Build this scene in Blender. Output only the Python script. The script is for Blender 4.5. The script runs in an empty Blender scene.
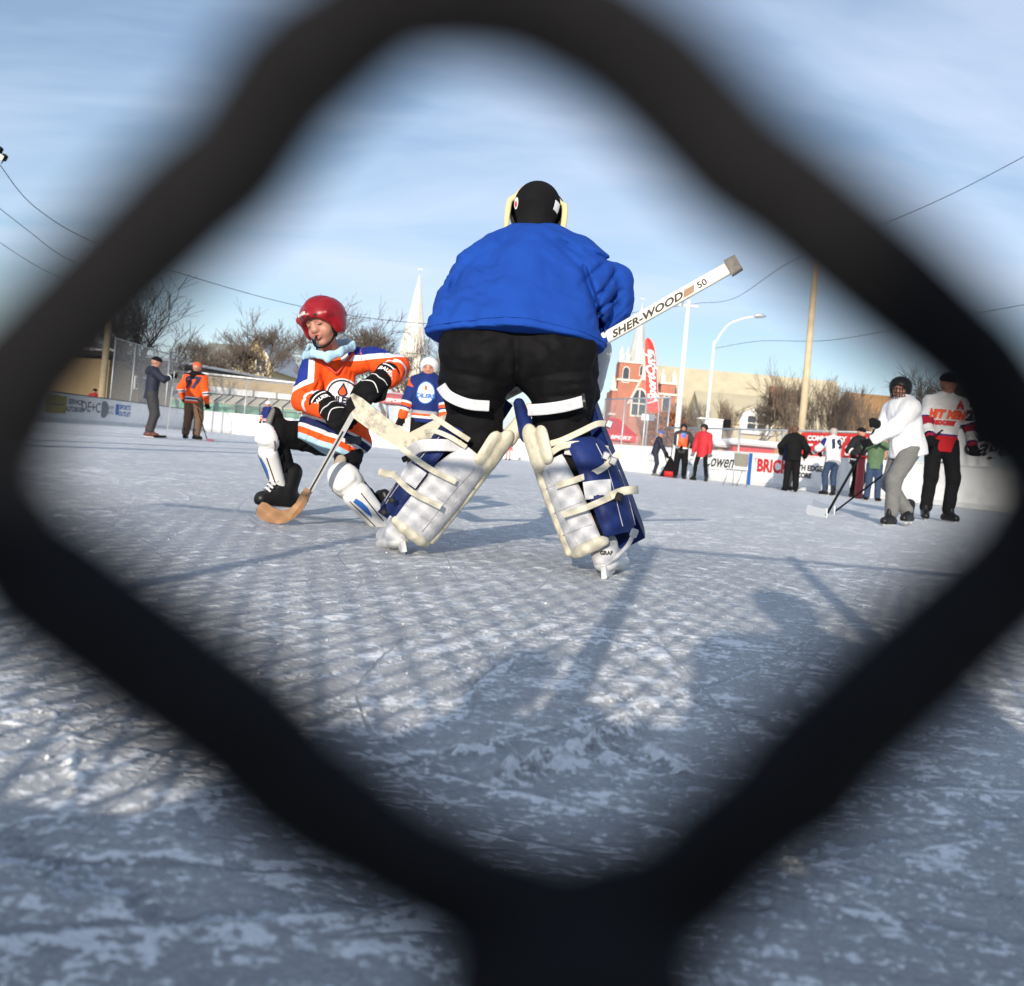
import bpy, math, random
import numpy as np
from mathutils import Vector, Matrix
from mathutils.bvhtree import BVHTree

# ---------------------------------------------------------------- camera, sky, sun, exposure
scene = bpy.context.scene
COL = scene.collection
FPX, PPX, PPY, TROLL, HC = 910.0, 512.0, 451.3, 0.09, 0.41
TH = math.atan(TROLL)
CR = Vector((math.cos(TH), 0, math.sin(TH)))
CU = Vector((-math.sin(TH), 0, math.cos(TH)))
CAMP = Vector((0, 0, HC))
cam_d = bpy.data.cameras.new("camera")
cam_d.sensor_width = 36.0
cam_d.lens = 36.0 * FPX / 1024.0
cam_d.shift_y = -(493.0 - PPY) / 1024.0
cam_d.clip_start = 0.01
cam_d.clip_end = 3000
cam_d.dof.use_dof = True
cam_d.dof.focus_distance = 3.6
cam_d.dof.aperture_fstop = 5.4
cam = bpy.data.objects.new("camera", cam_d)
COL.objects.link(cam)
m = Matrix.Identity(4)
for i in range(3):
    m[i][0] = CR[i]; m[i][1] = CU[i]; m[i][2] = (0, -1, 0)[i]; m[i][3] = CAMP[i]
cam.matrix_world = m
scene.camera = cam

SUN_EL, SUN_AZ = math.radians(16.0), math.radians(11.7)
sdir = Vector((math.sin(SUN_AZ) * math.cos(SUN_EL), math.cos(SUN_AZ) * math.cos(SUN_EL), -math.sin(SUN_EL)))
sl = bpy.data.lights.new("sun", 'SUN')
sl.energy = 4.0; sl.angle = math.radians(0.6); sl.color = (1.0, 0.90, 0.76)
so = bpy.data.objects.new("sun", sl)
so.rotation_euler = sdir.to_track_quat('-Z', 'Y').to_euler()
COL.objects.link(so)

world = bpy.data.worlds.new("World"); scene.world = world
world.use_nodes = True
nt = world.node_tree; N = nt.nodes; L = nt.links
for n_ in list(N): N.remove(n_)
wo = N.new('ShaderNodeOutputWorld'); bg = N.new('ShaderNodeBackground')
sky = N.new('ShaderNodeTexSky'); sky.sky_type = 'NISHITA'; sky.sun_disc = False
sky.sun_elevation = SUN_EL; sky.sun_rotation = math.radians(180 + 11.7)
sky.air_density = 1.0; sky.dust_density = 0.35; sky.ozone_density = 2.2
tc = N.new('ShaderNodeTexCoord'); sp = N.new('ShaderNodeSeparateXYZ')
L.new(tc.outputs['Generated'], sp.inputs[0])
def wm(op, a, b=None, clamp=False):
    n = N.new('ShaderNodeMath'); n.operation = op; n.use_clamp = clamp
    for i, v in enumerate((a, b)):
        if v is None: continue
        if isinstance(v, (int, float)): n.inputs[i].default_value = v
        else: L.new(v, n.inputs[i])
    return n.outputs[0]
zz = wm('ADD', wm('MAXIMUM', sp.outputs['Z'], 0.0), 0.16)
cx = wm('DIVIDE', sp.outputs['X'], zz); cy = wm('DIVIDE', sp.outputs['Y'], zz)
cb = N.new('ShaderNodeCombineXYZ'); L.new(cx, cb.inputs[0]); L.new(cy, cb.inputs[1])
mp = N.new('ShaderNodeMapping'); mp.inputs['Rotation'].default_value = (0, 0, math.radians(24)); mp.inputs['Scale'].default_value = (0.42, 1.15, 1)
L.new(cb.outputs[0], mp.inputs[0])
n1 = N.new('ShaderNodeTexNoise'); n1.inputs['Scale'].default_value = 1.1; n1.inputs['Detail'].default_value = 9; n1.inputs['Roughness'].default_value = 0.56; n1.inputs['Distortion'].default_value = 0.7
L.new(mp.outputs[0], n1.inputs['Vector'])
n2 = N.new('ShaderNodeTexNoise'); n2.inputs['Scale'].default_value = 0.5; n2.inputs['Detail'].default_value = 4
L.new(cb.outputs[0], n2.inputs['Vector'])
cl = wm('ADD', wm('MULTIPLY', n1.outputs['Fac'], 1.35), wm('MULTIPLY', n2.outputs['Fac'], 0.65))
rp = N.new('ShaderNodeMapRange'); rp.inputs[1].default_value = 0.84; rp.inputs[2].default_value = 1.24; rp.inputs[3].default_value = 0.18; rp.inputs[4].default_value = 0.80
L.new(cl, rp.inputs[0])
mx = N.new('ShaderNodeMix'); mx.data_type = 'RGBA'
L.new(rp.outputs[0], mx.inputs['Factor']); L.new(sky.outputs[0], mx.inputs['A'])
mx.inputs['B'].default_value = (5.5, 6.4, 8.0, 1)
bg.inputs['Strength'].default_value = 0.1
L.new(mx.outputs['Result'], bg.inputs['Color']); L.new(bg.outputs[0], wo.inputs[0])
vs = scene.view_settings
vs.view_transform = 'Standard'; vs.look = 'None'; vs.gamma = 1; vs.use_curve_mapping = False
vs.exposure = 0.5

# ---------------------------------------------------------------- coordinates measured on the photograph
def P(px, py, d):
    u = (px - PPX) / FPX; v = (PPY - py) / FPX
    return CAMP + d * (Vector((0, 1, 0)) + u * CR + v * CU)
def G(px, py):
    u = (px - PPX) / FPX; v = (PPY - py) / FPX
    r = Vector((0, 1, 0)) + u * CR + v * CU
    return CAMP + r * (-HC / r.z)
def GX(px, d, z=0.0):
    """ground point at depth d seen in the column px where it meets height z"""
    w = P(px, PPY, d)
    # move along the roll so that z matches
    dv = (z - w.z) / CU.z
    w2 = w + dv * CU
    return Vector((w2.x, d, z))

# ---------------------------------------------------------------- small mesh toolkit
def wloc(o):
    v = Vector((0, 0, 0))
    while o is not None:
        v = v + o.location; o = o.parent
    return v
def thing(name, label, cat, loc=(0, 0, 0), group=None):
    o = bpy.data.objects.new(name, None); o.empty_display_size = 0.1
    o.location = loc; o['label'] = label; o['category'] = cat
    if group: o['group'] = group
    COL.objects.link(o); return o
def tag(o, label=None, cat=None, group=None, kind=None):
    if label: o['label'] = label
    if cat: o['category'] = cat
    if group: o['group'] = group
    if kind: o['kind'] = kind
    return o
def mesh_obj(name, V, F, mats, parent=None, smooth=False, mi=None, loc=None, attrs=None):
    """V in world coordinates; the parent's location is taken off"""
    V = np.asarray(V, dtype=np.float64).reshape(-1, 3)
    off = Vector(loc) if loc is not None else Vector((0, 0, 0))
    base = wloc(parent) + off
    V = V - np.array(base)
    me = bpy.data.meshes.new(name)
    if isinstance(F, np.ndarray):
        nf, k = F.shape
        me.vertices.add(len(V)); me.vertices.foreach_set('co', V.astype(np.float32).ravel())
        me.loops.add(nf * k); me.loops.foreach_set('vertex_index', F.astype(np.int32).ravel())
        me.polygons.add(nf); me.polygons.foreach_set('loop_start', np.arange(0, nf * k, k, dtype=np.int32))
        me.update(calc_edges=True)
    else:
        me.from_pydata(V.tolist(), [], F); me.update()
    if not isinstance(mats, (list, tuple)): mats = [mats]
    for mm in mats: me.materials.append(mm)
    if mi is not None: me.polygons.foreach_set('material_index', np.asarray(mi, dtype=np.int32))
    if smooth: me.polygons.foreach_set('use_smooth', np.ones(len(me.polygons), dtype=bool))
    if attrs:
        for k_, a in attrs.items():
            at = me.attributes.new(k_, 'FLOAT', 'POINT'); at.data.foreach_set('value', np.asarray(a, dtype=np.float32))
    me.update()
    o = bpy.data.objects.new(name, me); COL.objects.link(o)
    if parent is not None: o.parent = parent
    o.location = off
    return o
def copy_tree(o, parent=None):
    c = o.copy(); COL.objects.link(c)
    if parent is not None: c.parent = parent
    for ch in list(o.children): copy_tree(ch, c)
    return c

class MB:
    def __init__(s): s.v = []; s.f = []; s.m = []
    def add(s, V, F, mi=0):
        b = len(s.v); s.v.extend([tuple(p) for p in V])
        s.f.extend([tuple(i + b for i in f) for f in F]); s.m.extend([mi] * len(F)); return s
    def box(s, c, size, R=None, mi=0, bev=0.0):
        """box with chamfered vertical and horizontal edges when bev > 0"""
        x, y, z = (a / 2 for a in size); c = Vector(c)
        if bev <= 0:
            V = [Vector((i * x, j * y, k * z)) for k in (-1, 1) for j in (-1, 1) for i in (-1, 1)]
            F = [(0, 2, 3, 1), (4, 5, 7, 6), (0, 1, 5, 4), (2, 6, 7, 3), (0, 4, 6, 2), (1, 3, 7, 5)]
        else:
            b = min(bev, x * .9, y * .9, z * .9)
            V = []; idx = {}
            for k in (-1, 1):
                for j in (-1, 1):
                    for i in (-1, 1):
                        for a, (dx, dy, dz) in enumerate(((0, b, b), (b, 0, b), (b, b, 0))):
                            idx[(i, j, k, a)] = len(V)
                            V.append(Vector((i * (x - dx), j * (y - dy), k * (z - dz))))
            F = []
            g = idx
            for sgn in (-1, 1):
                F.append([g[(sgn, -1, -1, 0)], g[(sgn, 1, -1, 0)], g[(sgn, 1, 1, 0)], g[(sgn, -1, 1, 0)]][::sgn])
                F.append([g[(-1, sgn, -1, 1)], g[(1, sgn, -1, 1)], g[(1, sgn, 1, 1)], g[(-1, sgn, 1, 1)]][::-sgn])
                F.append([g[(-1, -1, sgn, 2)], g[(1, -1, sgn, 2)], g[(1, 1, sgn, 2)], g[(-1, 1, sgn, 2)]][::sgn])
            for i in (-1, 1):
                for j in (-1, 1):
                    F.append([g[(i, j, -1, 0)], g[(i, j, -1, 1)], g[(i, j, 1, 1)], g[(i, j, 1, 0)]][::(-i * j)])
                    F.append([g[(i, -1, j, 0)], g[(i, -1, j, 2)], g[(i, 1, j, 2)], g[(i, 1, j, 0)]][::(i * j)])
                    F.append([g[(-1, i, j, 1)], g[(-1, i, j, 2)], g[(1, i, j, 2)], g[(1, i, j, 1)]][::(-i * j)])
                    for k in (-1, 1):
                        F.append([g[(i, j, k, 0)], g[(i, j, k, 1)], g[(i, j, k, 2)]][::(i * j * k)])
        if R is not None: V = [R @ p for p in V]
        return s.add([p + c for p in V], F, mi)
    def tube(s, pts, rad, n=8, mi=0, cap=True, up=None, flat=1.0):
        pts = [Vector(p) for p in pts]; k = len(pts)
        if isinstance(rad, (int, float)): rad = [rad] * k
        base = len(s.v); nrm = Vector(up) if up is not None else None
        for i, p in enumerate(pts):
            t = (pts[min(i + 1, k - 1)] - pts[max(i - 1, 0)])
            if t.length < 1e-9: t = Vector((0, 0, 1))
            t.normalize()
            if nrm is None:
                nrm = t.orthogonal().normalized()
            else:
                q = (nrm if up is None else Vector(up)); q = q - t * q.dot(t)
                nrm = q.normalized() if q.length > 1e-6 else t.orthogonal().normalized()
            bn = t.cross(nrm)
            for j in range(n):
                a = 2 * math.pi * (j + .5) / n
                s.v.append(tuple(p + (nrm * math.cos(a) * flat + bn * math.sin(a)) * rad[i]))
        for i in range(k - 1):
            for j in range(n):
                a = base + i * n + j; b = base + i * n + (j + 1) % n
                s.f.append((a, b, b + n, a + n)); s.m.append(mi)
        if cap:
            s.f.append(tuple(base + j for j in range(n))[::-1]); s.m.append(mi)
            s.f.append(tuple(base + (k - 1) * n + j for j in range(n))); s.m.append(mi)
        return s
    def prism(s, poly, O, X, Y, Zv, th, mi=0):
        """polygon (2D) extruded by th along Zv, centred"""
        O, X, Y, Zv = Vector(O), Vector(X), Vector(Y), Vector(Zv)
        n = len(poly)
        A = [O + X * a + Y * b - Zv * th / 2 for a, b in poly]; B = [p + Zv * th for p in A]
        F = [tuple(range(n))[::-1], tuple(range(n, 2 * n))] + [(i, (i + 1) % n, n + (i + 1) % n, n + i) for i in range(n)]
        return s.add(A + B, F, mi)
    def build(s, name, mats, parent=None, smooth=False, loc=None):
        return mesh_obj(name, s.v, s.f, mats, parent, smooth, s.m, loc)

def smooth_path(pts, sub=6):
    pts = [Vector(p) for p in pts]; out = []
    for i in range(len(pts) - 1):
        p0 = pts[max(i - 1, 0)]; p1 = pts[i]; p2 = pts[i + 1]; p3 = pts[min(i + 2, len(pts) - 1)]
        for j in range(sub):
            t = j / sub
            out.append(0.5 * ((2 * p1) + (p2 - p0) * t + (2 * p0 - 5 * p1 + 4 * p2 - p3) * t * t + (3 * p1 - p0 - 3 * p2 + p3) * t ** 3))
    out.append(pts[-1]); return out

# ---- numpy value noise
def _h(ix, iy, iz, seed):
    h = (ix * 374761393 + iy * 668265263 + iz * 2147483647 + seed * 1274126177) & 0xFFFFFFFF
    h = ((h ^ (h >> 13)) * 1274126177) & 0xFFFFFFFF
    return ((h ^ (h >> 16)) & 0xFFFF).astype(np.float32) / 65535.0
def vnoise(X, Y, Z, seed=0):
    xi = np.floor(X).astype(np.int64); yi = np.floor(Y).astype(np.int64); zi = np.floor(Z).astype(np.int64)
    fx = (X - xi); fy = (Y - yi); fz = (Z - zi)
    fx = fx * fx * (3 - 2 * fx); fy = fy * fy * (3 - 2 * fy); fz = fz * fz * (3 - 2 * fz)
    r = 0
    for dx in (0, 1):
        for dy in (0, 1):
            for dz in (0, 1):
                w = (fx if dx else 1 - fx) * (fy if dy else 1 - fy) * (fz if dz else 1 - fz)
                r = r + w * _h(xi + dx, yi + dy, zi + dz, seed)
    return r
def fbm(X, Y, Z, octv=4, seed=0, gain=.5):
    r = 0; a = 1; t = 0
    for o in range(octv):
        r = r + a * vnoise(X * 2 ** o, Y * 2 ** o, Z * 2 ** o, seed + o * 17); t += a; a *= gain
    return r / t

# ---- signed distance shapes, meshed with surface nets
def surface_nets(Fv, org, h):
    nx, ny, nz = Fv.shape
    S = Fv < 0
    c = [S[i:nx - 1 + i, j:ny - 1 + j, k:nz - 1 + k] for i in (0, 1) for j in (0, 1) for k in (0, 1)]
    any_ = c[0].copy(); all_ = c[0].copy()
    for a in c[1:]: any_ |= a; all_ &= a
    act = any_ & ~all_
    ii, jj, kk = np.nonzero(act)
    idx = -np.ones(act.shape, dtype=np.int64); idx[ii, jj, kk] = np.arange(len(ii))
    acc = np.zeros((len(ii), 3)); cnt = np.zeros(len(ii))
    for ax in range(3):
        o1, o2 = [a for a in range(3) if a != ax]
        for a in (0, 1):
            for b in (0, 1):
                d0 = [0, 0, 0]; d0[o1] = a; d0[o2] = b; d1 = list(d0); d1[ax] = 1
                f0 = Fv[ii + d0[0], jj + d0[1], kk + d0[2]]; f1 = Fv[ii + d1[0], jj + d1[1], kk + d1[2]]
                m_ = (f0 < 0) != (f1 < 0)
                t = np.where(m_, f0 / np.where(m_, f0 - f1, 1), 0)
                pos = np.zeros((len(ii), 3)); pos[:, o1] = a; pos[:, o2] = b; pos[:, ax] = t
                acc += pos * m_[:, None]; cnt += m_
    V = acc / np.maximum(cnt, 1)[:, None] + np.stack([ii, jj, kk], 1)
    V = V * h + org
    quads = []
    for ax in range(3):
        sl0 = [slice(None)] * 3; sl1 = [slice(None)] * 3
        sl0[ax] = slice(0, -1); sl1[ax] = slice(1, None)
        A = S[tuple(sl0)]; B = S[tuple(sl1)]
        e = np.argwhere(A != B)
        o1, o2 = [(1, 2), (2, 0), (0, 1)][ax]
        sh = [nx - 1, ny - 1, nz - 1]
        ok = (e[:, o1] > 0) & (e[:, o2] > 0) & (e[:, o1] < sh[o1]) & (e[:, o2] < sh[o2])
        e = e[ok]
        def cell(da, db):
            q = e.copy(); q[:, o1] -= da; q[:, o2] -= db
            return idx[q[:, 0], q[:, 1], q[:, 2]]
        q = np.stack([cell(1, 1), cell(0, 1), cell(0, 0), cell(1, 0)], 1)
        inside = A[e[:, 0], e[:, 1], e[:, 2]]
        q[~inside] = q[~inside][:, ::-1]
        quads.append(q)
    Q = np.concatenate(quads); Q = Q[(Q >= 0).all(1)]
    return V, Q

def smin(a, b, k):
    if k <= 0: return np.minimum(a, b)
    h = np.maximum(k - np.abs(a - b), 0) / k
    return np.minimum(a, b) - h * h * k * .25

class SDF:
    def __init__(s, k=0.02): s.p = []; s.k = k; s.cuts = []; s.creases = []; s.pc = []; s.disp = None
    def cap(s, a, b, ra, rb=None, k=None, n=None, sc=1.0, tag='t', op='u'):
        s.p.append(dict(t='c', a=np.array(a, float), b=np.array(b, float), ra=ra, rb=ra if rb is None else rb, k=s.k if k is None else k,
                        n=None if n is None else np.array(Vector(n).normalized()), sc=sc, tag=tag, op=op)); return s
    def chain(s, pts, rad, **kw):
        for i in range(len(pts) - 1): s.cap(pts[i], pts[i + 1], rad[i], rad[i + 1], **kw)
        return s
    def ell(s, c, r, M=None, k=None, tag='t', op='u'):
        """M: 3 axes as rows (world vectors)"""
        M = np.eye(3) if M is None else np.array([list(Vector(a).normalized()) for a in M])
        s.p.append(dict(t='e', c=np.array(c, float), r=np.array(r, float), M=M, k=s.k if k is None else k, tag=tag, op=op)); return s
    def cut(s, p, n): s.cuts.append((np.array(p, float), np.array(Vector(n).normalized()))); return s
    @staticmethod
    def dist(p, Q):
        if p['t'] == 'c':
            a, b = p['a'], p['b']
            if p['n'] is not None:
                n = p['n']; sc = p['sc'] - 1
                Q = Q + sc * (Q @ n)[..., None] * n; a = a + sc * (a @ n) * n; b = b + sc * (b @ n) * n
            ba = b - a; qa = Q - a
            h = np.clip((qa @ ba) / max(ba @ ba, 1e-12), 0, 1)
            return np.linalg.norm(qa - h[..., None] * ba, axis=-1) - (p['ra'] + (p['rb'] - p['ra']) * h)
        q = (Q - p['c']) @ p['M'].T
        k0 = np.linalg.norm(q / p['r'], axis=-1); k1 = np.linalg.norm(q / p['r'] ** 2, axis=-1)
        return k0 * (k0 - 1) / np.maximum(k1, 1e-6)
    @staticmethod
    def bounds(p):
        if p['t'] == 'c':
            r = max(p['ra'], p['rb']) * max(1, 1.0 / min(p['sc'], 1) if p['n'] is not None else 1)
            return np.minimum(p['a'], p['b']) - r, np.maximum(p['a'], p['b']) + r
        r = p['r'].max(); return p['c'] - r, p['c'] + r
    def mesh(s, h):
        us = [p for p in s.p if p['op'] == 'u']
        lo = np.min([s.bounds(p)[0] for p in us], axis=0) - 4 * h - s.k * .5
        hi = np.max([s.bounds(p)[1] for p in us], axis=0) + 4 * h + s.k * .5
        n = np.ceil((hi - lo) / h).astype(int) + 1
        Fv = np.full(n, 0.5, dtype=np.float32)
        ax = [lo[i] + h * np.arange(n[i]) for i in range(3)]
        for p in s.p:
            a, b = s.bounds(p); mg = p['k'] + 5 * h
            i0 = np.clip(((a - mg - lo) / h).astype(int), 0, n - 1); i1 = np.clip(((b + mg - lo) / h).astype(int) + 2, 1, n)
            if (i1 <= i0).any(): continue
            g = np.stack(np.meshgrid(*[ax[i][i0[i]:i1[i]] for i in range(3)], indexing='ij'), -1)
            d = s.dist(p, g)
            w = (slice(i0[0], i1[0]), slice(i0[1], i1[1]), slice(i0[2], i1[2]))
            if p['op'] == 'u': Fv[w] = smin(Fv[w], d, p['k'])
            else: Fv[w] = -smin(-Fv[w], d, p['k'])
        if s.cuts or s.creases or s.disp or s.pc:
            m_ = np.abs(Fv) < max(6 * h, .05) if not s.cuts else Fv < max(6 * h, .05)
            ii = np.nonzero(m_)
            Q = np.stack([ax[i][ii[i]] for i in range(3)], -1)
            f = Fv[ii]
            if s.disp is not None: f = f + s.disp(Q)
            for (a, b, w_, dp) in s.creases:
                a = np.array(a, float); b = np.array(b, float); ba = b - a; qa = Q - a
                t = np.clip((qa @ ba) / (ba @ ba), 0, 1)
                dd = np.linalg.norm(qa - t[:, None] * ba, axis=-1)
                f = f + dp * np.exp(-(dd / w_) ** 2) * (0.35 + 0.65 * np.sin(np.pi * np.clip(t * .9 + .05, 0, 1)))
            if s.pc:
                dq = np.maximum(Q[:, 1], .1); qx = Q - np.array(CAMP); qu = PPX + FPX * (qx @ np.array(CR)) / dq; qv = PPY - FPX * (qx @ np.array(CU)) / dq
                for (a, b, w_, dp, ym) in s.pc:
                    bx, by = b[0] - a[0], b[1] - a[1]; t = np.clip(((qu - a[0]) * bx + (qv - a[1]) * by) / (bx * bx + by * by), 0, 1)
                    dd = np.hypot(qu - a[0] - t * bx, qv - a[1] - t * by) * dq / FPX
                    f = f + dp * np.exp(-(dd / w_) ** 2) * (0.3 + 0.7 * np.sin(np.pi * np.clip(t * .86 + .07, 0, 1))) * (Q[:, 1] < ym)
            for (p0, nn) in s.cuts: f = np.maximum(f, (Q - p0) @ nn)
            Fv[ii] = f
        return surface_nets(Fv, lo, h)
    def build(s, name, h, mats, parent=None, attrs=None, smooth_it=1):
        V, Q = s.mesh(h)
        if smooth_it: V = lap(V, Q, smooth_it)
        at = {k_: fn(V) for k_, fn in attrs.items()} if attrs else None
        return mesh_obj(name, V, Q, mats, parent, True, attrs=at)
    def tagdist(s, V, tg):
        return np.min([s.dist(p, V) for p in s.p if p['tag'] == tg and p['op'] == 'u'], axis=0)

def lap(V, Q, it=1, lam=.5):
    for _ in range(it):
        S = np.zeros_like(V); C = np.zeros(len(V))
        for a, b in ((0, 1), (1, 2), (2, 3), (3, 0)):
            np.add.at(S, Q[:, a], V[Q[:, b]]); np.add.at(C, Q[:, a], 1)
            np.add.at(S, Q[:, b], V[Q[:, a]]); np.add.at(C, Q[:, b], 1)
        V = V + lam * (S / np.maximum(C, 1)[:, None] - V)
    return V

def bvh_of(o):
    me = o.data; n = len(me.vertices)
    V = np.zeros(n * 3, dtype=np.float32); me.vertices.foreach_get('co', V); V = V.reshape(-1, 3) + np.array(wloc(o))
    return BVHTree.FromPolygons(V.tolist(), [tuple(p.vertices) for p in me.polygons])

_fc = {}
def text_mesh(txt, size=1.0, bold=0.0, shear=0.0, xs=1.0, space=1.0):
    key = (txt, size, bold, shear, xs, space)
    if key in _fc: return _fc[key]
    c = bpy.data.curves.new('t', 'FONT'); c.body = txt; c.size = size; c.offset = bold; c.shear = shear
    c.space_character = space; c.align_x = 'CENTER'; c.align_y = 'CENTER'; c.resolution_u = 3
    o = bpy.data.objects.new('t', c); COL.objects.link(o)
    dg = bpy.context.evaluated_depsgraph_get(); dg.update()
    me = bpy.data.meshes.new_from_object(o.evaluated_get(dg))
    V = [(v.co.x * xs, v.co.y) for v in me.vertices]; F = [tuple(p.vertices) for p in me.polygons]
    bpy.data.objects.remove(o); bpy.data.curves.remove(c); bpy.data.meshes.remove(me)
    _fc[key] = (V, F); return V, F
def disc2(rx, ry, n=28, rings=5, r0=0.0, cx=0, cy=0, a0=0, a1=360):
    V = []; F = []
    for i in range(rings + 1):
        r = r0 + (1 - r0) * i / rings
        for j in range(n + 1):
            a = math.radians(a0 + (a1 - a0) * j / n); V.append((cx + rx * r * math.cos(a), cy + ry * r * math.sin(a)))
    for i in range(rings):
        for j in range(n):
            a = i * (n + 1) + j; F.append((a, a + n + 1, a + n + 2, a + 1))
    return V, F
def rect2(x0, y0, x1, y1, nx=6, ny=4):
    V = [(x0 + (x1 - x0) * i / nx, y0 + (y1 - y0) * j / ny) for j in range(ny + 1) for i in range(nx + 1)]
    F = [(j * (nx + 1) + i, j * (nx + 1) + i + 1, (j + 1) * (nx + 1) + i + 1, (j + 1) * (nx + 1) + i) for j in range(ny) for i in range(nx)]
    return V, F
def subdiv2(V, F, tol):
    V = [tuple(v) for v in V]; T = []
    for f in F:
        for i in range(1, len(f) - 1): T.append((f[0], f[i], f[i + 1]))
    for _ in range(5):
        cache = {}; out = []; ch = False
        def mid(a, b):
            k = (min(a, b), max(a, b))
            if k not in cache: V.append(((V[a][0] + V[b][0]) / 2, (V[a][1] + V[b][1]) / 2)); cache[k] = len(V) - 1
            return cache[k]
        lg = lambda a, b: math.hypot(V[a][0] - V[b][0], V[a][1] - V[b][1]) > tol
        for a, b, c in T:
            sa, sb, sc_ = lg(a, b), lg(b, c), lg(c, a)
            if not (sa or sb or sc_): out.append((a, b, c)); continue
            ch = True
            if sa and sb and sc_:
                m1, m2, m3 = mid(a, b), mid(b, c), mid(c, a); out += [(a, m1, m3), (m1, b, m2), (m3, m2, c), (m1, m2, m3)]
            elif sa and sb: m1, m2 = mid(a, b), mid(b, c); out += [(a, m1, c), (m1, b, m2), (m1, m2, c)]
            elif sb and sc_: m2, m3 = mid(b, c), mid(c, a); out += [(a, b, m3), (m3, b, m2), (m3, m2, c)]
            elif sa and sc_: m1, m3 = mid(a, b), mid(c, a); out += [(a, m1, m3), (m1, b, m3), (m3, b, c)]
            elif sa: m1 = mid(a, b); out += [(a, m1, c), (m1, b, c)]
            elif sb: m2 = mid(b, c); out += [(a, b, m2), (a, m2, c)]
            else: m3 = mid(c, a); out += [(a, b, m3), (m3, b, c)]
        T = out
        if not ch: break
    return V, T
def decal(name, VF, O, X, Y, mat_, parent, bvh=None, off=0.003, reach=0.25):
    V2, F = VF
    if bvh is not None:
        ext = max(max(v[0] for v in V2) - min(v[0] for v in V2), max(v[1] for v in V2) - min(v[1] for v in V2)); V2, F = subdiv2(V2, F, max(ext / 14, .004))
    O, X, Y = Vector(O), Vector(X).normalized(), Vector(Y).normalized(); Z = X.cross(Y)
    out = []
    for a, b in V2:
        p = O + X * a + Y * b
        if bvh is not None:
            h = bvh.ray_cast(p + Z * reach, -Z, reach * 2)
            out.append(h[0] + Z * off if h[0] is not None else None)
        else: out.append(p + Z * off)
    F = [f for f in F if all(out[i] is not None for i in f)]
    out = [p if p is not None else O for p in out]
    if not F: return None
    return mesh_obj(name, [tuple(p) for p in out], F, mat_, parent)

# ---------------------------------------------------------------- materials
def nm(mt, t): return mt.node_tree.nodes.new(t)
def mat(name, col, rough=.7, var=.12, scale=6.0, bump=.0, bscale=60.0, spec=.5, metal=0.0, dirt=None, dirt_amt=.5, dscale=3.0, coat=0, sheen=0, sss=0):
    mt = bpy.data.materials.new(name); mt.use_nodes = True
    b = mt.node_tree.nodes['Principled BSDF']; Lk = mt.node_tree.links
    t = nm(mt, 'ShaderNodeTexCoord')
    n = nm(mt, 'ShaderNodeTexNoise'); n.inputs['Scale'].default_value = scale; n.inputs['Detail'].default_value = 6; n.inputs['Roughness'].default_value = .6
    Lk.new(t.outputs['Object'], n.inputs['Vector'])
    r = nm(mt, 'ShaderNodeMapRange'); r.inputs[1].default_value = .3; r.inputs[2].default_value = .7
    r.inputs[3].default_value = 1 - var; r.inputs[4].default_value = 1 + var; Lk.new(n.outputs['Fac'], r.inputs[0])
    v = nm(mt, 'ShaderNodeVectorMath'); v.operation = 'SCALE'; v.inputs[0].default_value = col[:3]
    Lk.new(r.outputs[0], v.inputs['Scale']); src = v.outputs[0]
    if dirt is not None:
        n3 = nm(mt, 'ShaderNodeTexNoise'); n3.inputs['Scale'].default_value = dscale; n3.inputs['Detail'].default_value = 8; n3.inputs['Roughness'].default_value = .68
        Lk.new(t.outputs['Object'], n3.inputs['Vector'])
        r3 = nm(mt, 'ShaderNodeMapRange'); r3.inputs[1].default_value = .5; r3.inputs[2].default_value = .68; r3.inputs[4].default_value = dirt_amt; Lk.new(n3.outputs['Fac'], r3.inputs[0])
        mxn = nm(mt, 'ShaderNodeMix'); mxn.data_type = 'RGBA'; Lk.new(r3.outputs[0], mxn.inputs['Factor']); Lk.new(src, mxn.inputs['A']); mxn.inputs['B'].default_value = (*dirt[:3], 1)
        src = mxn.outputs['Result']
    Lk.new(src, b.inputs['Base Color'])
    b.inputs['Roughness'].default_value = rough; b.inputs['Specular IOR Level'].default_value = spec; b.inputs['Metallic'].default_value = metal
    b.inputs['Coat Weight'].default_value = coat; b.inputs['Sheen Weight'].default_value = sheen
    if sss: b.inputs['Subsurface Weight'].default_value = sss; b.inputs['Subsurface Radius'].default_value = (.012, .004, .002)
    if bump:
        n2 = nm(mt, 'ShaderNodeTexNoise'); n2.inputs['Scale'].default_value = bscale; n2.inputs['Detail'].default_value = 5
        Lk.new(t.outputs['Object'], n2.inputs['Vector'])
        bp = nm(mt, 'ShaderNodeBump'); bp.inputs['Strength'].default_value = bump; bp.inputs['Distance'].default_value = .01
        Lk.new(n2.outputs['Fac'], bp.inputs['Height']); Lk.new(bp.outputs[0], b.inputs['Normal'])
    return mt
def ramp(mt, stops, src):
    r = nm(mt, 'ShaderNodeValToRGB'); r.color_ramp.interpolation = 'CONSTANT'; e = r.color_ramp.elements
    e[0].position = stops[0][0]; e[0].color = (*stops[0][1], 1)
    e[1].position = stops[1][0] if len(stops) > 1 else 1.0; e[1].color = (*(stops[1][1] if len(stops) > 1 else stops[0][1]), 1)
    for p, c in stops[2:]:
        q = e.new(p); q.color = (*c, 1)
    mt.node_tree.links.new(src, r.inputs['Fac']); return r.outputs['Color']
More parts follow.
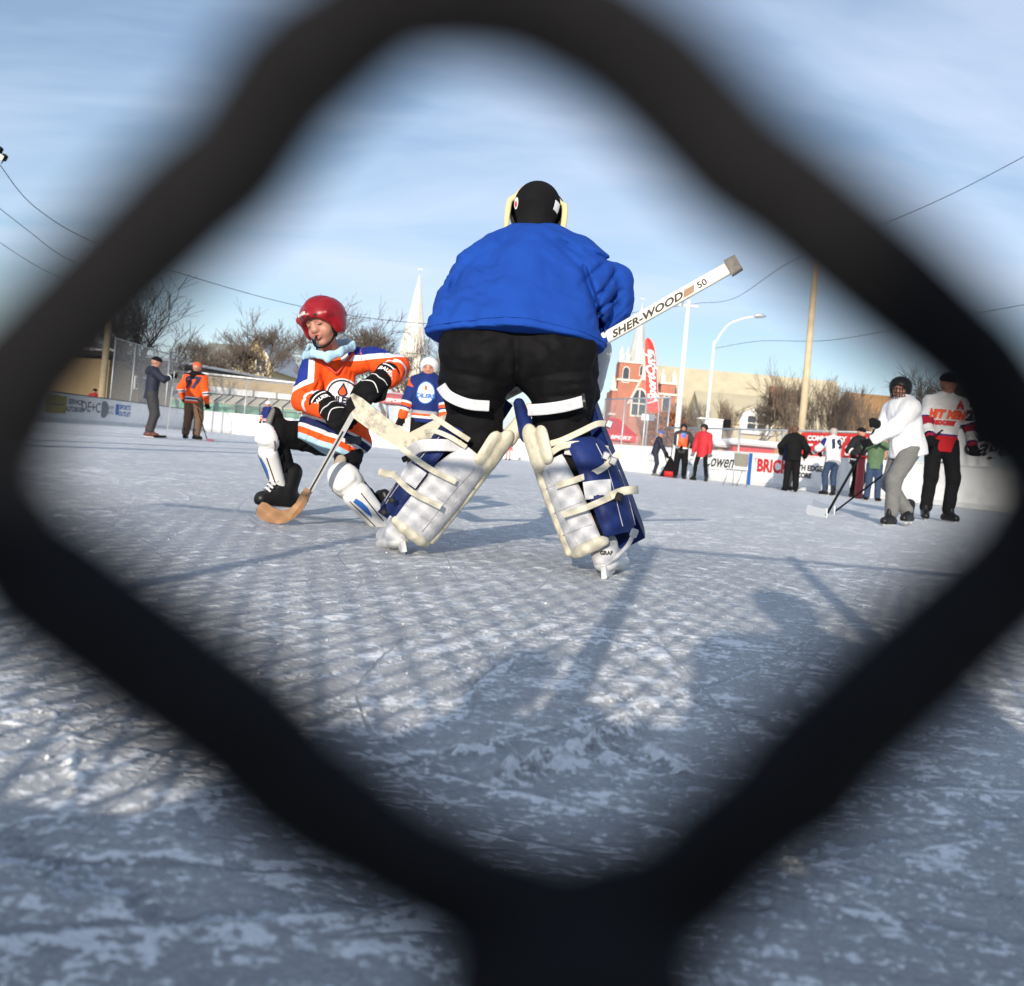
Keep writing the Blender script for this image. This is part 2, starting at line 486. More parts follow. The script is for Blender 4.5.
def stripe_mat(name, torso, arm=None, yoke=None, rough=.75, bump=.25):
    """attributes: v (torso 0..1), a (arm 0..1), sel (<0 on the sleeves), yk (>0 on the yoke)"""
    mt = bpy.data.materials.new(name); mt.use_nodes = True; Lk = mt.node_tree.links
    b = mt.node_tree.nodes['Principled BSDF']
    def at(nme):
        a = nm(mt, 'ShaderNodeAttribute'); a.attribute_name = nme; return a.outputs['Fac']
    col = ramp(mt, torso, at('v'))
    def mixc(fac, A, B):
        x = nm(mt, 'ShaderNodeMix'); x.data_type = 'RGBA'; Lk.new(fac, x.inputs['Factor'])
        Lk.new(A, x.inputs['A'])
        if isinstance(B, tuple): x.inputs['B'].default_value = (*B, 1)
        else: Lk.new(B, x.inputs['B'])
        return x.outputs['Result']
    def gt(s_, v_, less=False):
        x = nm(mt, 'ShaderNodeMath'); x.operation = 'LESS_THAN' if less else 'GREATER_THAN'; Lk.new(s_, x.inputs[0]); x.inputs[1].default_value = v_; return x.outputs[0]
    if yoke:
        yc, pc, pw = yoke
        s_ = at('yk'); col = mixc(gt(s_, 0), col, pc); 
        col = mixc(gt(s_, pw), col, yc)
    if arm:
        ac = ramp(mt, arm, at('a')); col = mixc(gt(at('sel'), 0, True), col, ac)
        if yoke and yoke[0]:
            s2 = at('ya'); col = mixc(gt(s2, 0), col, yoke[1]); col = mixc(gt(s2, yoke[2]), col, yoke[0])
    t = nm(mt, 'ShaderNodeTexCoord'); n = nm(mt, 'ShaderNodeTexNoise'); n.inputs['Scale'].default_value = 9; n.inputs['Detail'].default_value = 5
    Lk.new(t.outputs['Object'], n.inputs['Vector'])
    r = nm(mt, 'ShaderNodeMapRange'); r.inputs[1].default_value = .3; r.inputs[2].default_value = .7; r.inputs[3].default_value = .85; r.inputs[4].default_value = 1.1; Lk.new(n.outputs['Fac'], r.inputs[0])
    v = nm(mt, 'ShaderNodeVectorMath'); v.operation = 'SCALE'; Lk.new(col, v.inputs[0]); Lk.new(r.outputs[0], v.inputs['Scale'])
    Lk.new(v.outputs[0], b.inputs['Base Color']); b.inputs['Roughness'].default_value = rough; b.inputs['Specular IOR Level'].default_value = .18
    n2 = nm(mt, 'ShaderNodeTexNoise'); n2.inputs['Scale'].default_value = 35; n2.inputs['Detail'].default_value = 6; Lk.new(t.outputs['Object'], n2.inputs['Vector'])
    bp = nm(mt, 'ShaderNodeBump'); bp.inputs['Strength'].default_value = bump; bp.inputs['Distance'].default_value = .01; Lk.new(n2.outputs['Fac'], bp.inputs['Height']); Lk.new(bp.outputs[0], b.inputs['Normal'])
    return mt

WHITE = (.66, .66, .67); ORANGE = (.80, .085, .012); NAVY = (.008, .016, .075); RED = (.55, .015, .02); BLACK = (.012, .012, .014)
LBLUE = (.34, .52, .64); CREAM = (.72, .68, .54)
M = {}
M['black'] = mat('black_fabric', (.007, .007, .008), .85, .25, 8, .3, 40, .12)
M['black_nylon'] = mat('black_nylon', (.005, .005, .006), .7, .3, 6, .35, 25, .09)
M['blackplastic'] = mat('black_plastic', (.010, .010, .011), .4, .2, 12, spec=.25)
M['white'] = mat('white_plastic', (.66, .66, .65), .5, .06, 8, .05, 30, dirt=(.4, .38, .35), dirt_amt=.25, dscale=14)
M['whitecloth'] = mat('white_cloth', (.72, .72, .74), .8, .05, 5, .25, 30)
M['cream'] = mat('cream_leather', (.60, .56, .44), .6, .1, 14, .25, 60, .3, dirt=(.30, .26, .20), dirt_amt=.5, dscale=18)
M['padwhite'] = mat('worn_white_padding', (.56, .56, .58), .75, .1, 12, .3, 80, dirt=(.36, .36, .38), dirt_amt=.55, dscale=11)
M['navy'] = mat('navy_fabric', (.006, .009, .026), .75, .2, 8, .2, 40)
M['padblue'] = mat('blue_nylon', (.007, .019, .105), .6, .3, 9, .35, 45, .25)
M['red'] = mat('red_fabric', (.42, .012, .02), .75, .12, 6, .2, 40)
M['helmetred'] = mat('glossy_red_plastic', (.24, .005, .010), .38, .12, 14, spec=.35, coat=.15)
M['orange'] = mat('orange_fabric', ORANGE, .75, .1, 6, .2, 40)
M['grey'] = mat('grey_fabric', (.13, .13, .125), .85, .15, 12, .3, 60)
M['dgrey'] = mat('dark_grey_fabric', (.022, .022, .025), .8, .15, 12, .3, 60)
M['brown'] = mat('brown_fabric', (.12, .068, .036), .85, .15, 8, .3, 40)
M['jeans'] = mat('blue_denim', (.018, .038, .085), .85, .25, 16, .3, 60)
M['green'] = mat('green_fabric', (.065, .12, .06), .8, .2, 8, .2, 40)
M['lblue'] = mat('light_blue_fleece', LBLUE, .9, .1, 9, .4, 60)
M['skin'] = mat('skin', (.43, .20, .14), .5, .07, 14, .06, 120, sss=.25)
M['lips'] = mat('lips', (.42, .10, .09), .4, .05)
M['hairbrown'] = mat('brown_hair', (.09, .04, .02), .6, .3, 60, .4, 90)
M['hairgrey'] = mat('grey_hair', (.34, .30, .27), .6, .2, 60, .4, 90)
M['steel'] = mat('steel', (.55, .55, .56), .28, .1, 20, metal=.9)
M['galv'] = mat('galvanised_steel', (.46, .48, .50), .5, .12, 5, metal=.55)
M['shaft'] = mat('silver_shaft_paint', (.50, .50, .50), .3, .1, 20, metal=.4)
M['wood'] = mat('blond_wood', (.36, .18, .075), .5, .15, 14, dirt=(.3, .15, .07), dirt_amt=.4, dscale=30)
M['polewood'] = mat('weathered_pole_wood', (.50, .40, .26), .85, .16, 3, .4, 20)
M['goaliewood'] = mat('cream_painted_stick', (.50, .46, .36), .6, .12, 9, dirt=(.10, .09, .08), dirt_amt=1.0, dscale=13)
M['bluejersey'] = mat('royal_blue_jersey', (.011, .060, .33), .8, .12, 5, .5, 300, .12)
M['fencewire'] = mat('black_coated_wire', (.014, .014, .016), .8, .35, 260, .5, 900, .15)
M['logo_navy'] = mat('navy_print', (.006, .011, .045), .7); M['logo_white'] = mat('white_print', (.75, .75, .75), .6); M['logo_orange'] = mat('orange_print', ORANGE, .6)
M['logo_red'] = mat('red_print', RED, .6); M['logo_black'] = mat('black_print', (.02, .02, .02), .6)
# ---------------------------------------------------------------- ice and ground
def ice_material():
    mt = bpy.data.materials.new('skated_ice'); mt.use_nodes = True; Lk = mt.node_tree.links; b = mt.node_tree.nodes['Principled BSDF']
    t = nm(mt, 'ShaderNodeTexCoord')
    def noise(sc, det=6, ro=.6, scale=(1, 1, 1), rot=0, dist=0):
        mpn = nm(mt, 'ShaderNodeMapping'); mpn.inputs['Scale'].default_value = scale; mpn.inputs['Rotation'].default_value = (0, 0, rot); Lk.new(t.outputs['Object'], mpn.inputs[0])
        n = nm(mt, 'ShaderNodeTexNoise'); n.inputs['Scale'].default_value = sc; n.inputs['Detail'].default_value = det; n.inputs['Roughness'].default_value = ro; n.inputs['Distortion'].default_value = dist
        Lk.new(mpn.outputs[0], n.inputs['Vector']); return n.outputs['Fac']
    def mth(op, a, c=None, clamp=False):
        x = nm(mt, 'ShaderNodeMath'); x.operation = op; x.use_clamp = clamp
        for i, q in enumerate((a, c)):
            if q is None: continue
            if isinstance(q, (int, float)): x.inputs[i].default_value = q
            else: Lk.new(q, x.inputs[i])
        return x.outputs[0]
    at = nm(mt, 'ShaderNodeAttribute'); at.attribute_name = 'snow'
    sc1 = noise(2.2, 8, .62, (1, 3.2, 1), .25, .3); sc2 = noise(2.2, 8, .62, (3.0, .8, 1), -.5, .3); fine = noise(85, 4, .65, (1, 1.3, 1), .3); mid = noise(9, 12, .8, (1, 1.4, 1), .2)
    s = mth('ADD', mth('MULTIPLY', sc1, .36), mth('MULTIPLY', sc2, .30))
    stk = None
    for rot, sx in ((.35, (1.2, 26, 1)), (-.45, (1.4, 30, 1)), (1.25, (1.3, 24, 1)), (.9, (1.1, 34, 1)), (-1.1, (1.5, 28, 1))):
        q = noise(1.6, 3, .55, sx, rot, .1); q2 = nm(mt, 'ShaderNodeMapRange'); q2.inputs[1].default_value = .60; q2.inputs[2].default_value = .66; Lk.new(q, q2.inputs[0]); stk = q2.outputs[0] if stk is None else mth('MAXIMUM', stk, q2.outputs[0])
    dks = None
    for rot, sx in ((.1, (1.0, 30, 1)), (-.75, (1.2, 26, 1)), (.65, (1.3, 32, 1))):
        q = noise(1.7, 3, .55, sx, rot, .1); q2 = nm(mt, 'ShaderNodeMapRange'); q2.inputs[1].default_value = .63; q2.inputs[2].default_value = .68; Lk.new(q, q2.inputs[0]); dks = q2.outputs[0] if dks is None else mth('MAXIMUM', dks, q2.outputs[0])
    s = mth('ADD', s, mth('MULTIPLY', stk, .26)); s = mth('SUBTRACT', s, mth('MULTIPLY', dks, .26)); s = mth('ADD', s, mth('MULTIPLY', mid, 1.9)); s = mth('ADD', s, mth('MULTIPLY', fine, 2.6))
    s = mth('ADD', s, mth('MULTIPLY', at.outputs['Fac'], .75))
    r = nm(mt, 'ShaderNodeMapRange'); r.inputs[1].default_value = 2.12; r.inputs[2].default_value = 2.90; Lk.new(s, r.inputs[0])
    # thin skate cuts: sharp valleys of warped noise
    cuts = None
    for k, (sc, rot, st) in enumerate(((.55, .2, (1, 5, 1)), (.5, -.55, (5, .9, 1)), (.42, 1.0, (1, 4, 1)), (.9, -.15, (.8, 3.5, 1)))):
        q = noise(sc, 1.5, .4, st, rot, .15); q = mth('ABSOLUTE', mth('SUBTRACT', q, .5))
        q2 = nm(mt, 'ShaderNodeMapRange'); q2.inputs[1].default_value = 0; q2.inputs[2].default_value = .0035; q2.inputs[3].default_value = 1; q2.inputs[4].default_value = 0; Lk.new(q, q2.inputs[0])
        cuts = q2.outputs[0] if cuts is None else mth('MAXIMUM', cuts, q2.outputs[0])
    mx1 = nm(mt, 'ShaderNodeMix'); mx1.data_type = 'RGBA'; Lk.new(r.outputs[0], mx1.inputs['Factor'])
    mx1.inputs['A'].default_value = (.66, .70, .755, 1); mx1.inputs['B'].default_value = (.92, .935, .95, 1)
    mx2 = nm(mt, 'ShaderNodeMix'); mx2.data_type = 'RGBA'; Lk.new(mth('MULTIPLY', cuts, .12), mx2.inputs['Factor']); Lk.new(mx1.outputs['Result'], mx2.inputs['A']); mx2.inputs['B'].default_value = (.30, .35, .42, 1)
    Lk.new(mx2.outputs['Result'], b.inputs['Base Color'])
    rr = nm(mt, 'ShaderNodeMapRange'); rr.inputs[3].default_value = .34; rr.inputs[4].default_value = .85; Lk.new(r.outputs[0], rr.inputs[0]); Lk.new(rr.outputs[0], b.inputs['Roughness'])
    b.inputs['Specular IOR Level'].default_value = .4
    hgt = mth('ADD', mth('MULTIPLY', r.outputs[0], .8), mth('MULTIPLY', fine, .7)); hgt = mth('SUBTRACT', hgt, mth('MULTIPLY', cuts, .6)); hgt = mth('ADD', hgt, mth('MULTIPLY', noise(120, 3, .6), .25))
    bp = nm(mt, 'ShaderNodeBump'); bp.inputs['Strength'].default_value = 1.0; bp.inputs['Distance'].default_value = .014; Lk.new(hgt, bp.inputs['Height']); Lk.new(bp.outputs[0], b.inputs['Normal'])
    return mt
M['ice'] = ice_material()
def plane(name, x0, y0, x1, y1, z, mt, kind='structure', parent=None):
    o = mesh_obj(name, [(x0, y0, z), (x1, y0, z), (x1, y1, z), (x0, y1, z)], [(0, 1, 2, 3)], mt, parent)
    if kind: o['kind'] = kind
    return o
M['snowground'] = mat('trampled_snow', (.55, .56, .58), .9, .12, .3, .5, 2.5, dirt=(.22, .19, .16), dirt_amt=.8, dscale=.25)
plane('ground', -1500, -400, 1500, 2600, -0.06, M['snowground'])
plane('rink_ice_bed', -17.5, -1.2, 40, 50.0, -0.022, M['ice'])

def ice_sheet():
    rs = np.random.RandomState(4)
    nu, nv = 1050, 900
    u = np.linspace(-.8, .8, nu); y = .35 * (49.0 / .35) ** (np.linspace(0, 1, nv))
    Y, U = np.meshgrid(y, u, indexing='ij'); X = U * (Y + 1.2)
    X = X.astype(np.float32).ravel(); Y = Y.astype(np.float32).ravel(); Z0 = np.zeros_like(X)
    fade = 1 / (1 + (Y / 7.0) ** 2)
    n_a = fbm(X * 3 + 5, Y * 1.4, Z0, 5, 3); n_b = fbm(X * 14, Y * 11, Z0, 4, 9); n_c = fbm(X * .8, Y * .5, Z0 + 2, 3, 21)
    n_d = fbm(X * 46, Y * 38, Z0, 3, 31)
    patch = np.clip((n_a - .45) * 4, 0, 1)
    snow = (n_a - .5) * .35 + (n_b - .5) * 1.1 + (n_c - .5) * .4 + (n_d - .5) * 1.3
    H = .006 * (n_b - .5) * (.4 + patch) + .004 * patch * n_d + .004 * (n_a - .5)
    # skate tracks: arcs that cut a groove and throw up a little snow on one side
    near = Y < 14
    idx = np.nonzero(near)[0]; xn = X[idx]; yn = Y[idx]
    dh = np.zeros(len(idx), np.float32); dsn = np.zeros(len(idx), np.float32)
    for k in range(420):
        cx_ = rs.uniform(-4, 4); cy_ = rs.uniform(.6, 9); ang = rs.choice([rs.uniform(-.5, .6), rs.uniform(.2, .9), rs.uniform(-1.4, 1.6)])
        R = rs.uniform(1.2, 12) * rs.choice([-1, 1]); ln = rs.uniform(.5, 2.6)
        nx_, ny_ = -math.sin(ang), math.cos(ang)
        ox, oy = cx_ + nx_ * R, cy_ + ny_ * R
        box = (abs(xn - cx_) < ln) & (abs(yn - cy_) < ln)
        j = np.nonzero(box)[0]
        if not len(j): continue
        dd = np.hypot(xn[j] - ox, yn[j] - oy) - abs(R)
        al = (xn[j] - cx_) * math.cos(ang) + (yn[j] - cy_) * math.sin(ang)
        w = rs.uniform(.003, .007) * (1 + yn[j] * .12); en = np.clip(1.2 - (np.abs(al) / ln) ** 2 * 1.3, 0, 1)
        g = np.exp(-(dd / w) ** 2) * en
        dep = rs.uniform(.3, 1)
        dh[j] -= .0035 * g * dep; dsn[j] -= .7 * g * dep
        if rs.rand() < .6:
            s_ = rs.choice([-1, 1]); ww = w * rs.uniform(1.5, 3.2)
            g2 = np.exp(-((dd - s_ * (w + ww)) / ww) ** 2) * en * (.4 + n_b[idx][j])
            dh[j] += .003 * g2 * dep; dsn[j] += .38 * g2 * dep
    # ploughed snow where skates braked, in the middle of the foreground
    def ridge(pa, pb, w, hgt, wob=.035):
        a = G(*pa); b_ = G(*pb); a = np.array(a[:2]); b_ = np.array(b_[:2]); ba = b_ - a; L_ = np.hypot(*ba)
        qa = np.stack([xn - a[0], yn - a[1]], 1); t = (qa @ ba) / L_ ** 2; pr = (qa @ np.array([-ba[1], ba[0]])) / L_
        nn = fbm(xn * 22, yn * 22, np.zeros_like(xn), 4, 77)
        pr = pr + (nn - .5) * wob
        en = np.clip(np.minimum(t + .05, 1.05 - t) * 7, 0, 1)
        g = np.exp(-np.clip(np.abs(pr) / w, 0, 4) ** 2.5) * en * (3.2 * np.clip(fbm(xn * 60, yn * 60, np.zeros_like(xn), 4, 5, .65) - .28, 0, 1))
        return hgt * g, g
    for pa, pb, w, h_ in (((492, 785), (640, 728), .017, .016), ((545, 772), (620, 757), .010, .008), ((415, 768), (530, 738), .010, .008),
                          ((640, 752), (690, 774), .012, .009), ((560, 735), (680, 700), .010, .006), ((590, 700), (660, 690), .010, .006), ((455, 705), (520, 655), .010, .005),
                          ((380, 742), (430, 725), .02, .006), ((30, 700), (62, 735), .008, .005), ((62, 735), (75, 800), .007, .004)):
        a, g = ridge(pa, pb, w, h_); dh += a * 1.25; dsn += g * .9
    for pa, pb, w in (((330, 700), (510, 660), .006), ((440, 690), (590, 652), .007), ((455, 700), (500, 655), .012), ((560, 715), (690, 680), .008), ((650, 690), (775, 722), .005), ((600, 742), (660, 772), .006), ((0, 830), (180, 930), .012), ((0, 845), (90, 900), .012)):
        a, g = ridge(pa, pb, w, -.006, .006); dh += a; dsn -= g * .8
    Hn = H.copy(); Hn *= fade; Hn[idx] += dh * (1 / (1 + (yn / 9) ** 2)); sn = snow.copy(); sn[idx] += dsn
    V = np.stack([X, Y, Hn], 1)
    a = (np.arange(nv - 1)[:, None] * nu + np.arange(nu - 1)[None, :]).ravel()
    Q = np.stack([a, a + 1, a + nu + 1, a + nu], 1)
    o = mesh_obj('ice', V, Q, M['ice'], None, True, attrs={'snow': sn}); o['kind'] = 'structure'
    # loose snow crumbs
    mb = MB()
    for k in range(420):
        y_ = 1.0 + 6.5 * rs.rand() ** 1.6; x_ = rs.uniform(-.62, .62) * y_
        r = rs.uniform(.001, .0036)
        c = Vector((x_, y_, r * .5)); V_ = []
        for dx, dy, dz in ((1, 0, 0), (-1, 0, 0), (0, 1, 0), (0, -1, 0), (0, 0, 1), (0, 0, -1)):
            V_.append(c + Vector((dx, dy, dz)) * r * rs.uniform(.6, 1.4))
        mb.add(V_, [(0, 2, 4), (2, 1, 4), (1, 3, 4), (3, 0, 4), (2, 0, 5), (1, 2, 5), (3, 1, 5), (0, 3, 5)])
    s = mb.build('snow_crumbs', mat('snow', (.86, .88, .9), .9, .05), None, True); tag(s, 'loose crumbs of snow scattered over the scraped foreground ice', 'snow', kind='stuff')
ice_sheet()

# ---------------------------------------------------------------- the chain-link fence in front of the lens and what stands by it
def near_fence():
    D = .0587
    W3 = lambda px, py: P(px, py, D)
    T, Lf, Rt, B = W3(486, -64), W3(-84, 462), W3(1112, 468), W3(600, 1000)
    h = (Rt - Lf); v = (B - T); c0 = (Lf + Rt + T + B) / 4
    h.y = 0; v.y = 0
    topz = 1.27
    root = thing('chain_link_fence', 'black chain-link fence right in front of the lens, one blurred diamond framing the rink', 'fence', (0, D, 0))
    mb = MB(); rw = .0045; rs = random.Random(12)
    X0, X1 = -2.6, 3.2
    c0 = (Lf + Rt) / 2
    def arc(A, Bn, C, out, wide):
        # straight sides, then a rounded bend at node Bn
        a, c = A.lerp(Bn, .5), C.lerp(Bn, .5); s0 = .58 if wide else .80; pts = [a]
        p1_, p2_ = A.lerp(Bn, s0), C.lerp(Bn, s0); k1 = A.lerp(Bn, s0 + (1 - s0) * .8) + out; k2 = C.lerp(Bn, s0 + (1 - s0) * .8) + out
        for k in range(9):
            t = k / 8; pts.append(p1_ * (1 - t) ** 3 + k1 * 3 * t * (1 - t) ** 2 + k2 * 3 * t * t * (1 - t) + p2_ * t ** 3)
        return pts + [c]
    for jr_ in range(-20, 14):
        for up_ in (0, 1):
            # one cord runs sideways through the nodes L, T, R ... (up_ = 0) or L, B, R ...
            nodes = []
            for i in range(-44, 56):
                low = c0 + v * jr_ + h * (i - .5)
                mid_ = c0 + v * jr_ + h * i + (v * .5 if up_ else v * -.5)
                nodes.append((low, 0)); nodes.append((mid_, 1))
            run = []
            for k in range(1, len(nodes) - 1):
                (A, _), (Bn, sd), (C, _) = nodes[k - 1], nodes[k], nodes[k + 1]
                if Bn.z < .03 or Bn.z > topz or Bn.x < X0 or Bn.x > X1:
                    if len(run) > 8: emit(mb, run, rw, rs)
                    run = []; continue
                vn = v.normalized(); sgn = (1 if up_ else -1) if sd else (-1 if up_ else 1)
                over = vn * sgn * (.0024 if sd else .0030)
                q = arc(A, Bn, C, over, sd)
                yo = .0028 if up_ else -.0028
                for t, p in enumerate(q):
                    if run and t == 0: continue
                    w_ = math.sin(math.pi * t / 10) ** 2; run.append(p + Vector((0, yo * w_ * (1 if sd else -1), 0)))
            if len(run) > 8: emit(mb, run, rw, rs)
    for jr_ in range(-20, 14):
        for i in range(-44, 56):
            for nd in (c0 + v * jr_ + h * i + v * .5,):
                if .03 < nd.z < topz and X0 < nd.x < X1:
                    vn = v.normalized(); mb.tube([nd - vn * .0060, nd - vn * .0045, nd, nd + vn * .0045, nd + vn * .0060], [rw * 1.2, rw * 1.9, rw * 2.2, rw * 1.9, rw * 1.2], 8)
    mb.build('wire_mesh', M['fencewire'], root, True)
    r = MB(); r.tube([(X0, D, 1.285), (X1, D, 1.285)], .021, 12); r.build('top_rail', M['fencewire'], root, True)
    for x in (-1.33, -.17, .52, 1.7, 2.9):
        r = MB(); r.tube([(x, D + .03, -.05), (x, D + .03, 1.33)], .03, 12); r.build('post', M['fencewire'], root, True)
    # low kick board of the fence
    r = MB(); r.box((.3, D - .025, .13), (5.8, .03, .27), bev=.004); r.build('kick_board', mat('kick_board_paint', (.5, .5, .48), .6, .1, 3), root)
def emit(mb, q, rw, rs):
    pts = []; rad = []; n = len(q)
    for k in range(n):
        pts.append(q[k] + Vector((rs.uniform(-1, 1), 0, rs.uniform(-1, 1))) * .00045); rad.append(rw * rs.uniform(.93, 1.10))
    mb.tube(smooth_path(pts, 2), [rad[min(i // 2, n - 1)] for i in range(2 * (n - 1) + 1)], 7)
near_fence()

# ---------------------------------------------------------------- dasher boards round the rink
M['board'] = mat('board_white', (.80, .80, .79), .38, .04, 1.2, dirt=(.50, .50, .52), dirt_amt=.45, dscale=2.2)
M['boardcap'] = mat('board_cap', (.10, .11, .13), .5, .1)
M['kick'] = mat('yellowed_kick_plate', (.62, .63, .62), .5, .1, 2)
BH = 1.05
def gp(px, d): return GX(px, d)
cornerL = Vector((-16.9, 47.5, 0)); 
left_near = Vector((-15.6, 12.0, 0)); farA = cornerL; farB = Vector((GX(520, 46.0).x, 46.0, 0)); rightN = Vector((GX(972, 22.5).x, 22.5, 0))
dirR = (rightN - farB).normalized(); right_end = rightN + dirR * 9
def board_run(name, label, A, B, cap_m=None, n_panels=8, facing=1):
    d = (B - A); L_ = d.length; d = d.normalized(); ang = math.atan2(d.y, d.x); R = Matrix.Rotation(ang, 3, 'Z')
    root = thing(name, label, 'rink boards', A)
    mid = (A + B) / 2
    for i in range(n_panels):
        t0 = L_ * i / n_panels; c = A + d * (t0 + L_ / n_panels / 2) + Vector((0, 0, BH / 2 + .01))
        mb = MB(); mb.box(c, (L_ / n_panels - .012, .06, BH - .02), R, 0, .006); mb.build('panel', M['board'], root)
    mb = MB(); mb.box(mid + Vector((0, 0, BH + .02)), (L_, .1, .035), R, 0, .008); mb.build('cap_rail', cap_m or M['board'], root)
    mb = MB(); mb.box(mid + Vector((0, 0, .08)), (L_, .075, .14), R, 0, .004); mb.build('kick_plate', M['kick'], root)
    return root, d, R
NL = Vector((1, 0, 0))
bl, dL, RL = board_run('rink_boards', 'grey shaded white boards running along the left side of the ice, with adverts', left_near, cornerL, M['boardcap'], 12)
bf, dF, RF = board_run('rink_boards', 'sunlit white boards across the far end below the green bins', farA, farB, None, 7)
br, dR_, RR = board_run('rink_boards', 'white boards down the right side with script adverts and a blue line stripe', farB, right_end, None, 13)
def on_line(A, d, px):
    """point of the line A + t d whose column in the photograph is px (at z .6)"""
    best = None; lo, hi = 0.0, 60.0
    f = lambda t: proj(A + d * t + Vector((0, 0, .6)))[0] - px
    a, b_ = lo, hi
    fa = f(a)
    for _ in range(60):
        m_ = (a + b_) / 2
        if (f(m_) > 0) == (fa > 0): a = m_
        else: b_ = m_
    return A + d * a
def proj(w):
    q = w - CAMP; d = q.y
    return PPX + FPX * q.dot(CR) / d, PPY - FPX * q.dot(CU) / d
def board_text(root, A, d, px, txt, size, mt, z=.6, bold=.0, shear=0, xs=1, name='lettering', side=1, space=1.0):
    p = on_line(A, d, px)
    n = Vector((d.y, -d.x, 0)) * side
    if n.dot(CAMP - p) < 0: n = -n
    X = Vector((-n.y, n.x, 0))
    return decal(name, text_mesh(txt, size, bold, shear, xs, space), p + Vector((0, 0, z)), X, (0, 0, 1), mt, root, None, .036)
def board_rect(root, A, d, px0, px1, z0, z1, mt, name='advert_panel', off=.034):
    a = on_line(A, d, px0); b_ = on_line(A, d, px1); n = Vector((d.y, -d.x, 0))
    if n.dot(CAMP - a) < 0: n = -n
    o = n * off; V = [a + o + Vector((0, 0, z0)), b_ + o + Vector((0, 0, z0)), b_ + o + Vector((0, 0, z1)), a + o + Vector((0, 0, z1))]
    return mesh_obj(name, V, [(0, 1, 2, 3)], mt, root)
M['adyellow'] = mat('yellow_print', (.45, .36, .06), .5, .15); M['adblue'] = mat('blue_print', (.02, .12, .42), .5); M['adgrey'] = mat('grey_print', (.16, .17, .19), .5)
# left side adverts
board_rect(bl, left_near, dL, 44, 65, .32, .95, M['adyellow'])
board_rect(bl, left_near, dL, 46, 63, .60, .66, M['adgrey'], off=.037)
board_text(bl, left_near, dL, 74, 'SERVICE', .26, M['adgrey'], .78, .01, xs=1.25)
board_text(bl, left_near, dL, 74, 'AUTOBODY', .26, M['adgrey'], .50, .01, xs=1.1)
board_text(bl, left_near, dL, 90, 'DE+C', .55, M['adgrey'], .64, .01, xs=1.3)
q = on_line(left_near, dL, 103) + Vector((.036, 0, .62)); 
decal('emblem', disc2(.42, .34), q, (0, -1, 0) if False else (0, 1, 0), (0, 0, 1), M['adgrey'], bl, None, .003)
board_text(bl, left_near, dL, 109, 'INSURE', .2, M['adgrey'], .72, 0, xs=1.2); board_text(bl, left_near, dL, 109, 'CAPITAL', .18, M['adgrey'], .50, 0, xs=1.1)
board_rect(bl, left_near, dL, 114.5, 118, .45, .9, M['adblue'])
board_text(bl, left_near, dL, 124, 'SPORTS', .27, M['adblue'], .78, .01, xs=1.3); board_text(bl, left_near, dL, 124, 'OUTLET', .27, M['adblue'], .50, .01, xs=1.3)
# right side adverts
board_text(br, farB, dR_, 653, 'CHOICE', .22, M['adgrey'], .78); board_text(br, farB, dR_, 653, 'RINK', .22, M['adgrey'], .52)
board_text(br, farB, dR_, 690, 'RC', .34, M['adgrey'], .6)
board_text(br, farB, dR_, 718.5, 'Cowen', .62, M['logo_black'], .70, .008, .35, .92)
board_rect(br, farB, dR_, 710, 724, .40, .415, M['adgrey'])
board_rect(br, farB, dR_, 749, 752.5, .0, 1.05, M['adblue'], 'blue_stripe', .04)
board_text(br, farB, dR_, 758.5, 'The', .28, M['logo_red'], .80, 0)
board_text(br, farB, dR_, 773, 'BRICK', .56, M['logo_red'], .66, .025, 0, .95)
board_text(br, farB, dR_, 804, 'NORTH EDGE', .23, M['logo_black'], .70, .012, xs=1.1); board_text(br, farB, dR_, 804, 'SCORE', .21, M['logo_black'], .47, .012, xs=1.1)

# chain fence on top of the boards
def far_fence(name, label, A, d, R, L_, h0, h1, gap, mt=M['galv'], mesh_gap=.11, posts=True, skip=0):
    root = thing(name, label, 'fence', A)
    up = Vector((0, 0, 1)); back = Vector((d.y, -d.x, 0))
    if back.dot(CAMP - A) > 0: back = -back
    A2 = A + back * .12
    n = int(L_ / gap)
    for i in range(n + 1):
        c = A2 + d * (i * gap); mb = MB(); mb.tube([c + up * -.05, c + up * (h1 + .04)], .034, 8); mb.build('post', mt, root, True)
    mb = MB(); mb.tube([A2 + up * h1, A2 + d * (n * gap) + up * h1], .03, 8); mb.build('top_rail', mt, root, True)
    mb = MB(); hh = h1 - h0; k = int((n * gap) / mesh_gap)
    for i in range(-int(hh / mesh_gap), k):
        for s_ in (1, -1):
            t0 = i * mesh_gap; t1 = t0 + hh
            a0, a1 = max(t0, 0), min(t1, n * gap)
            if a1 <= a0: continue
            z0 = h0 + (a0 - t0) if s_ > 0 else h1 - (a0 - t0); z1 = h0 + (a1 - t0) if s_ > 0 else h1 - (a1 - t0)
            mb.tube([A2 + d * a0 + up * z0, A2 + d * a1 + up * z1], .0045, 3, cap=False)
    mb.build('wire_mesh', mt, root)
    return root
far_fence('chain_link_fence', 'galvanised chain-link fence behind the sunlit far end boards, in front of the green bins', farA, dF, RF, (farB - farA).length, BH, 2.85, 2.85)
f0 = on_line(left_near, dL, 112); far_fence('chain_link_fence', 'galvanised chain-link fence on the left boards next to the man in navy', f0, dL, RL, (cornerL - f0).length, BH, 3.6, 2.2)
g0 = on_line(farB, dR_, 598); g1 = on_line(farB, dR_, 662); g2 = on_line(farB, dR_, 884)
far_fence('chain_link_fence', 'tall section of galvanised fence beside the red feather banner', g0, dR_, RR, (g1 - g0).length, BH, 3.0, (g1 - g0).length / 3)
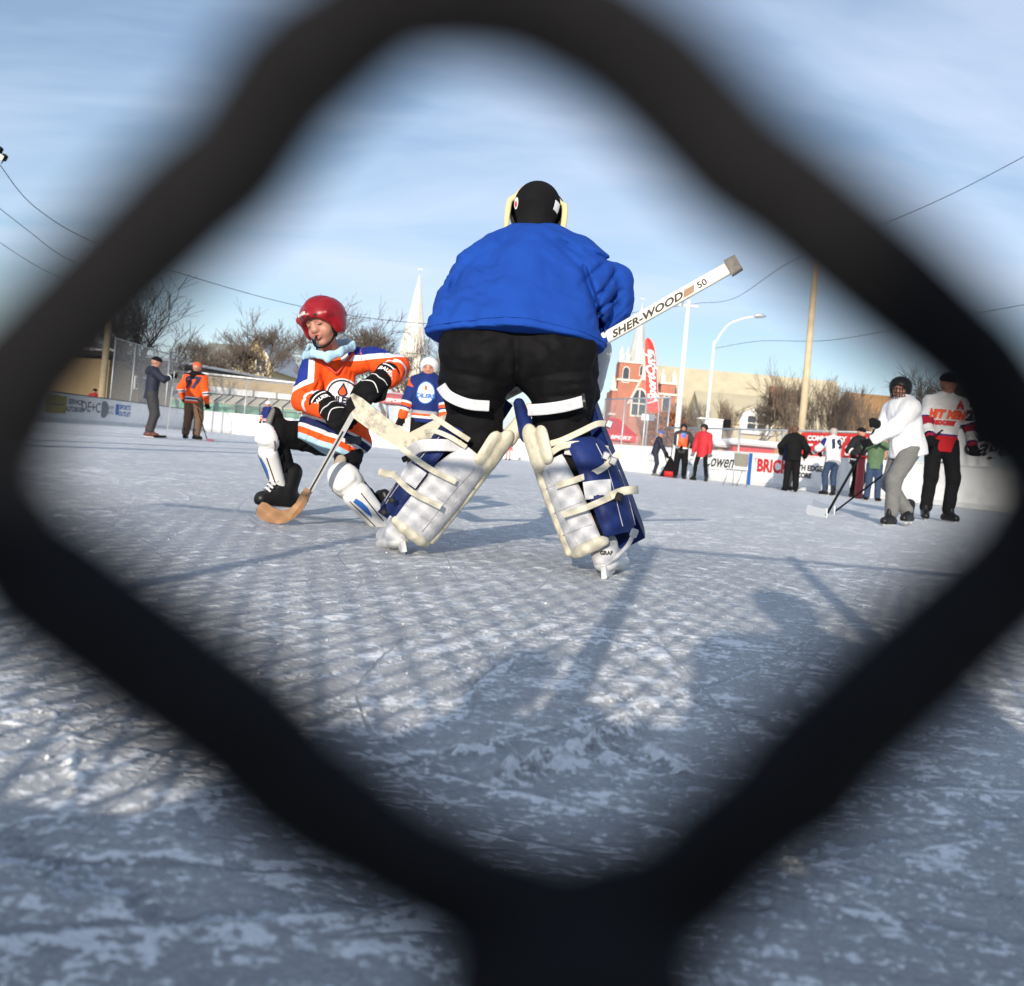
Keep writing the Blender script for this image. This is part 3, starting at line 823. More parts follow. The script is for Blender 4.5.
far_fence('chain_link_fence', 'low galvanised fence on the right boards carrying the long red banner', g1, dR_, RR, (g2 - g1).length + .1, BH, 1.85, (g2 - g1).length / 5)
M['bannerred'] = mat('red_banner', (.55, .03, .025), .65, .1, 3, .2, 4)
def banner(label, pa, pb, z0, z1, txts, mt=M['bannerred'], side=.06):
    a = on_line(farB, dR_, pa); b_ = on_line(farB, dR_, pb); n = Vector((dR_.y, -dR_.x, 0))
    if n.dot(CAMP - a) < 0: n = -n
    a = a - n * .05; b_ = b_ - n * .05
    root = thing('banner', label, 'banner', a)
    L_ = (b_ - a).length; V = []; F = []; nx_, nz_ = 40, 6
    for k in range(nz_ + 1):
        for i in range(nx_ + 1):
            V.append(a + dR_ * (L_ * i / nx_) + Vector((0, 0, z0 + (z1 - z0) * k / nz_)) + n * (.012 * math.sin(i * .5 + k * .4)))
    F = [(k * (nx_ + 1) + i, k * (nx_ + 1) + i + 1, (k + 1) * (nx_ + 1) + i + 1, (k + 1) * (nx_ + 1) + i) for k in range(nz_) for i in range(nx_)]
    mesh_obj('sheet', V, F, mt, root, True)
    X = Vector((-n.y, n.x, 0))
    for px, txt, sz, z, xs in txts:
        p = on_line(farB, dR_, px) - n * .05 + Vector((0, 0, z)); decal('lettering', text_mesh(txt, sz, .012, 0, xs), p, X, (0, 0, 1), M['logo_white'], root, None, .045)
banner('long red banner with small white capitals on the fence behind the player numbered 19', 797, 878, 1.06, 1.80, [(823, 'COMMUNITY', .20, 1.62, 1.3), (862, 'LEAGUE', .26, 1.58, 1.2), (806, 'IT', .42, 1.28, 1), (848, 'ST', .40, 1.28, 1)])
banner('white banner with black script beside the man in the white and red jersey', 952, 990, 1.06, 2.0, [], M['board'])
q = on_line(farB, dR_, 981); n_ = Vector((dR_.y, -dR_.x, 0)); n_ = n_ if n_.dot(CAMP - q) > 0 else -n_
decal('lettering', text_mesh('Cage', .62, .012, .35), q - n_ * .05 + Vector((0, 0, 1.55)), (-n_.y, n_.x, 0), (0, 0, 1), M['logo_black'], bpy.data.objects['banner.001'], None, .045)

# ---------------------------------------------------------------- bare trees
M['bark'] = mat('grey_brown_bark', (.105, .082, .066), .9, .3, 4, .4, 20)
M['barklight'] = mat('tan_twigs', (.17, .125, .09), .9, .3, 4)
M['barkdark'] = mat('dark_bark', (.045, .036, .030), .9, .3, 4)
def tree_mesh(seed, H, r0, spread=.5, levels=5, upright=.15, kids=(2, 4), first=.25, rmin=.012, nshoots=1, lenf=.72):
    rs = random.Random(seed); tr = MB(); cr = MB()
    def grow(p, d, ln, r, lv, mb):
        n = 3 if lv < levels - 1 else 2
        pts = [p]; rad = [r]; q = p.copy(); dd = d.copy()
        for i in range(n):
            dd = (dd + Vector((rs.uniform(-1, 1), rs.uniform(-1, 1), rs.uniform(-.6, .8))) * .16 + Vector((0, 0, upright * .3))).normalized()
            q = q + dd * ln / n; pts.append(q.copy()); rad.append(max(r * (1 - .45 * (i + 1) / n), rmin))
        mb.tube(pts, rad, 7 if lv == 0 else (5 if lv < 2 else 3), cap=False)
        if lv >= levels: return
        k = rs.randint(*kids) + (1 if lv >= 2 else 0)
        for j in range(k):
            t = rs.uniform(.45, 1.0) if j else 1.0
            ii = min(int(t * n), n - 1); pp = pts[ii].lerp(pts[ii + 1], t * n - ii)
            az = rs.uniform(0, 2 * math.pi); sp_ = spread * rs.uniform(.55, 1.35)
            o = dd.orthogonal().normalized(); o = Matrix.Rotation(az, 3, dd) @ o
            nd = (dd * math.cos(sp_) + o * math.sin(sp_)).normalized()
            grow(pp, nd, ln * lenf * rs.uniform(.75, 1.15), max(r * .55 * rs.uniform(.8, 1.1), rmin), lv + 1, cr)
    for s_ in range(nshoots):
        lean = Vector((rs.uniform(-1, 1), rs.uniform(-1, 1), 0)) * (.12 if nshoots == 1 else .45)
        grow(Vector((rs.uniform(-.2, .2) * (nshoots > 1), rs.uniform(-.2, .2) * (nshoots > 1), -.1)), (Vector((0, 0, 1)) + lean).normalized(), H * (first if nshoots == 1 else .34), r0, 0, tr)
    return tr, cr
PROTO = {}
def proto_tree(key, bark, **kw):
    tr, cr = tree_mesh(**kw)
    zmax = max(v[2] for v in cr.v); zmax = zmax or 1
    PROTO[key] = (tr, cr, bark, zmax)
proto_tree('big', M['barkdark'], seed=3, H=10, r0=.34, spread=.55, levels=6, upright=.16, kids=(2, 3), first=.22, rmin=.011, lenf=.86)
proto_tree('round', M['bark'], seed=8, H=9, r0=.22, spread=.50, levels=7, upright=.22, kids=(2, 3), first=.20, rmin=.008, lenf=.82)
proto_tree('round2', M['bark'], seed=15, H=9, r0=.22, spread=.52, levels=7, upright=.20, kids=(2, 3), first=.20, rmin=.008, lenf=.82)
proto_tree('bush', M['barklight'], seed=21, H=7, r0=.08, spread=.32, levels=5, upright=.45, kids=(2, 3), first=.3, rmin=.007, nshoots=6, lenf=.76)
proto_tree('bush2', M['bark'], seed=33, H=7, r0=.08, spread=.36, levels=5, upright=.4, kids=(2, 3), first=.3, rmin=.007, nshoots=6, lenf=.76)
PM = {}
def place_tree(key, px, d, top_py, label, rot=0.0, group='bare trees behind the rink', wide=1.0, name='bare_tree'):
    tr, cr, bark, zm = PROTO[key]
    base = GX(px, d, -.05); ztop = P(px, top_py, d).z; s_ = ztop / zm
    root = thing(name, label, 'tree', base, group)
    if key not in PM:
        a = tr.build('trunk', bark, root, True, loc=(0, 0, 0)); b_ = cr.build('crown', bark, root, False, loc=(0, 0, 0))
        # meshes were written around the origin
        off = np.array(base)
        for o in (a, b_):
            n = len(o.data.vertices); c = np.zeros(n * 3, np.float32); o.data.vertices.foreach_get('co', c); c = (c.reshape(-1, 3) + off).ravel(); o.data.vertices.foreach_set('co', c); o.data.update()
        PM[key] = (a, b_)
    else:
        for o in PM[key]:
            c = o.copy(); COL.objects.link(c); c.parent = root
    root.scale = (s_ * wide, s_ * wide, s_); root.rotation_euler = (0, 0, rot)
    return root
T_ = [('big', 136, 50, 268, 'dark bare tree with thick forked limbs over the left fence, behind the man in navy', .6, 1.35),
      ('round', 262, 66, 298, 'bare tree left of the red helmet, in front of the cream gable', 0, 1.1),
      ('round2', 290, 62, 288, 'dense bare tree just behind the red helmet', 1.9, 1.1),
      ('round', 206, 74, 322, 'smaller bare tree above the grey house roof', 2.4, 1.0),
      ('round2', 70, 58, 300, 'bare tree at the far left mostly hidden by the blurred wire', .3, 1.0),
      ('round', 388, 60, 300, 'bare tree between the orange jersey and the pale steeple', 1.2, 1.0),
      ('round2', 424, 58, 312, 'bare tree in front of the pale steeple, left of the goalie', 3.6, .9),
      ('bush2', 448, 66, 352, 'low bare tree half hidden by the left side of the goalie', .9, 1),
      ('bush', 590, 70, 396, 'short bare bush left of the brick church', .9, 1),
      ('bush', 668, 74, 392, 'bare bush at the foot of the brick turret', .1, 1.0),
      ('bush2', 692, 72, 392, 'bare bush just right of the tall white pole', 1.3, 1.0),
      ('bush', 718, 70, 386, 'spreading bare bush right of the street lamp', 2.2, 1.0),
      ('round', 752, 66, 360, 'bare tree in front of the dormer window', 4.2, .95),
      ('bush', 782, 62, 352, 'tall bare tree left of the wooden pole', 3.1, .9),
      ('bush2', 826, 60, 372, 'dark bare bush right of the wooden pole', .4, 1.1),
      ('bush2', 850, 62, 372, 'dark bare bush above the red banner', 2.0, 1.1),
      ('bush', 872, 66, 384, 'bare bush left of the black helmeted player', 3.4, 1.0),
      ('round2', 940, 60, 360, 'bare tree behind the man in the white and red jersey', 5.0, 1.0),
      ('round', 985, 56, 350, 'bare tree at the far right behind the blurred wire', 1.0, 1.0),
      ('bush', 640, 84, 405, 'bare bush in front of the arched church window', 2.9, 1.0)]
for key, px, d, ty, lab, rot, w in T_: place_tree(key, px, d, ty, lab, rot, wide=w)
M['russet'] = mat('russet_leaves', (.26, .09, .03), .9, .3, 3)
def shrub(px, d, top, label):
    base = GX(px, d, 0); H = P(px, top, d).z; rs = random.Random(5); root = thing('leafy_shrub', label, 'shrub', base)
    mb = MB()
    for k in range(7): mb.tube([base, base + Vector((rs.uniform(-.3, .3), rs.uniform(-.3, .3), .8)) * H * .8], [.06, .02], 5)
    mb.build('stem', M['bark'], root)
    mb = MB()
    for k in range(2600):
        a = rs.uniform(0, 6.28); r = rs.random() ** .5 * H * .42; z = rs.uniform(.15, 1.0) * H; r *= math.sqrt(max(0, 1 - (z / H - .45) ** 2 * 2.6))
        c = base + Vector((math.cos(a) * r, math.sin(a) * r, z)); n = Vector((rs.gauss(0, 1), rs.gauss(0, 1), rs.gauss(0, 1))).normalized(); o = n.orthogonal() * .09; q = n.cross(o)
        mb.add([c - o, c + q * .6, c + o, c - q * .6], [(0, 1, 2, 3)])
    mb.build('crown', M['russet'], root)
shrub(664, 70, 412, 'russet leafed shrub behind the fence, left of the tall white pole')

# ---------------------------------------------------------------- buildings
def brick_mat(name, c1, c2, scale=1.6):
    mt = bpy.data.materials.new(name); mt.use_nodes = True; Lk = mt.node_tree.links; b = mt.node_tree.nodes['Principled BSDF']
    t = nm(mt, 'ShaderNodeTexCoord'); mp_ = nm(mt, 'ShaderNodeMapping'); mp_.inputs['Rotation'].default_value = (math.pi / 2, 0, 0); Lk.new(t.outputs['Object'], mp_.inputs[0])
    br_ = nm(mt, 'ShaderNodeTexBrick'); br_.inputs['Scale'].default_value = scale; br_.inputs['Color1'].default_value = (*c1, 1); br_.inputs['Color2'].default_value = (*c2, 1); br_.inputs['Mortar'].default_value = (.4, .36, .3, 1); br_.inputs['Mortar Size'].default_value = .02
    Lk.new(mp_.outputs[0], br_.inputs['Vector'])
    n = nm(mt, 'ShaderNodeTexNoise'); n.inputs['Scale'].default_value = .5; n.inputs['Detail'].default_value = 6; Lk.new(t.outputs['Object'], n.inputs['Vector'])
    r = nm(mt, 'ShaderNodeMapRange'); r.inputs[3].default_value = .7; r.inputs[4].default_value = 1.3; Lk.new(n.outputs['Fac'], r.inputs[0])
    v = nm(mt, 'ShaderNodeVectorMath'); v.operation = 'SCALE'; Lk.new(br_.outputs['Color'], v.inputs[0]); Lk.new(r.outputs[0], v.inputs['Scale']); Lk.new(v.outputs[0], b.inputs['Base Color']); b.inputs['Roughness'].default_value = .85
    return mt
M['brick'] = brick_mat('red_brick', (.40, .10, .045), (.32, .075, .04))
M['stone'] = mat('pale_stone_trim', (.62, .58, .50), .8, .1, 2)
M['spire'] = mat('pale_metal_roof', (.46, .47, .46), .6, .12, .6, dirt=(.32, .33, .33), dirt_amt=.4, dscale=.6)
M['naveroof'] = mat('cream_shingle_roof', (.45, .40, .28), .85, .1, .5, .3, 6)
M['cream_wall'] = mat('cream_wall', (.48, .42, .30), .85, .1, .6)
M['tanwall'] = mat('tan_wall', (.33, .24, .13), .85, .15, .6)
M['glass'] = mat('dark_window_glass', (.04, .05, .07), .15, .2, 2)
M['greyroof'] = mat('grey_shingle_roof', (.20, .20, .17), .9, .15, .8, .3, 8)
M['brownwall'] = mat('orange_tan_wall', (.38, .20, .08), .9, .2, .5)
M['whitewall'] = mat('white_painted_wall', (.66, .66, .64), .7, .08, .7, dirt=(.45, .42, .38), dirt_amt=.4, dscale=.8)
def gable(mbw, mbr, x0, x1, y0, y1, z0, ze, zr, axis='x', over=.4, O=Vector((0, 0, 0))):
    """walls + gabled roof slab; ridge along axis; coordinates relative to O"""
    V = lambda x, y, z: tuple(O + Vector((x, y, z)))
    if axis == 'x':
        ym = (y0 + y1) / 2
        pts = [V(x0, y0, z0), V(x1, y0, z0), V(x1, y1, z0), V(x0, y1, z0), V(x0, y0, ze), V(x1, y0, ze), V(x1, y1, ze), V(x0, y1, ze), V(x0, ym, zr), V(x1, ym, zr)]
        mbw.add(pts, [(0, 1, 5, 4), (2, 3, 7, 6), (1, 2, 6, 9, 5), (3, 0, 4, 8, 7), (4, 5, 9, 8), (6, 7, 8, 9)])
        sl_ = (zr - ze) / (ym - y0); t = .25
        for s_ in (-1, 1):
            ye = ym + s_ * ((y1 - y0) / 2 + over); zz_ = zr - sl_ * ((y1 - y0) / 2 + over)
            a = [V(x0 - over, ym, zr + .02), V(x1 + over, ym, zr + .02), V(x1 + over, ye, zz_ + .02), V(x0 - over, ye, zz_ + .02)]
            b_ = [V(x0 - over, ym, zr + t), V(x1 + over, ym, zr + t), V(x1 + over, ye, zz_ + t), V(x0 - over, ye, zz_ + t)]
            mbr.add(a + b_, [(0, 1, 2, 3), (7, 6, 5, 4), (2, 6, 7, 3), (0, 3, 7, 4), (1, 5, 6, 2)])
    else:
        xm = (x0 + x1) / 2
        pts = [V(x0, y0, z0), V(x1, y0, z0), V(x1, y1, z0), V(x0, y1, z0), V(x0, y0, ze), V(x1, y0, ze), V(x1, y1, ze), V(x0, y1, ze), V(xm, y0, zr), V(xm, y1, zr)]
        mbw.add(pts, [(0, 1, 5, 8, 4), (2, 3, 7, 9, 6), (1, 2, 6, 5), (3, 0, 4, 7), (4, 8, 9, 7), (5, 6, 9, 8)])
        sl_ = (zr - ze) / (xm - x0); t = .25
        for s_ in (-1, 1):
            xe = xm + s_ * ((x1 - x0) / 2 + over); zz_ = zr - sl_ * ((x1 - x0) / 2 + over)
            a = [V(xm, y0 - over, zr + .02), V(xm, y1 + over, zr + .02), V(xe, y1 + over, zz_ + .02), V(xe, y0 - over, zz_ + .02)]
            b_ = [V(xm, y0 - over, zr + t), V(xm, y1 + over, zr + t), V(xe, y1 + over, zz_ + t), V(xe, y0 - over, zz_ + t)]
            mbr.add(a + b_, [(0, 1, 2, 3), (7, 6, 5, 4), (2, 6, 7, 3), (0, 3, 7, 4), (1, 5, 6, 2)])
def window(root, c, w, h, arch=False, frame=M['stone'], glass=M['glass'], mullion=True, proud=.1):
    """window on a wall facing -Y at c (centre of the opening, on the wall plane)"""
    c = Vector(c); out = []; n = 10
    if arch:
        ha = h - w / 2 * 1.35
        out = [(-w / 2, -h / 2), (w / 2, -h / 2), (w / 2, -h / 2 + ha)]
        for k in range(1, n):
            a = math.pi * k / n; out.append((w / 2 * math.cos(a), -h / 2 + ha + w / 2 * 1.35 * math.sin(a)))
        out.append((-w / 2, -h / 2 + ha))
    else: out = [(-w / 2, -h / 2), (w / 2, -h / 2), (w / 2, h / 2), (-w / 2, h / 2)]
    fr = MB(); big = [(x * (1 + .22), y * (1 + .14)) for x, y in out]
    k = len(out)
    for yy in (-proud,):
        V = [c + Vector((x, yy, z)) for x, z in big] + [c + Vector((x, yy, z)) for x, z in out] + [c + Vector((x, .02, z)) for x, z in big] + [c + Vector((x, .02, z)) for x, z in out]
        F = []
        for i in range(k):
            j = (i + 1) % k; F += [(i, j, k + j, k + i), (2 * k + i, 2 * k + j, j, i), (k + i, k + j, 3 * k + j, 3 * k + i)]
        fr.add(V, F)
    if mullion:
        fr.box(c + Vector((0, -proud * .6, 0)), (w * .09, proud * .5, h * .96)); fr.box(c + Vector((0, -proud * .55, -h * .05)), (w * .96, proud * .5, w * .08))
    f = fr.build('window', frame, root); g = MB(); g.add([c + Vector((x, -.012, z)) for x, z in out], [tuple(range(k))]); g.build('pane', glass, f)
    return f
def church():
    GX = lambda px, d, z=0.0: gp(px - 3, d)
    D = 200.0; s = D / FPX
    def Q(px, py, d=D): w = P(px, py, d); return w
    base = GX(632, D); root = thing('brick_church', 'red brick church with a pale pointed spire and long cream roof, behind the feather banner', 'church', base)
    w = MB(); 
    def blk(px0, px1, top, d, dep, mb=w, bev=0):
        a = GX(px0, d); b_ = GX(px1, d); z = Q((px0 + px1) / 2, top, d).z
        mb.box(((a.x + b_.x) / 2, d + dep / 2, z / 2), (b_.x - a.x, dep, z)); return (a.x, b_.x, z)
    t1 = blk(614, 644, 362, D, 7.0)           # main tower
    t2 = blk(609, 672, 392, D + .6, 12)      # wider front
    t3 = blk(657, 671, 383, D + 1.2, 5)       # turret on the right
    w.build('wall', M['brick'], root)
    # stone bands and pinnacles
    st = MB()
    for (x0, x1, z, y) in ((t1[0], t1[1], t1[2], D), (t1[0], t1[1], t1[2] - 4.0, D), (t2[0], t2[1], t2[2], D + .6), (t2[0], t2[1], t2[2] - 5.4, D + .6), (t3[0], t3[1], t3[2], D + 1.2)):
        st.box(((x0 + x1) / 2, y + 1.5, z), (x1 - x0 + .6, 3.6, .42))
    st.build('stone_band', M['stone'], root)
    for x in (t1[0] + .3, t1[0] + 1.7, t1[1] - 1.7, t1[1] - .3, t3[0] + .3, t3[1] - .3, t2[0] + .3):
        z = t1[2] if x <= t1[1] and x >= t1[0] else (t3[2] if x > t3[0] - .2 else t2[2]); pm = MB(); y = D + .5 if z == t1[2] else D + 1.6
        pm.box((x, y, z + .8), (.95, .95, 1.7)); pm.tube([(x, y, z + 1.6), (x, y, z + 3.4)], [.55, .05], 4); pm.build('pinnacle', M['stone'], root)
    # spire: octagonal, on the tower
    cx_ = (t1[0] + t1[1]) / 2 + .9; zt = Q(637, 292).z; zb = t1[2]
    sp_ = MB(); pts = [(cx_, D + 3.5, zb - .5), (cx_, D + 3.5, zb + 1.2), (cx_, D + 3.5, zt - 1.5)]
    sp_.tube(pts, [2.35, 2.05, .07], 8); spo = sp_.build('spire', M['spire'], root)
    cr_ = MB(); cr_.tube([(cx_, D + 3.5, zt - 2), (cx_, D + 3.5, zt)], .07, 6); cr_.box((cx_, D + 3.5, zt - .7), (.9, .12, .14)); cr_.build('cross', M['galv'], spo)
    # gable between tower and turret with statue niche
    gb = MB(); gx0, gx1 = GX(627, D - .4).x, GX(651, D - .4).x; zg = Q(637, 375).z; zgb = Q(637, 405).z
    gb.add([(gx0, D - .5, 0), (gx1, D - .5, 0), (gx1, D - .5, zgb), ((gx0 + gx1) / 2, D - .5, zg), (gx0, D - .5, zgb)] + [(gx0, D + 1, 0), (gx1, D + 1, 0), (gx1, D + 1, zgb), ((gx0 + gx1) / 2, D + 1, zg), (gx0, D + 1, zgb)],
           [(0, 1, 2, 3, 4), (2, 7, 8, 3), (3, 8, 9, 4), (1, 6, 7, 2), (5, 0, 4, 9)])
    gb.build('gable_wall', M['brick'], root)
    gt = MB(); a = Vector((gx0 - .3, D - .62, zgb)); b_ = Vector(((gx0 + gx1) / 2, D - .62, zg + .3)); c_ = Vector((gx1 + .3, D - .62, zgb))
    gt.tube([a, b_], .26, 4); gt.tube([b_, c_], .26, 4); gt.box(((gx0 + gx1) / 2 - .1, D - .8, zg + 1.2), (.8, .5, 4.6)); gt.tube([((gx0 + gx1) / 2 - .1, D - .8, zg + 3.4), ((gx0 + gx1) / 2 - .1, D - .8, zg + 5.2)], [.5, .05], 4); gt.build('gable_trim', M['stone'], root)
    window(root, ((gx0 + gx1) / 2 - .6, D - .5, Q(633, 402).z), 2.9, 5.6, True)
    window(root, (GX(621, D).x, D, Q(621, 374).z), 1.3, 3.2, True, mullion=False)
    window(root, (GX(637, D).x, D, Q(637, 370).z), 1.1, 2.2, True, mullion=False)
    window(root, (GX(618, D).x, D + .6, Q(618, 402).z), 1.4, 3.0, True, mullion=False)
    window(root, (GX(646, D).x - .2, D - .5 + 1.1, Q(646, 400).z), 1.2, 3.0, True, mullion=False)
    window(root, (GX(664, D).x, D + .6, Q(664, 403).z), 1.6, 3.4, True, mullion=False)
    # nave
    nw, nr = MB(), MB(); n0 = GX(655, D + 8).x; n1 = GX(838, D + 8).x; zr = Q(700, 369, D + 14).z; ze = Q(720, 421, D + 5).z
    gable(nw, nr, n0, n1, D + 5, D + 23, 0, ze, zr - .3, 'x', .5)
    nw.build('nave_wall', M['cream_wall'], root); nr.build('roof', M['naveroof'], root)
church()
def steeple():
    D = 230.0; base = GX(402, D); root = thing('church_steeple', 'pale white steeple with a cross behind bare trees, left of the goalie', 'steeple', base)
    w = MB(); x = base.x; z1 = P(414, 352, D).z; zt = P(419, 272, D).z
    w.box((x, D + 3, z1 / 2), (5.2, 5.2, z1)); 
    w.build('tower', M['stone'], root)
    s = MB(); s.tube([(x + .3, D + 3, z1 - .3), (x + .3, D + 3, zt)], [3.6, .12], 8); 
    so_ = s.build('spire', mat('white_spire', (.62, .60, .54), .7, .12, .8, dirt=(.3, .3, .3), dirt_amt=.3, dscale=2), root)
    c = MB(); c.tube([(x + .3, D + 3, zt - .5), (x + .3, D + 3, zt + 2.2)], .12, 6); c.box((x + .3, D + 3, zt + 1.3), (1.1, .15, .2)); c.build('cross', M['galv'], so_)
    for dx in (-2.1, 2.1):
        p = MB(); p.box((x + dx, D + .7, z1 + 1), (.8, .8, 2.4)); p.tube([(x + dx, D + .7, z1 + 2), (x + dx, D + .7, z1 + 4.5)], [.5, .04], 4); p.build('pinnacle', M['stone'], root)
    for dz in (3, 9): window(root, (x, D + .4, z1 - dz), 1.6, 3.6, True)
steeple()
def house(label, px0, px1, d, eave, ridge, axis, wall, roof, dep=9, wins=(), chim=None, name='house'):
    a = GX(px0 - 6, d); b_ = GX(px1 - 6, d); ze = P((px0 + px1) / 2, eave, d).z; zr = P((px0 + px1) / 2, ridge, d + (dep / 2 if axis == 'x' else 0)).z
    root = thing(name, label, 'house', ((a.x + b_.x) / 2, d, 0)); w, r = MB(), MB()
    gable(w, r, a.x, b_.x, d, d + dep, -.1, ze, zr, axis, .35); w.build('wall', wall, root); ro = r.build('roof', roof, root)
    for px, py, ww, hh in wins: window(root, (GX(px, d).x, d, P(px, py, d).z), ww, hh, frame=M['whitewall'], proud=.08)
    if chim:
        px, top, cw = chim; c = MB(); z = P(px, top, d + dep / 2).z; c.box((GX(px, d + dep / 2).x, d + dep / 2 - 1.2, z - 1.2), (cw, .8, 2.4)); c.box((GX(px, d + dep / 2).x, d + dep / 2 - 1.2, z + .06), (cw + .2, 1, .16)); c.build('chimney', M['brick'], ro)
    return root
house('house with a grey shingle roof behind the bare limb, left of the cream gable', 196, 243, 92, 364, 346, 'x', M['cream_wall'], M['greyroof'], 9, [(205, 372, 1, 1.2), (225, 374, 1, 1.2)])
house('cream gabled house behind bare trees, left of the red helmet', 238, 272, 88, 364, 337, 'y', mat('cream_gable', (.56, .45, .24), .8, .1), M['whitewall'], 12, [(255, 366, .9, 1.2)])
house('cream house with a small white dormer window and brick chimney, right of the street lamp', 706, 800, 96, 424, 398, 'x', M['cream_wall'], M['naveroof'], 10, [], (765, 388, 1.2))
h_ = house('tan brick house right of the wooden pole, above the red banner', 862, 906, 84, 418, 398, 'x', M['brownwall'], mat('orange_roof', (.34, .19, .08), .9, .2), 8, [], (884, 386, 1.0))
def dormer():
    d = 97.0; c = GX(748, d); z = P(748, 423, d).z; root = bpy.data.objects['house.002']; w, r = MB(), MB()
    gable(w, r, c.x - 1.7, c.x + 1.7, d - 1.4, d + 4, z - 1.2, z + .9, z + 1.8, 'y', .25)
    dd = w.build('dormer', M['whitewall'], root); r.build('dormer_roof', M['naveroof'], dd)
    window(root, (c.x, d - 1.4, z), 1.9, 1.3, frame=M['whitewall'], proud=.07)
dormer()
# long tan building with dark eave and white edge on the left, cream wall before it
def long_building():
    A = Vector((GX(104, 52).x, 52, 0)); B = Vector((GX(340, 78).x, 78, 0)); d = (B - A); L_ = d.length; d.normalize(); R = Matrix.Rotation(math.atan2(d.y, d.x), 3, 'Z'); n = R @ Vector((0, 1, 0))
    zt = P(118, 354, 53).z; root = thing('long_low_building', 'long low tan building with a dark eave and white roof edge behind the fence', 'building', A)
    w = MB(); w.box(A + d * L_ / 2 + n * 3 + Vector((0, 0, zt / 2 - .2)), (L_, 6, zt - .4), R); w.build('wall', M['tanwall'], root)
    r = MB(); r.box(A + d * L_ / 2 + n * 2.8 + Vector((0, 0, zt - .12)), (L_ + 1.2, 7.4, .24), R); r.build('roof', M['barkdark'], root)
    r = MB(); r.box(A + d * L_ / 2 + n * 2.8 + Vector((0, 0, zt + .09)), (L_ + 1.0, 7.2, .16), R); r.build('snow_cover', M['board'], root)
    for t in (.1, .25, .42, .6, .78):
        p = A + d * L_ * t; f = MB(); f.box(p - n * .03 + Vector((0, 0, zt * .62)), (1.3, .08, .8), R); ff = f.build('window', M['whitewall'], root); g = MB(); g.box(p - n * .075 + Vector((0, 0, zt * .62)), (1.1, .02, .6), R); g.build('pane', M['glass'], ff)
long_building()
def long_wall():
    A = Vector((GX(150, 57).x, 57, 0)); B = Vector((GX(345, 60).x, 60, 0)); d = (B - A); L_ = d.length; d.normalize(); R = Matrix.Rotation(math.atan2(d.y, d.x), 3, 'Z')
    z1 = P(300, 384, 59).z; z0 = z1 * .80; root = thing('site_cabin', 'long white and cream flat cabin behind the green bins', 'cabin', A)
    w = MB(); w.box(A + d * L_ / 2 + Vector((0, 1.4, z0 / 2)), (L_, 2.8, z0), R); w.build('wall', M['whitewall'], root)
    w = MB(); w.box(A + d * L_ / 2 + Vector((0, 1.4, (z0 + z1) / 2)), (L_ + .1, 2.9, z1 - z0), R); w.build('parapet', M['tanwall'], root)
    for t in (.12, .3, .48, .66, .84):
        p = A + d * L_ * t; f = MB(); f.box(p + Vector((0, -.05, z0 * .72)), (1.2, .08, .7), R); ff = f.build('window', M['galv'], root); g = MB(); g.box(p + Vector((0, -.10, z0 * .72)), (1.04, .02, .54), R); g.build('pane', M['glass'], ff)
    for t in np.linspace(.02, .98, 9):
        p = A + d * L_ * float(t); f = MB(); f.box(p + Vector((0, -.03, z1 / 2)), (.12, .06, z1), R); f.build('wall_post', M['greyroof'], root)
    w = MB(); w.box(A + d * L_ / 2 + Vector((0, 1.35, z1 + .05)), (L_ + .3, 3.1, .1), R); w.build('roof', M['board'], root)
long_wall()
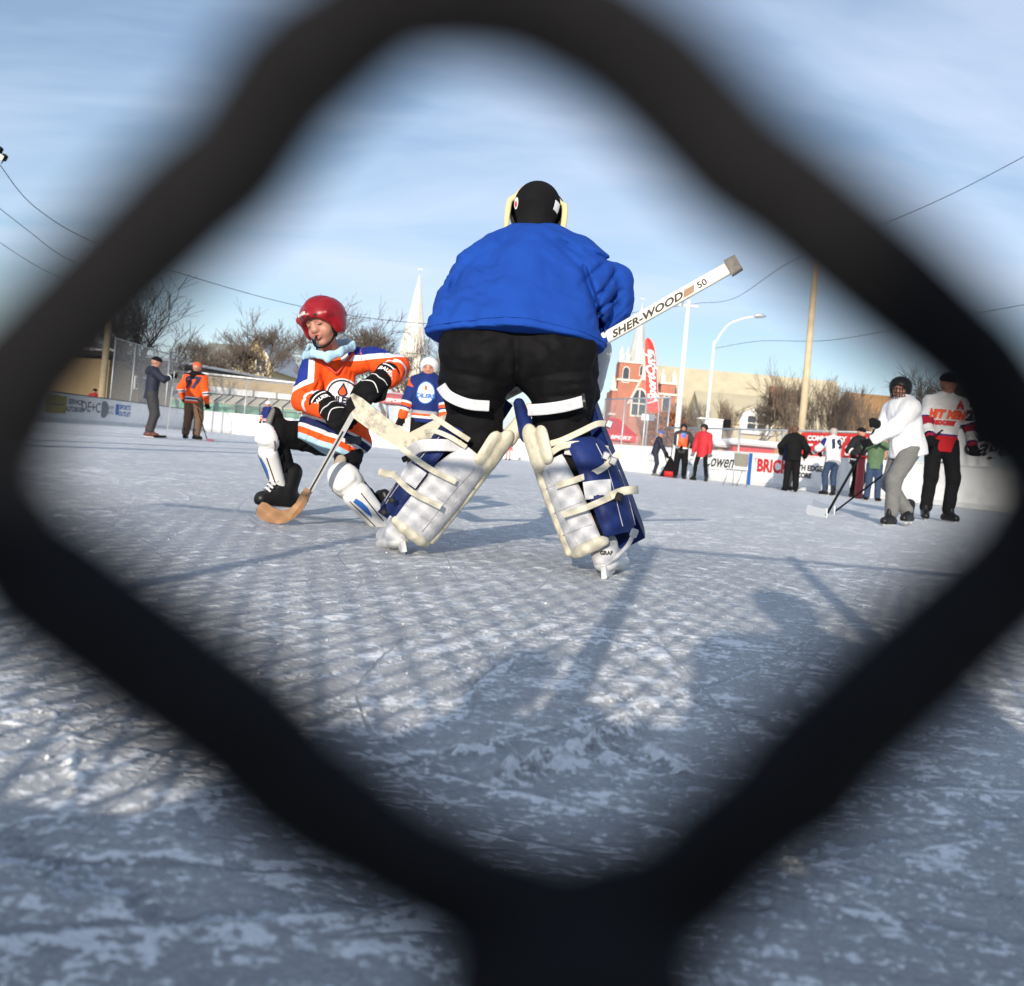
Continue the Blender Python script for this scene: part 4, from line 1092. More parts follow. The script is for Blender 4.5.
def bins():
    gm = mat('green_bin_paint', (.10, .30, .20), .5, .1, 2, dirt=(.2, .2, .17), dirt_amt=.5, dscale=1.5); lm = mat('beige_bin_lid', (.42, .38, .30), .6, .15, 3)
    first = None
    labs = ['leftmost green bin, hidden behind the orange 97 jersey', 'green bin just right of the orange 97 jersey', 'green bin second right of the 97 jersey', 'green bin above the knee of the child in orange',
            'green bin next to the small figure in the white hat', 'green bin beside the sleeve of the child in orange', 'green bin partly behind the orange jersey', 'green bin fully behind the child in orange']
    for i, px in enumerate((178, 200.5, 223, 246, 269, 292, 315, 338)):
        d = 52.0; c = GX(px, d); W = 1.24; D_ = 1.1; H = P(px, 402 + (px - 200) * .09, d).z
        root = thing('waste_bin', labs[i], 'bin', c, 'green bins behind the far boards')
        b = MB(); V = []
        for z, k in ((.12, .9), (H, 1.0)):
            for sx, sy in ((-1, -1), (1, -1), (1, 1), (-1, 1)): V.append(c + Vector((sx * W / 2 * k, sy * D_ / 2 * k + D_ / 2, z + (.22 if (sy > 0 and z > 1) else 0))))
        b.add(V, [(3, 2, 1, 0), (4, 5, 6, 7), (0, 1, 5, 4), (1, 2, 6, 5), (2, 3, 7, 6), (3, 0, 4, 7)]); b.box(c + Vector((0, -.02, H - .07)), (W + .03, .06, .09), mi=0); b.build('bin_body', gm, root)
        for s_ in (-1, 1):
            l = MB(); y0, y1 = -.08, D_ + .1; z0, z1 = H + .03, H + .50; x0, x1 = (s_ - 1) * W / 4 + .01, (s_ + 1) * W / 4 - .01
            x0, x1 = sorted((s_ * .02, s_ * (W / 2)))
            l.add([c + Vector(p) for p in ((x0, y0, z0), (x1, y0, z0), (x1 + .12, y1, z1), (x0 + .12, y1, z1), (x0, y0, z0 + .06), (x1, y0, z0 + .06), (x1 + .12, y1, z1 + .06), (x0 + .12, y1, z1 + .06))], [(3, 2, 1, 0), (4, 5, 6, 7), (0, 1, 5, 4), (1, 2, 6, 5), (2, 3, 7, 6), (3, 0, 4, 7)])
            lo = l.build('lid', lm, root); e = MB(); e.tube([c + Vector((x1, y0, z0 + .08)), c + Vector((x1 + .12, y1, z1 + .08))], .045, 4); e.tube([c + Vector((x0 + .12, y1, z1 + .08)), c + Vector((x1 + .12, y1, z1 + .08))], .04, 4); e.build('lid_edge', M['blackplastic'], lo)
        for sx in (-1, 1):
            w_ = MB(); p = c + Vector((sx * W * .38, .15, .09)); w_.tube([p - Vector((.05, 0, 0)), p + Vector((.05, 0, 0))], .09, 10); w_.build('wheel', M['blackplastic'], root, True)
bins()
def tent(label, px0, px1, d, eave, peak, group='red canopies'):
    a = GX(px0, d); b_ = GX(px1, d); W = b_.x - a.x; cx_ = (a.x + b_.x) / 2; dep = 3.4; ze = P((px0 + px1) / 2, eave, d).z; zp = P((px0 + px1) / 2, peak, d + dep / 2).z
    root = thing('canopy_tent', label, 'tent', (cx_, d, 0), group); m_ = M['tentred']
    for sx in (-1, 1):
        for sy in (0, 1):
            p = MB(); x = cx_ + sx * (W / 2 - .05); y = d + sy * dep; p.tube([(x, y, 0), (x, y, ze)], .03, 6); p.build('leg', M['galv'], root)
    r = MB(); c = [(cx_ - W / 2, d, ze), (cx_ + W / 2, d, ze), (cx_ + W / 2, d + dep, ze), (cx_ - W / 2, d + dep, ze)]; rid = [(cx_ - W * .12, d + dep / 2, zp), (cx_ + W * .12, d + dep / 2, zp)]
    r.add(c + rid, [(0, 1, 5, 4), (1, 2, 5), (2, 3, 4, 5), (3, 0, 4)])
    lo = [(x, y, z - .32) for x, y, z in c]; r.add(c + lo, [(0, 4, 5, 1), (1, 5, 6, 2), (2, 6, 7, 3), (3, 7, 4, 0)]); r.build('canopy', m_, root)
    decal('lettering', text_mesh('SPORT', .24, .01, .2, 1.5), (cx_ + W * .12, d, ze - .16), (1, 0, 0), (0, 0, 1), M['logo_white'], root, None, .01)
    return root
M['tentred'] = mat('red_canopy_cloth', (.55, .015, .02), .6, .06, 1.2)
tent('red canopy tent above the boards, right of the orange sleeve of the child', 374, 402, 50, 397, 391)
tent('red canopy tent just right of the goalie, under the brick church', 590, 635, 48, 434, 418)
tent('small red canopy tent seen between the legs of the goalie', 508, 532, 50, 441, 431)
# feather banner
def feather():
    d = 40.0; base = GX(654.5, d); root = thing('feather_banner', 'tall red feather banner with white script in front of the brick church', 'flag', base); H = P(649, 338, d).z
    mb = MB(); pts = []
    rows = [(412, 648.5, 658.5), (408, 646.5, 658), (400, 646.3, 658), (380, 645.8, 657), (360, 645.2, 656), (350, 645, 655), (343, 644.8, 653), (339.5, 645.5, 650.5), (338, 647, 648.6)]
    L_ = [P(a, y, d) for y, a, b_ in rows]; R_ = [P(b_, y, d) for y, a, b_ in rows]
    V = []; F = []
    for i, (a, b_) in enumerate(zip(L_, R_)):
        for j in range(7): q = a.lerp(b_, j / 6); q.y += .06 * math.sin(j * .9 + i * .5) * (j / 6); V.append(q)
    for i in range(len(L_) - 1):
        for j in range(6): F.append((i * 7 + j, i * 7 + j + 1, (i + 1) * 7 + j + 1, (i + 1) * 7 + j))
    V2 = [v + Vector((0, .02, 0)) for v in V]; n = len(V)
    mesh_obj('flag_cloth', V + V2, F + [tuple(n + i for i in f[::-1]) for f in F], mat('bright_red_flag', (.72, .035, .02), .6, .06, 1), root, True)
    pole = MB(); pole.tube([base + Vector((0, .05, 0)), P(658.6, 412, d + .05), P(656.3, 355, d + .05), P(653.4, 342.5, d + .05), P(650.5, 338.6, d + .05), P(647, 337.5, d + .05)], [.035, .03, .024, .02, .018, .015], 6); pole.build('flag_pole', M['galv'], root, True)
    up = (P(650, 350, d) - P(653, 400, d)).normalized(); side = up.cross(Vector((0, -1, 0)))
    # reads upwards: text x axis = up
    decal('lettering', text_mesh('SportCycle', .52, .02, .3, 1.0, .95), P(651.3, 376, d - .09), up, (-1, 0, 0), M['logo_white'], root, None, .0)
    decal('lettering', text_mesh('SPORT', .2, .01, 0, 1), P(653.6, 360, d - .09), up, (-1, 0, 0), M['logo_white'], root, None, .0)
    bl_ = MB(); a, b_ = P(646.8, 403.5, d - .08), P(658, 400.5, d - .08); bl_.tube([a, b_], .03, 4); bl_.build('white_stripe', M['logo_white'], root)
feather()
# poles, lamps, wires
def pole(label, px, d, top, r0, r1, m_, name='utility_pole', lean=0.0, arm=None):
    base = GX(px, d, -.05); H = P(px, top, d).z; root = thing(name, label, 'pole', base)
    mb = MB(); mb.tube([base, base + Vector((lean * H, 0, H * .5)), base + Vector((lean * 2 * H, 0, H))], [r0, (r0 + r1) / 2, r1], 12); mb.build('shaft', m_, root, True)
    return root, base + Vector((lean * 2 * H, 0, H))
M['whitepole'] = mat('white_painted_pole', (.74, .74, .72), .5, .08, 2)
pl, tp = pole('weathered wooden pole rising from behind the left boards by the man in the red coat', 99, 42, 296, .17, .13, M['polewood'])
pr, tpr = pole('tall wooden pole rising behind the red banner, right of the man in black', 796, 31, 258, .13, .10, M['polewood'])
pw, tpw = pole('tall white pole behind the person in the orange vest', 673, 43, 298, .15, .09, M['whitepole'], 'tall_pole')
a_ = MB(); a_.box(tpw + Vector((0, 0, -.25)), (.9, .1, .1)); a_.tube([tpw + Vector((-.3, -.05, -.3)), tpw + Vector((-.3, -.15, -.1))], .06, 6); a_.build('bracket', M['galv'], pw)
ps, tps = pole('slender white street lamp with a long curved arm, left of the bare bushes', 702, 48, 339, .10, .06, M['whitepole'], 'street_lamp')
ar = MB(); ar.tube(smooth_path([tps + Vector((0, 0, -.2)), P(727, 326, 48), P(742, 319, 48), P(755, 316.5, 48)], 5), [.05] * 16, 6); ar.build('arm', M['whitepole'], ps, True)
hd = MB(); hd.tube([P(753, 316.8, 48), P(757, 315.8, 48), P(763, 315.8, 48), P(766, 316.5, 48)], [.06, .14, .12, .04], 8, flat=.6); hd.build('lamp_head', M['galv'], ps, True)
# flood light mast at the upper left
pf, tpf = pole('wooden mast at the upper left edge carrying a pair of flood lights', -34, 26, 150, .16, .12, M['polewood'], 'floodlight_mast')
xb = MB(); tip = P(-6, 152, 26); xb.tube([tpf + Vector((-1, 0, -.25)), Vector((tip.x + .1, 26, tpf.z - .25))], .05, 6); xb.build('crossarm', M['polewood'], pf)
for (px, py, s_) in ((-1, 150, 0), (3.6, 157.5, 1)):
    c = P(px, py, 26); R = Matrix.Rotation(.6, 3, 'Y') @ Matrix.Rotation(.3, 3, 'X'); f = MB(); f.box(c, (.16, .18, .19), R, 0, .03); f.tube([c + Vector((0, 0, -.08)), Vector((c.x - .05, 26, tpf.z - .25))], .015, 5); fo = f.build('flood_light', M['black'], pf)
    g = MB(); g.box(c - R @ Vector((0, .095, 0)), (.125, .012, .15), R); g.build('lens', M['stone'], fo)
def wire(name_label, pts, r=.012):
    mb = MB(); q = smooth_path(pts, 8); loc = q[0]
    mb.tube(q, r, 5); o = mesh_obj('overhead_wire', mb.v, mb.f, M['blackplastic'], None, True, loc=loc); tag(o, name_label, 'wire', 'overhead wires')
wire('overhead wire sagging from the flood lights down towards the red helmet and the white pole', [P(0, 165, 27), P(35, 207, 30), P(95, 243, 34), P(190, 276, 38), P(290, 304, 41), P(385, 320, 42), P(480, 325, 43), P(590, 318, 43), tpw + Vector((0, 0, -.2))], .014)
wire('second overhead wire at the left edge, below the first', [P(-6, 204, 27), P(30, 232, 30), P(62, 256, 33), P(110, 280, 38)], .012)
wire('faint third overhead wire at the left edge', [P(-4, 240, 36), P(40, 268, 40), P(90, 292, 44)], .012)
wire('overhead wire rising from the tall white pole to the upper right corner of the picture', [tpw + Vector((0, 0, -.2)), P(700, 303, 40), P(735, 298, 36), P(790, 262, 32), P(870, 230, 28), P(950, 195, 25), P(1040, 148, 22)], .010)
wire('thin overhead wire running level from the street lamp to the right', [tps + Vector((0, 0, -.4)), P(760, 341, 46), P(830, 340, 42), P(930, 322, 38), P(1040, 302, 34)], .011)
# boxes and cabinets behind the right boards
cb_ = GX(709, 41); c_ = thing('utility_cabinet', 'tall white cabinet behind the boards beside the red coat skater', 'cabinet', cb_)
z_ = P(709, 420, 41).z; m_ = MB(); m_.box(cb_ + Vector((0, .2, z_ / 2)), (.78, .5, z_), None, 0, .03); m_.build('housing', M['board'], c_); m_ = MB(); m_.box(cb_ + Vector((-.15, .2, z_ + .05)), (1.1, .6, .05)); m_.build('shelf', M['board'], c_)
m_ = MB(); m_.box(cb_ + Vector((.62, .1, z_ - .15)), (.3, .25, .5), None, 0, .05); m_.build('black_speaker', M['black'], c_)
def stall(label, px0, px1, d, top, bot, front, text=None):
    a = GX(px0, d); b_ = GX(px1, d); zt = P((px0 + px1) / 2, top, d).z; W = b_.x - a.x; cx_ = (a.x + b_.x) / 2; root = thing('market_stall', label, 'stall', (cx_, d, 0))
    m_ = MB(); m_.box((cx_, d + 1.2, (zt - .25) / 2), (W - .2, 2.3, zt - .25)); m_.build('counter', front, root)
    m_ = MB(); m_.box((cx_, d + 1.1, zt - .12), (W + .3, 2.9, .24), None, 0, .1); m_.build('snowy_roof', M['board'], root)
    if text: decal('lettering', text_mesh(text, .34, .01, .25, 1.1), (cx_ + W * .15, d, zt - .82), (1, 0, 0), (0, 0, 1), M['logo_white'], root, None, .055)
stall('red stall with a snow covered roof behind the boards, left of the man in black', 728, 774, 37, 440, 455, M['tentred'], 'HOT DRINKS' if False else None)
stall('small grey stall with a snow covered roof beside the white cabinet', 713, 723, 38, 441, 455, M['brownwall'])
# brick wall strip behind the right fence
w_ = GX(690, 58); w2 = GX(805, 58); r_ = thing('garden_wall', 'low orange tan wall behind the right boards and bushes', 'wall', w_); m_ = MB(); m_.box(((w_.x + w2.x) / 2, 58, 1.05), (w2.x - w_.x, .4, 2.1)); m_.build('wall', M['brownwall'], r_); m_ = MB(); m_.box(((w_.x + w2.x) / 2, 58, 2.16), (w2.x - w_.x, .6, .1)); m_.build('coping', M['greyroof'], r_)
# sign board behind the banner
s_ = GX(643, 44); r_ = thing('sign_board', 'small white notice board behind the tall fence, left of the russet shrub', 'sign', s_); m_ = MB(); zz_ = P(643, 417, 44).z; m_.tube([s_, s_ + Vector((0, 0, zz_))], .04, 6); m_.build('sign_post', M['galv'], r_); m_ = MB(); m_.box(s_ + Vector((0, -.06, zz_)), (.62, .04, .3)); m_.build('panel', M['board'], r_)
# folding chair on the ice
def chair():
    d = 25.5; c = GX(734.5, d); th = math.radians(20); R = Matrix.Rotation(th, 3, 'Z'); root = thing('folding_chair', 'grey folding chair standing alone on the ice against the right boards', 'chair', c)
    s = MB(); s.box(c + R @ Vector((0, 0, .45)), (.42, .42, .03), R, 0, .01); s.build('seat', M['grey'], root)
    s = MB(); s.box(c + R @ Vector((0, -.2, .74)), (.44, .03, .36), R, 0, .012); s.build('backrest', mat('taupe_panel', (.22, .21, .17), .7, .1), root)
    for sx in (-1, 1):
        for sy in (-1, 1):
            l = MB(); l.tube([c + R @ Vector((sx * .22, -.21 if sy < 0 else .0, .92 if sy < 0 else .45)), c + R @ Vector((sx * .22, sy * .24, 0.0))], .013, 6); l.build('leg', M['steel'], root, True)
chair()
# the scraper on the ice
def scraper():
    d = 30.5; c = GX(668, d); root = thing('snow_scraper', 'black and red scraper standing on the ice below the orange vest', 'scraper', c)
    m_ = MB(); m_.add([c + Vector(p) for p in ((-.28, 0, .02), (.28, 0, .02), (.12, 0, .62), (.02, 0, .72), (-.28, .1, .02), (.28, .1, .02), (.12, .1, .62), (.02, .1, .72))], [(0, 1, 2, 3), (7, 6, 5, 4), (0, 4, 5, 1), (1, 5, 6, 2), (2, 6, 7, 3), (3, 7, 4, 0)]); m_.build('blade', M['black'], root)
    m_ = MB(); m_.tube([c + Vector((-.15, -.06, .12)), c + Vector((.28, -.06, .12))], [.12, .12], 10, flat=.6); m_.build('red_edge', M['logo_red'], root, True)
    m_ = MB(); m_.tube([c + Vector((.05, .05, .6)), c + Vector((.1, .3, 1.05))], .018, 6); m_.build('handle', M['black'], root)
scraper()
# unseen poles, added so that long shadows stripe the ice on the left
for i, (x, y) in enumerate(((-7.0, 1.5), (-10.5, 6.0), (-12.8, 4.0), (-9.5, -4.0))):
    r_ = thing('tall_pole', ['outer', 'tall'][i % 2] + ' unseen wooden pole added beside the rink for shadow, ' + ['nearest the fence corner', 'next along the left side', 'third along the left side', 'behind the camera'][i], 'pole', (x, y, 0)); m_ = MB(); m_.tube([(x, y, -.05), (x, y, 8.5)], [.15, .11], 10); m_.build('shaft', M['polewood'], r_, True)
# ================================================================= people
def npv(v): return np.array(v, float)
def frame_of(f, u):
    f = Vector(f).normalized(); u = Vector(u); u = (u - f * u.dot(f)).normalized(); r = f.cross(u).normalized()   # r: the figure's own right
    return r, u, f
def head_prims(S, c, f, u, hs, tg='h', k=.012):
    """skull, jaw, nose, brow, lips, ears; hs = half the head's height"""
    r, u, f = frame_of(f, u); c = Vector(c); q = lambda x, y, z: c + (r * x + u * y + f * z) * hs
    A = (r, u, f); e = lambda p, rr, kk=k: S.ell(q(*p), [a * hs for a in rr], A, kk, tg)
    e((0, .18, -.12), (.74, .84, .90)); e((0, -.22, .10), (.60, .70, .64)); e((0, -.80, .40), (.24, .18, .22)); e((-.30, -.30, .38), (.28, .30, .28)); e((.30, -.30, .38), (.28, .30, .28))
    e((0, .52, .38), (.56, .34, .40))
    S.cap(q(0, .12, .72), q(0, -.19, .85), .05 * hs, .085 * hs, k=.03 * hs / .1, tag=tg)
    for s_ in (-1, 1):
        S.ell(q(s_ * .09, -.22, .79), [.06 * hs] * 3, A, .015, tg)
        S.ell(q(s_ * .74, -.02, -.05), [.09 * hs, .22 * hs, .15 * hs], A, .01, tg)
        S.ell(q(s_ * .30, .10, .80), [.17 * hs, .10 * hs, .12 * hs], A, .01, tg, 's')
        S.ell(q(s_ * .30, .10, .60), [.14 * hs, .12 * hs, .13 * hs], A, .006, tg)
        S.cap(q(s_ * .14, .27, .74), q(s_ * .42, .26, .62), .075 * hs, .06 * hs, k=.012, tag=tg)
    S.cap(q(-.17, -.46, .71), q(.17, -.46, .71), .045 * hs, k=.01, tag=tg); S.cap(q(-.14, -.57, .70), q(.14, -.57, .70), .05 * hs, k=.01, tag=tg)
    return q, (r, u, f)
def ik(a, b, la, lb, hint):
    a, b = Vector(a), Vector(b); d = b - a; L_ = min(d.length, (la + lb) * .999); dn = d.normalized()
    x = (la * la - lb * lb + L_ * L_) / (2 * L_); h = math.sqrt(max(la * la - x * x, 0)); hv = Vector(hint); hv = hv - dn * hv.dot(dn)
    return a + dn * x + (hv.normalized() * h if hv.length > 1e-6 else Vector((0, 0, 0)))
def body_mesh(root, J, H, hs, res, hands=True, name='body', lip=False):
    S = SDF(.03 * H / 1.7); s = H / 1.75
    head_prims(S, J['head'], J['face'], J['hup'], hs, k=.012 * s)
    S.cap(J['head'] - J['hup'] * hs * .5 - J['face'] * hs * .15, J['neck'], .052 * s, .06 * s, k=.02)
    S.cap(J['neck'], J['pelvis'], .10 * s, .12 * s, n=J['face'], sc=1.2)
    for a in 'AB':
        S.cap(J['neck'] * .5 + J['sh' + a] * .5, J['sh' + a], .06 * s, .055 * s); S.cap(J['sh' + a], J['el' + a], .048 * s, .038 * s); S.cap(J['el' + a], J['ha' + a], .036 * s, .025 * s)
        S.cap(J['hi' + a], J['kn' + a], .08 * s, .055 * s); S.cap(J['kn' + a], J['an' + a], .052 * s, .036 * s); S.cap(J['an' + a], J['to' + a], .035 * s, .028 * s)
        if hands:
            h = Vector(J['ha' + a]); d = (h - Vector(J['el' + a])).normalized(); side = d.cross(J['face']).normalized(); pn = side.cross(d).normalized()
            S.cap(h, h + d * .07 * s, .03 * s, .034 * s, n=pn, sc=1.6, k=.01)
            for i in range(4):
                b_ = h + d * .085 * s + side * (i - 1.5) * .019 * s; l_ = (.032, .038, .036, .028)[i] * s; m_ = b_ + d * l_ + pn * .008 * s; t_ = m_ + d * l_ * .6 + pn * l_ * .8
                S.cap(b_ - d * .03 * s, m_, .0095 * s, .009 * s, k=.004); S.cap(m_, t_, .009 * s, .0075 * s, k=.003)
            b_ = h + side * -.03 * s + d * .02 * s; S.cap(b_, b_ + (d - side * .9 + pn * .5).normalized() * .035 * s, .012 * s, .010 * s, k=.006); b2 = b_ + (d - side * .9 + pn * .5).normalized() * .035 * s; S.cap(b2, b2 + (d + pn * .5) .normalized() * .03 * s, .010 * s, .008 * s, k=.003)
    return S.build(name, res, M['skin'], root)
def eyes(root, c, f, u, hs, closed=False):
    r, u, f = frame_of(f, u); c = Vector(c); q = lambda x, y, z: c + (r * x + u * y + f * z) * hs
    for s_ in (-1, 1):
        if closed:
            m_ = MB(); m_.tube(smooth_path([q(s_ * .17, .045, .735), q(s_ * .24, .005, .758), q(s_ * .32, -.005, .755), q(s_ * .41, .03, .70)], 4), [.012 * hs] + [.022 * hs] * 11 + [.012 * hs], 6, flat=.7); m_.build('eyelashes', M['hairbrown'], root, True)
        else:
            m_ = MB(); m_.tube([q(s_ * .30, .085, .70), q(s_ * .30, .085, .745)], [.075 * hs, .05 * hs], 10); m_.build('eye', M['blackplastic'], root, True)
        m_ = MB(); m_.tube(smooth_path([q(s_ * .13, .25, .80), q(s_ * .28, .31, .755), q(s_ * .44, .27, .66)], 4), [.022 * hs] * 9, 6, flat=.6); m_.build('eyebrow', M['hairbrown'], root, True)
def wrinkle(amp, sc=9.0, seed=1, st=(1, 1, 1)):
    def f(Q):
        a = fbm(Q[:, 0] * sc * st[0] + 3, Q[:, 1] * sc * st[1], Q[:, 2] * sc * st[2], 3, seed)
        return amp * (np.abs(a - .5) * -2.6 + .35) + amp * .5 * (fbm(Q[:, 0] * sc * 2.3, Q[:, 1] * sc * 2.3, Q[:, 2] * sc * 1.3, 2, seed + 5) - .5)
    return f
def seg_param(V, pts):
    pts = [npv(p) for p in pts]; best = np.full(len(V), 9e9); par = np.zeros(len(V)); Ls = [np.linalg.norm(pts[i + 1] - pts[i]) for i in range(len(pts) - 1)]; tot = sum(Ls); acc = 0
    for i, L_ in enumerate(Ls):
        ba = pts[i + 1] - pts[i]; qa = V - pts[i]; t = (qa @ ba) / (ba @ ba); tc = np.clip(t, 0, 1) if 0 < i < len(Ls) - 1 else (np.minimum(t, 1) if i == 0 and len(Ls) > 1 else np.maximum(t, 0))
        d = np.linalg.norm(qa - np.clip(t, 0, 1)[:, None] * ba, axis=1); m_ = d < best; best[m_] = d[m_]; par[m_] = (acc + tc[m_] * L_) / tot; acc += L_
    return par, best
def jersey_attrs(J, S, hem, top, yoke_drop=None, arm_sel=.025):
    """v: 0 at the hem .. 1 at the shoulders; a: 0 shoulder .. 1 cuff"""
    hem, top = npv(hem), npv(top); ax = top - hem
    def v(V): return (V - hem) @ ax / (ax @ ax)
    def a(V):
        pa, da = seg_param(V, [J['shA'], J['elA'], J['haA']]); pb, db = seg_param(V, [J['shB'], J['elB'], J['haB']]); return np.where(da < db, pa, pb)
    def sel(V): return np.minimum(S.tagdist(V, 'armA'), S.tagdist(V, 'armB')) - S.tagdist(V, 't') + arm_sel
    at = {'v': v, 'a': a, 'sel': sel}
    if yoke_drop is not None:
        def yk(V): return v(V) - (1 - yoke_drop)
        def ya(V): return -(a(V) - .03)
        at['yk'] = yk; at['ya'] = ya
    return at
def skate(root, an, to, up, s, boot, label=None, holder=None, blade_drop=.075, laces=False):
    """one skate: boot sdf, holder and blade. an = ankle joint, to = toe joint"""
    an, to = Vector(an), Vector(to); f = (to - an); up = Vector(up); f = (f - up * f.dot(up)).normalized(); side = f.cross(up).normalized()
    sole = an - up * .055 * s; heel = sole - f * .055 * s; toe = sole + f * .155 * s
    S = SDF(.02 * s); S.cap(an + up * .12 * s - f * .015 * s, an, .058 * s, .05 * s, n=side, sc=1.15); S.cap(an, heel + up * .02 * s, .05 * s, .042 * s, n=side, sc=1.1); S.cap(heel + up * .015 * s, toe + up * .012 * s, .04 * s, .042 * s, n=side, sc=1.0); S.cap(an + f * .03 * s, toe + up * .018 * s, .048 * s, .036 * s)
    S.cap(an + up * .15 * s + f * .03 * s, an + f * .075 * s + up * .0 * s, .03 * s, .03 * s, n=side, sc=1)
    S.cut(sole - up * .018 * s, -up)
    sk = S.build('skate', max(.006 * s, .0045) if s > .6 else .01, boot, root)
    if label: sk['label'] = label
    hd = MB(); hp = [(-.09, 0), (-.085, -.02), (-.05, -.028), (-.03, -.012), (.05, -.012), (.09, -.028), (.13, -.026), (.175, -.004), (.17, .01), (-.08, .01)]
    O = sole - up * .018 * s
    hd.prism([(a * s, b * 1.15 * s) for a, b in hp], O, f, up, side, .022 * s); hd.build('blade_holder', holder or M['white'], sk)
    bl_ = MB(); bp = [(-.105, -.026), (-.10, -.040), (-.06, -.046), (.13, -.046), (.175, -.036), (.185, -.022), (.17, -.018), (.12, -.024), (-.08, -.024)]
    bl_.prism([(a * s, b * 1.1 * s) for a, b in bp], O, f, up, side, .004 * s + .001); bl_.build('blade', M['steel'], sk)
    if laces:
        l = MB()
        for i in range(6):
            t = i / 5; c = an + up * (.115 - .10 * t) * s + f * (.068 + .062 * t) * s
            l.tube([c - side * .036 * s - up * .008 * s, c + (f + up) * .010 * s, c + side * .036 * s - up * .004 * s], .0065 * s, 5)
        l.build('laces', M['white'], sk, True)
    return sk
def small_glove(root, h, el, face, s, m1, cuff=None, name='glove', det=False):
    h, el = Vector(h), Vector(el); d = (h - el).normalized(); side = d.cross(face).normalized(); pn = side.cross(d).normalized(); S = SDF(.015 * s)
    S.cap(h - d * .10 * s, h - d * .02 * s, .062 * s, .05 * s); S.cap(h, h + d * .05 * s, .052 * s, .05 * s, n=pn, sc=1.25)
    for i in range(4):
        b_ = h + d * .07 * s + side * (i - 1.5) * .027 * s; m_ = b_ + d * .035 * s + pn * .02 * s; S.cap(b_ - d * .02 * s, m_, .018 * s, .017 * s, k=.004); S.cap(m_, m_ + pn * .04 * s - d * .006 * s, .017 * s, .014 * s, k=.003)
    b_ = h - side * .045 * s + d * .02 * s; S.cap(b_, b_ + (d + pn - side * .5).normalized() * .06 * s, .02 * s, .016 * s, k=.005)
    g = S.build(name, .009 if s > .6 else .008, m1, root)
    if cuff: c = MB(); c.tube([h - d * .115 * s, h - d * .085 * s], [.066 * s] * 2, 12); c.build('cuff', cuff, g, True)
    return g
def stick_obj(label, grip_top, heel, toe, s=1.0, shaft=None, blade=None, group=None, width=.022, bh=.06, parts=True):
    gt, he, to = Vector(grip_top), Vector(heel), Vector(toe); root = thing('hockey_stick', label, 'stick', he, group)
    d = (he - gt).normalized(); y = (to - he).normalized(); n = d.cross(y).normalized(); a = MB(); a.tube([gt, he], width * .68, 4, up=n, flat=.75); a.build('shaft', shaft or M['black'], root)
    up = (Vector((0, 0, 1)) - y * y.z).normalized(); n = y.cross(up); L_ = (to - he).length; b_ = MB(); poly = [(-.03, 0), (0, -bh * .3), (L_ * .3, -bh * .45), (L_ * .9, -bh * .4), (L_, bh * .1), (L_ * .93, bh * .6), (L_ * .3, bh * .5), (.0, bh * .55)]
    b_.prism(poly, he, y, up, n, .012); b_.build('blade', blade or M['black'], root)
    return root
HELM = {}
def headgear(root, kind, J, hs, colm, shield=False):
    r, u, f = frame_of(J['face'], J['hup']); c = Vector(J['head']); q = lambda x, y, z: c + (r * x + u * y + f * z) * hs; A = (r, u, f)
    if kind == 'helmet':
        S = SDF(.1 * hs); S.ell(q(0, .30, -.12), [1.0 * hs, .92 * hs, 1.14 * hs], A); S.ell(q(.62, -.1, -.12), [.34 * hs, .45 * hs, .5 * hs], A); S.ell(q(-.62, -.1, -.12), [.34 * hs, .45 * hs, .5 * hs], A)
        S.ell(q(0, -.42, 1.0), [.80 * hs, .82 * hs, .95 * hs], A, .03 * hs, op='s'); S.cut(q(0, -.45, 0), -u + f * .1)
        h = S.build('helmet', .08 * hs, colm, root)
        m_ = MB(); m_.tube(smooth_path([q(-.72, -.4, .1), q(-.45, -.85, .35), q(0, -1.02, .42), q(.45, -.85, .35), q(.72, -.4, .1)], 4), .04 * hs, 5); m_.build('chin_strap', M['blackplastic'], h, True)
        if shield:
            m_ = MB()
            for i in range(-3, 4): m_.tube(smooth_path([q(i * .2, .38, 1.0 - abs(i) * .07), q(i * .23, -.2, 1.12 - abs(i) * .08), q(i * .17, -.85, .82 - abs(i) * .05)], 4), .03 * hs, 4)
            for yy, zz_ in ((.1, 1.08), (-.25, 1.1), (-.6, 1.0)): m_.tube(smooth_path([q(-.72, yy, .55), q(-.4, yy, zz_ - .05), q(0, yy, zz_), q(.4, yy, zz_ - .05), q(.72, yy, .55)], 4), .03 * hs, 4)
            m_.build('face_cage', M['blackplastic'], h, True)
        return h
    if kind in ('beanie', 'cap'):
        S = SDF(.1 * hs); S.ell(q(0, .38, -.1), [.86 * hs, .82 * hs, 1.0 * hs], A); S.cut(q(0, .30, .7), -u + f * (.0)) if kind == 'cap' else S.cut(q(0, .22, .6), -u - f * .12)
        if kind == 'cap': S.ell(q(0, .38, .95), [.6 * hs, .09 * hs, .5 * hs], A)
        return S.build('hat', .09 * hs, colm, root)
    if kind == 'hair':
        S = SDF(.1 * hs); S.ell(q(0, .32, -.2), [.84 * hs, .80 * hs, .92 * hs], A); S.ell(q(0, -.2, -.45), [.66 * hs, .6 * hs, .5 * hs], A); S.ell(q(0, -.2, 1.0), [.8 * hs, .62 * hs, .7 * hs], A, .03 * hs, op='s')
        S.disp = lambda Q: .06 * hs * (fbm(Q[:, 0] * 60, Q[:, 1] * 60, Q[:, 2] * 20, 2, 4) - .5)
        return S.build('hair', .09 * hs, colm, root)
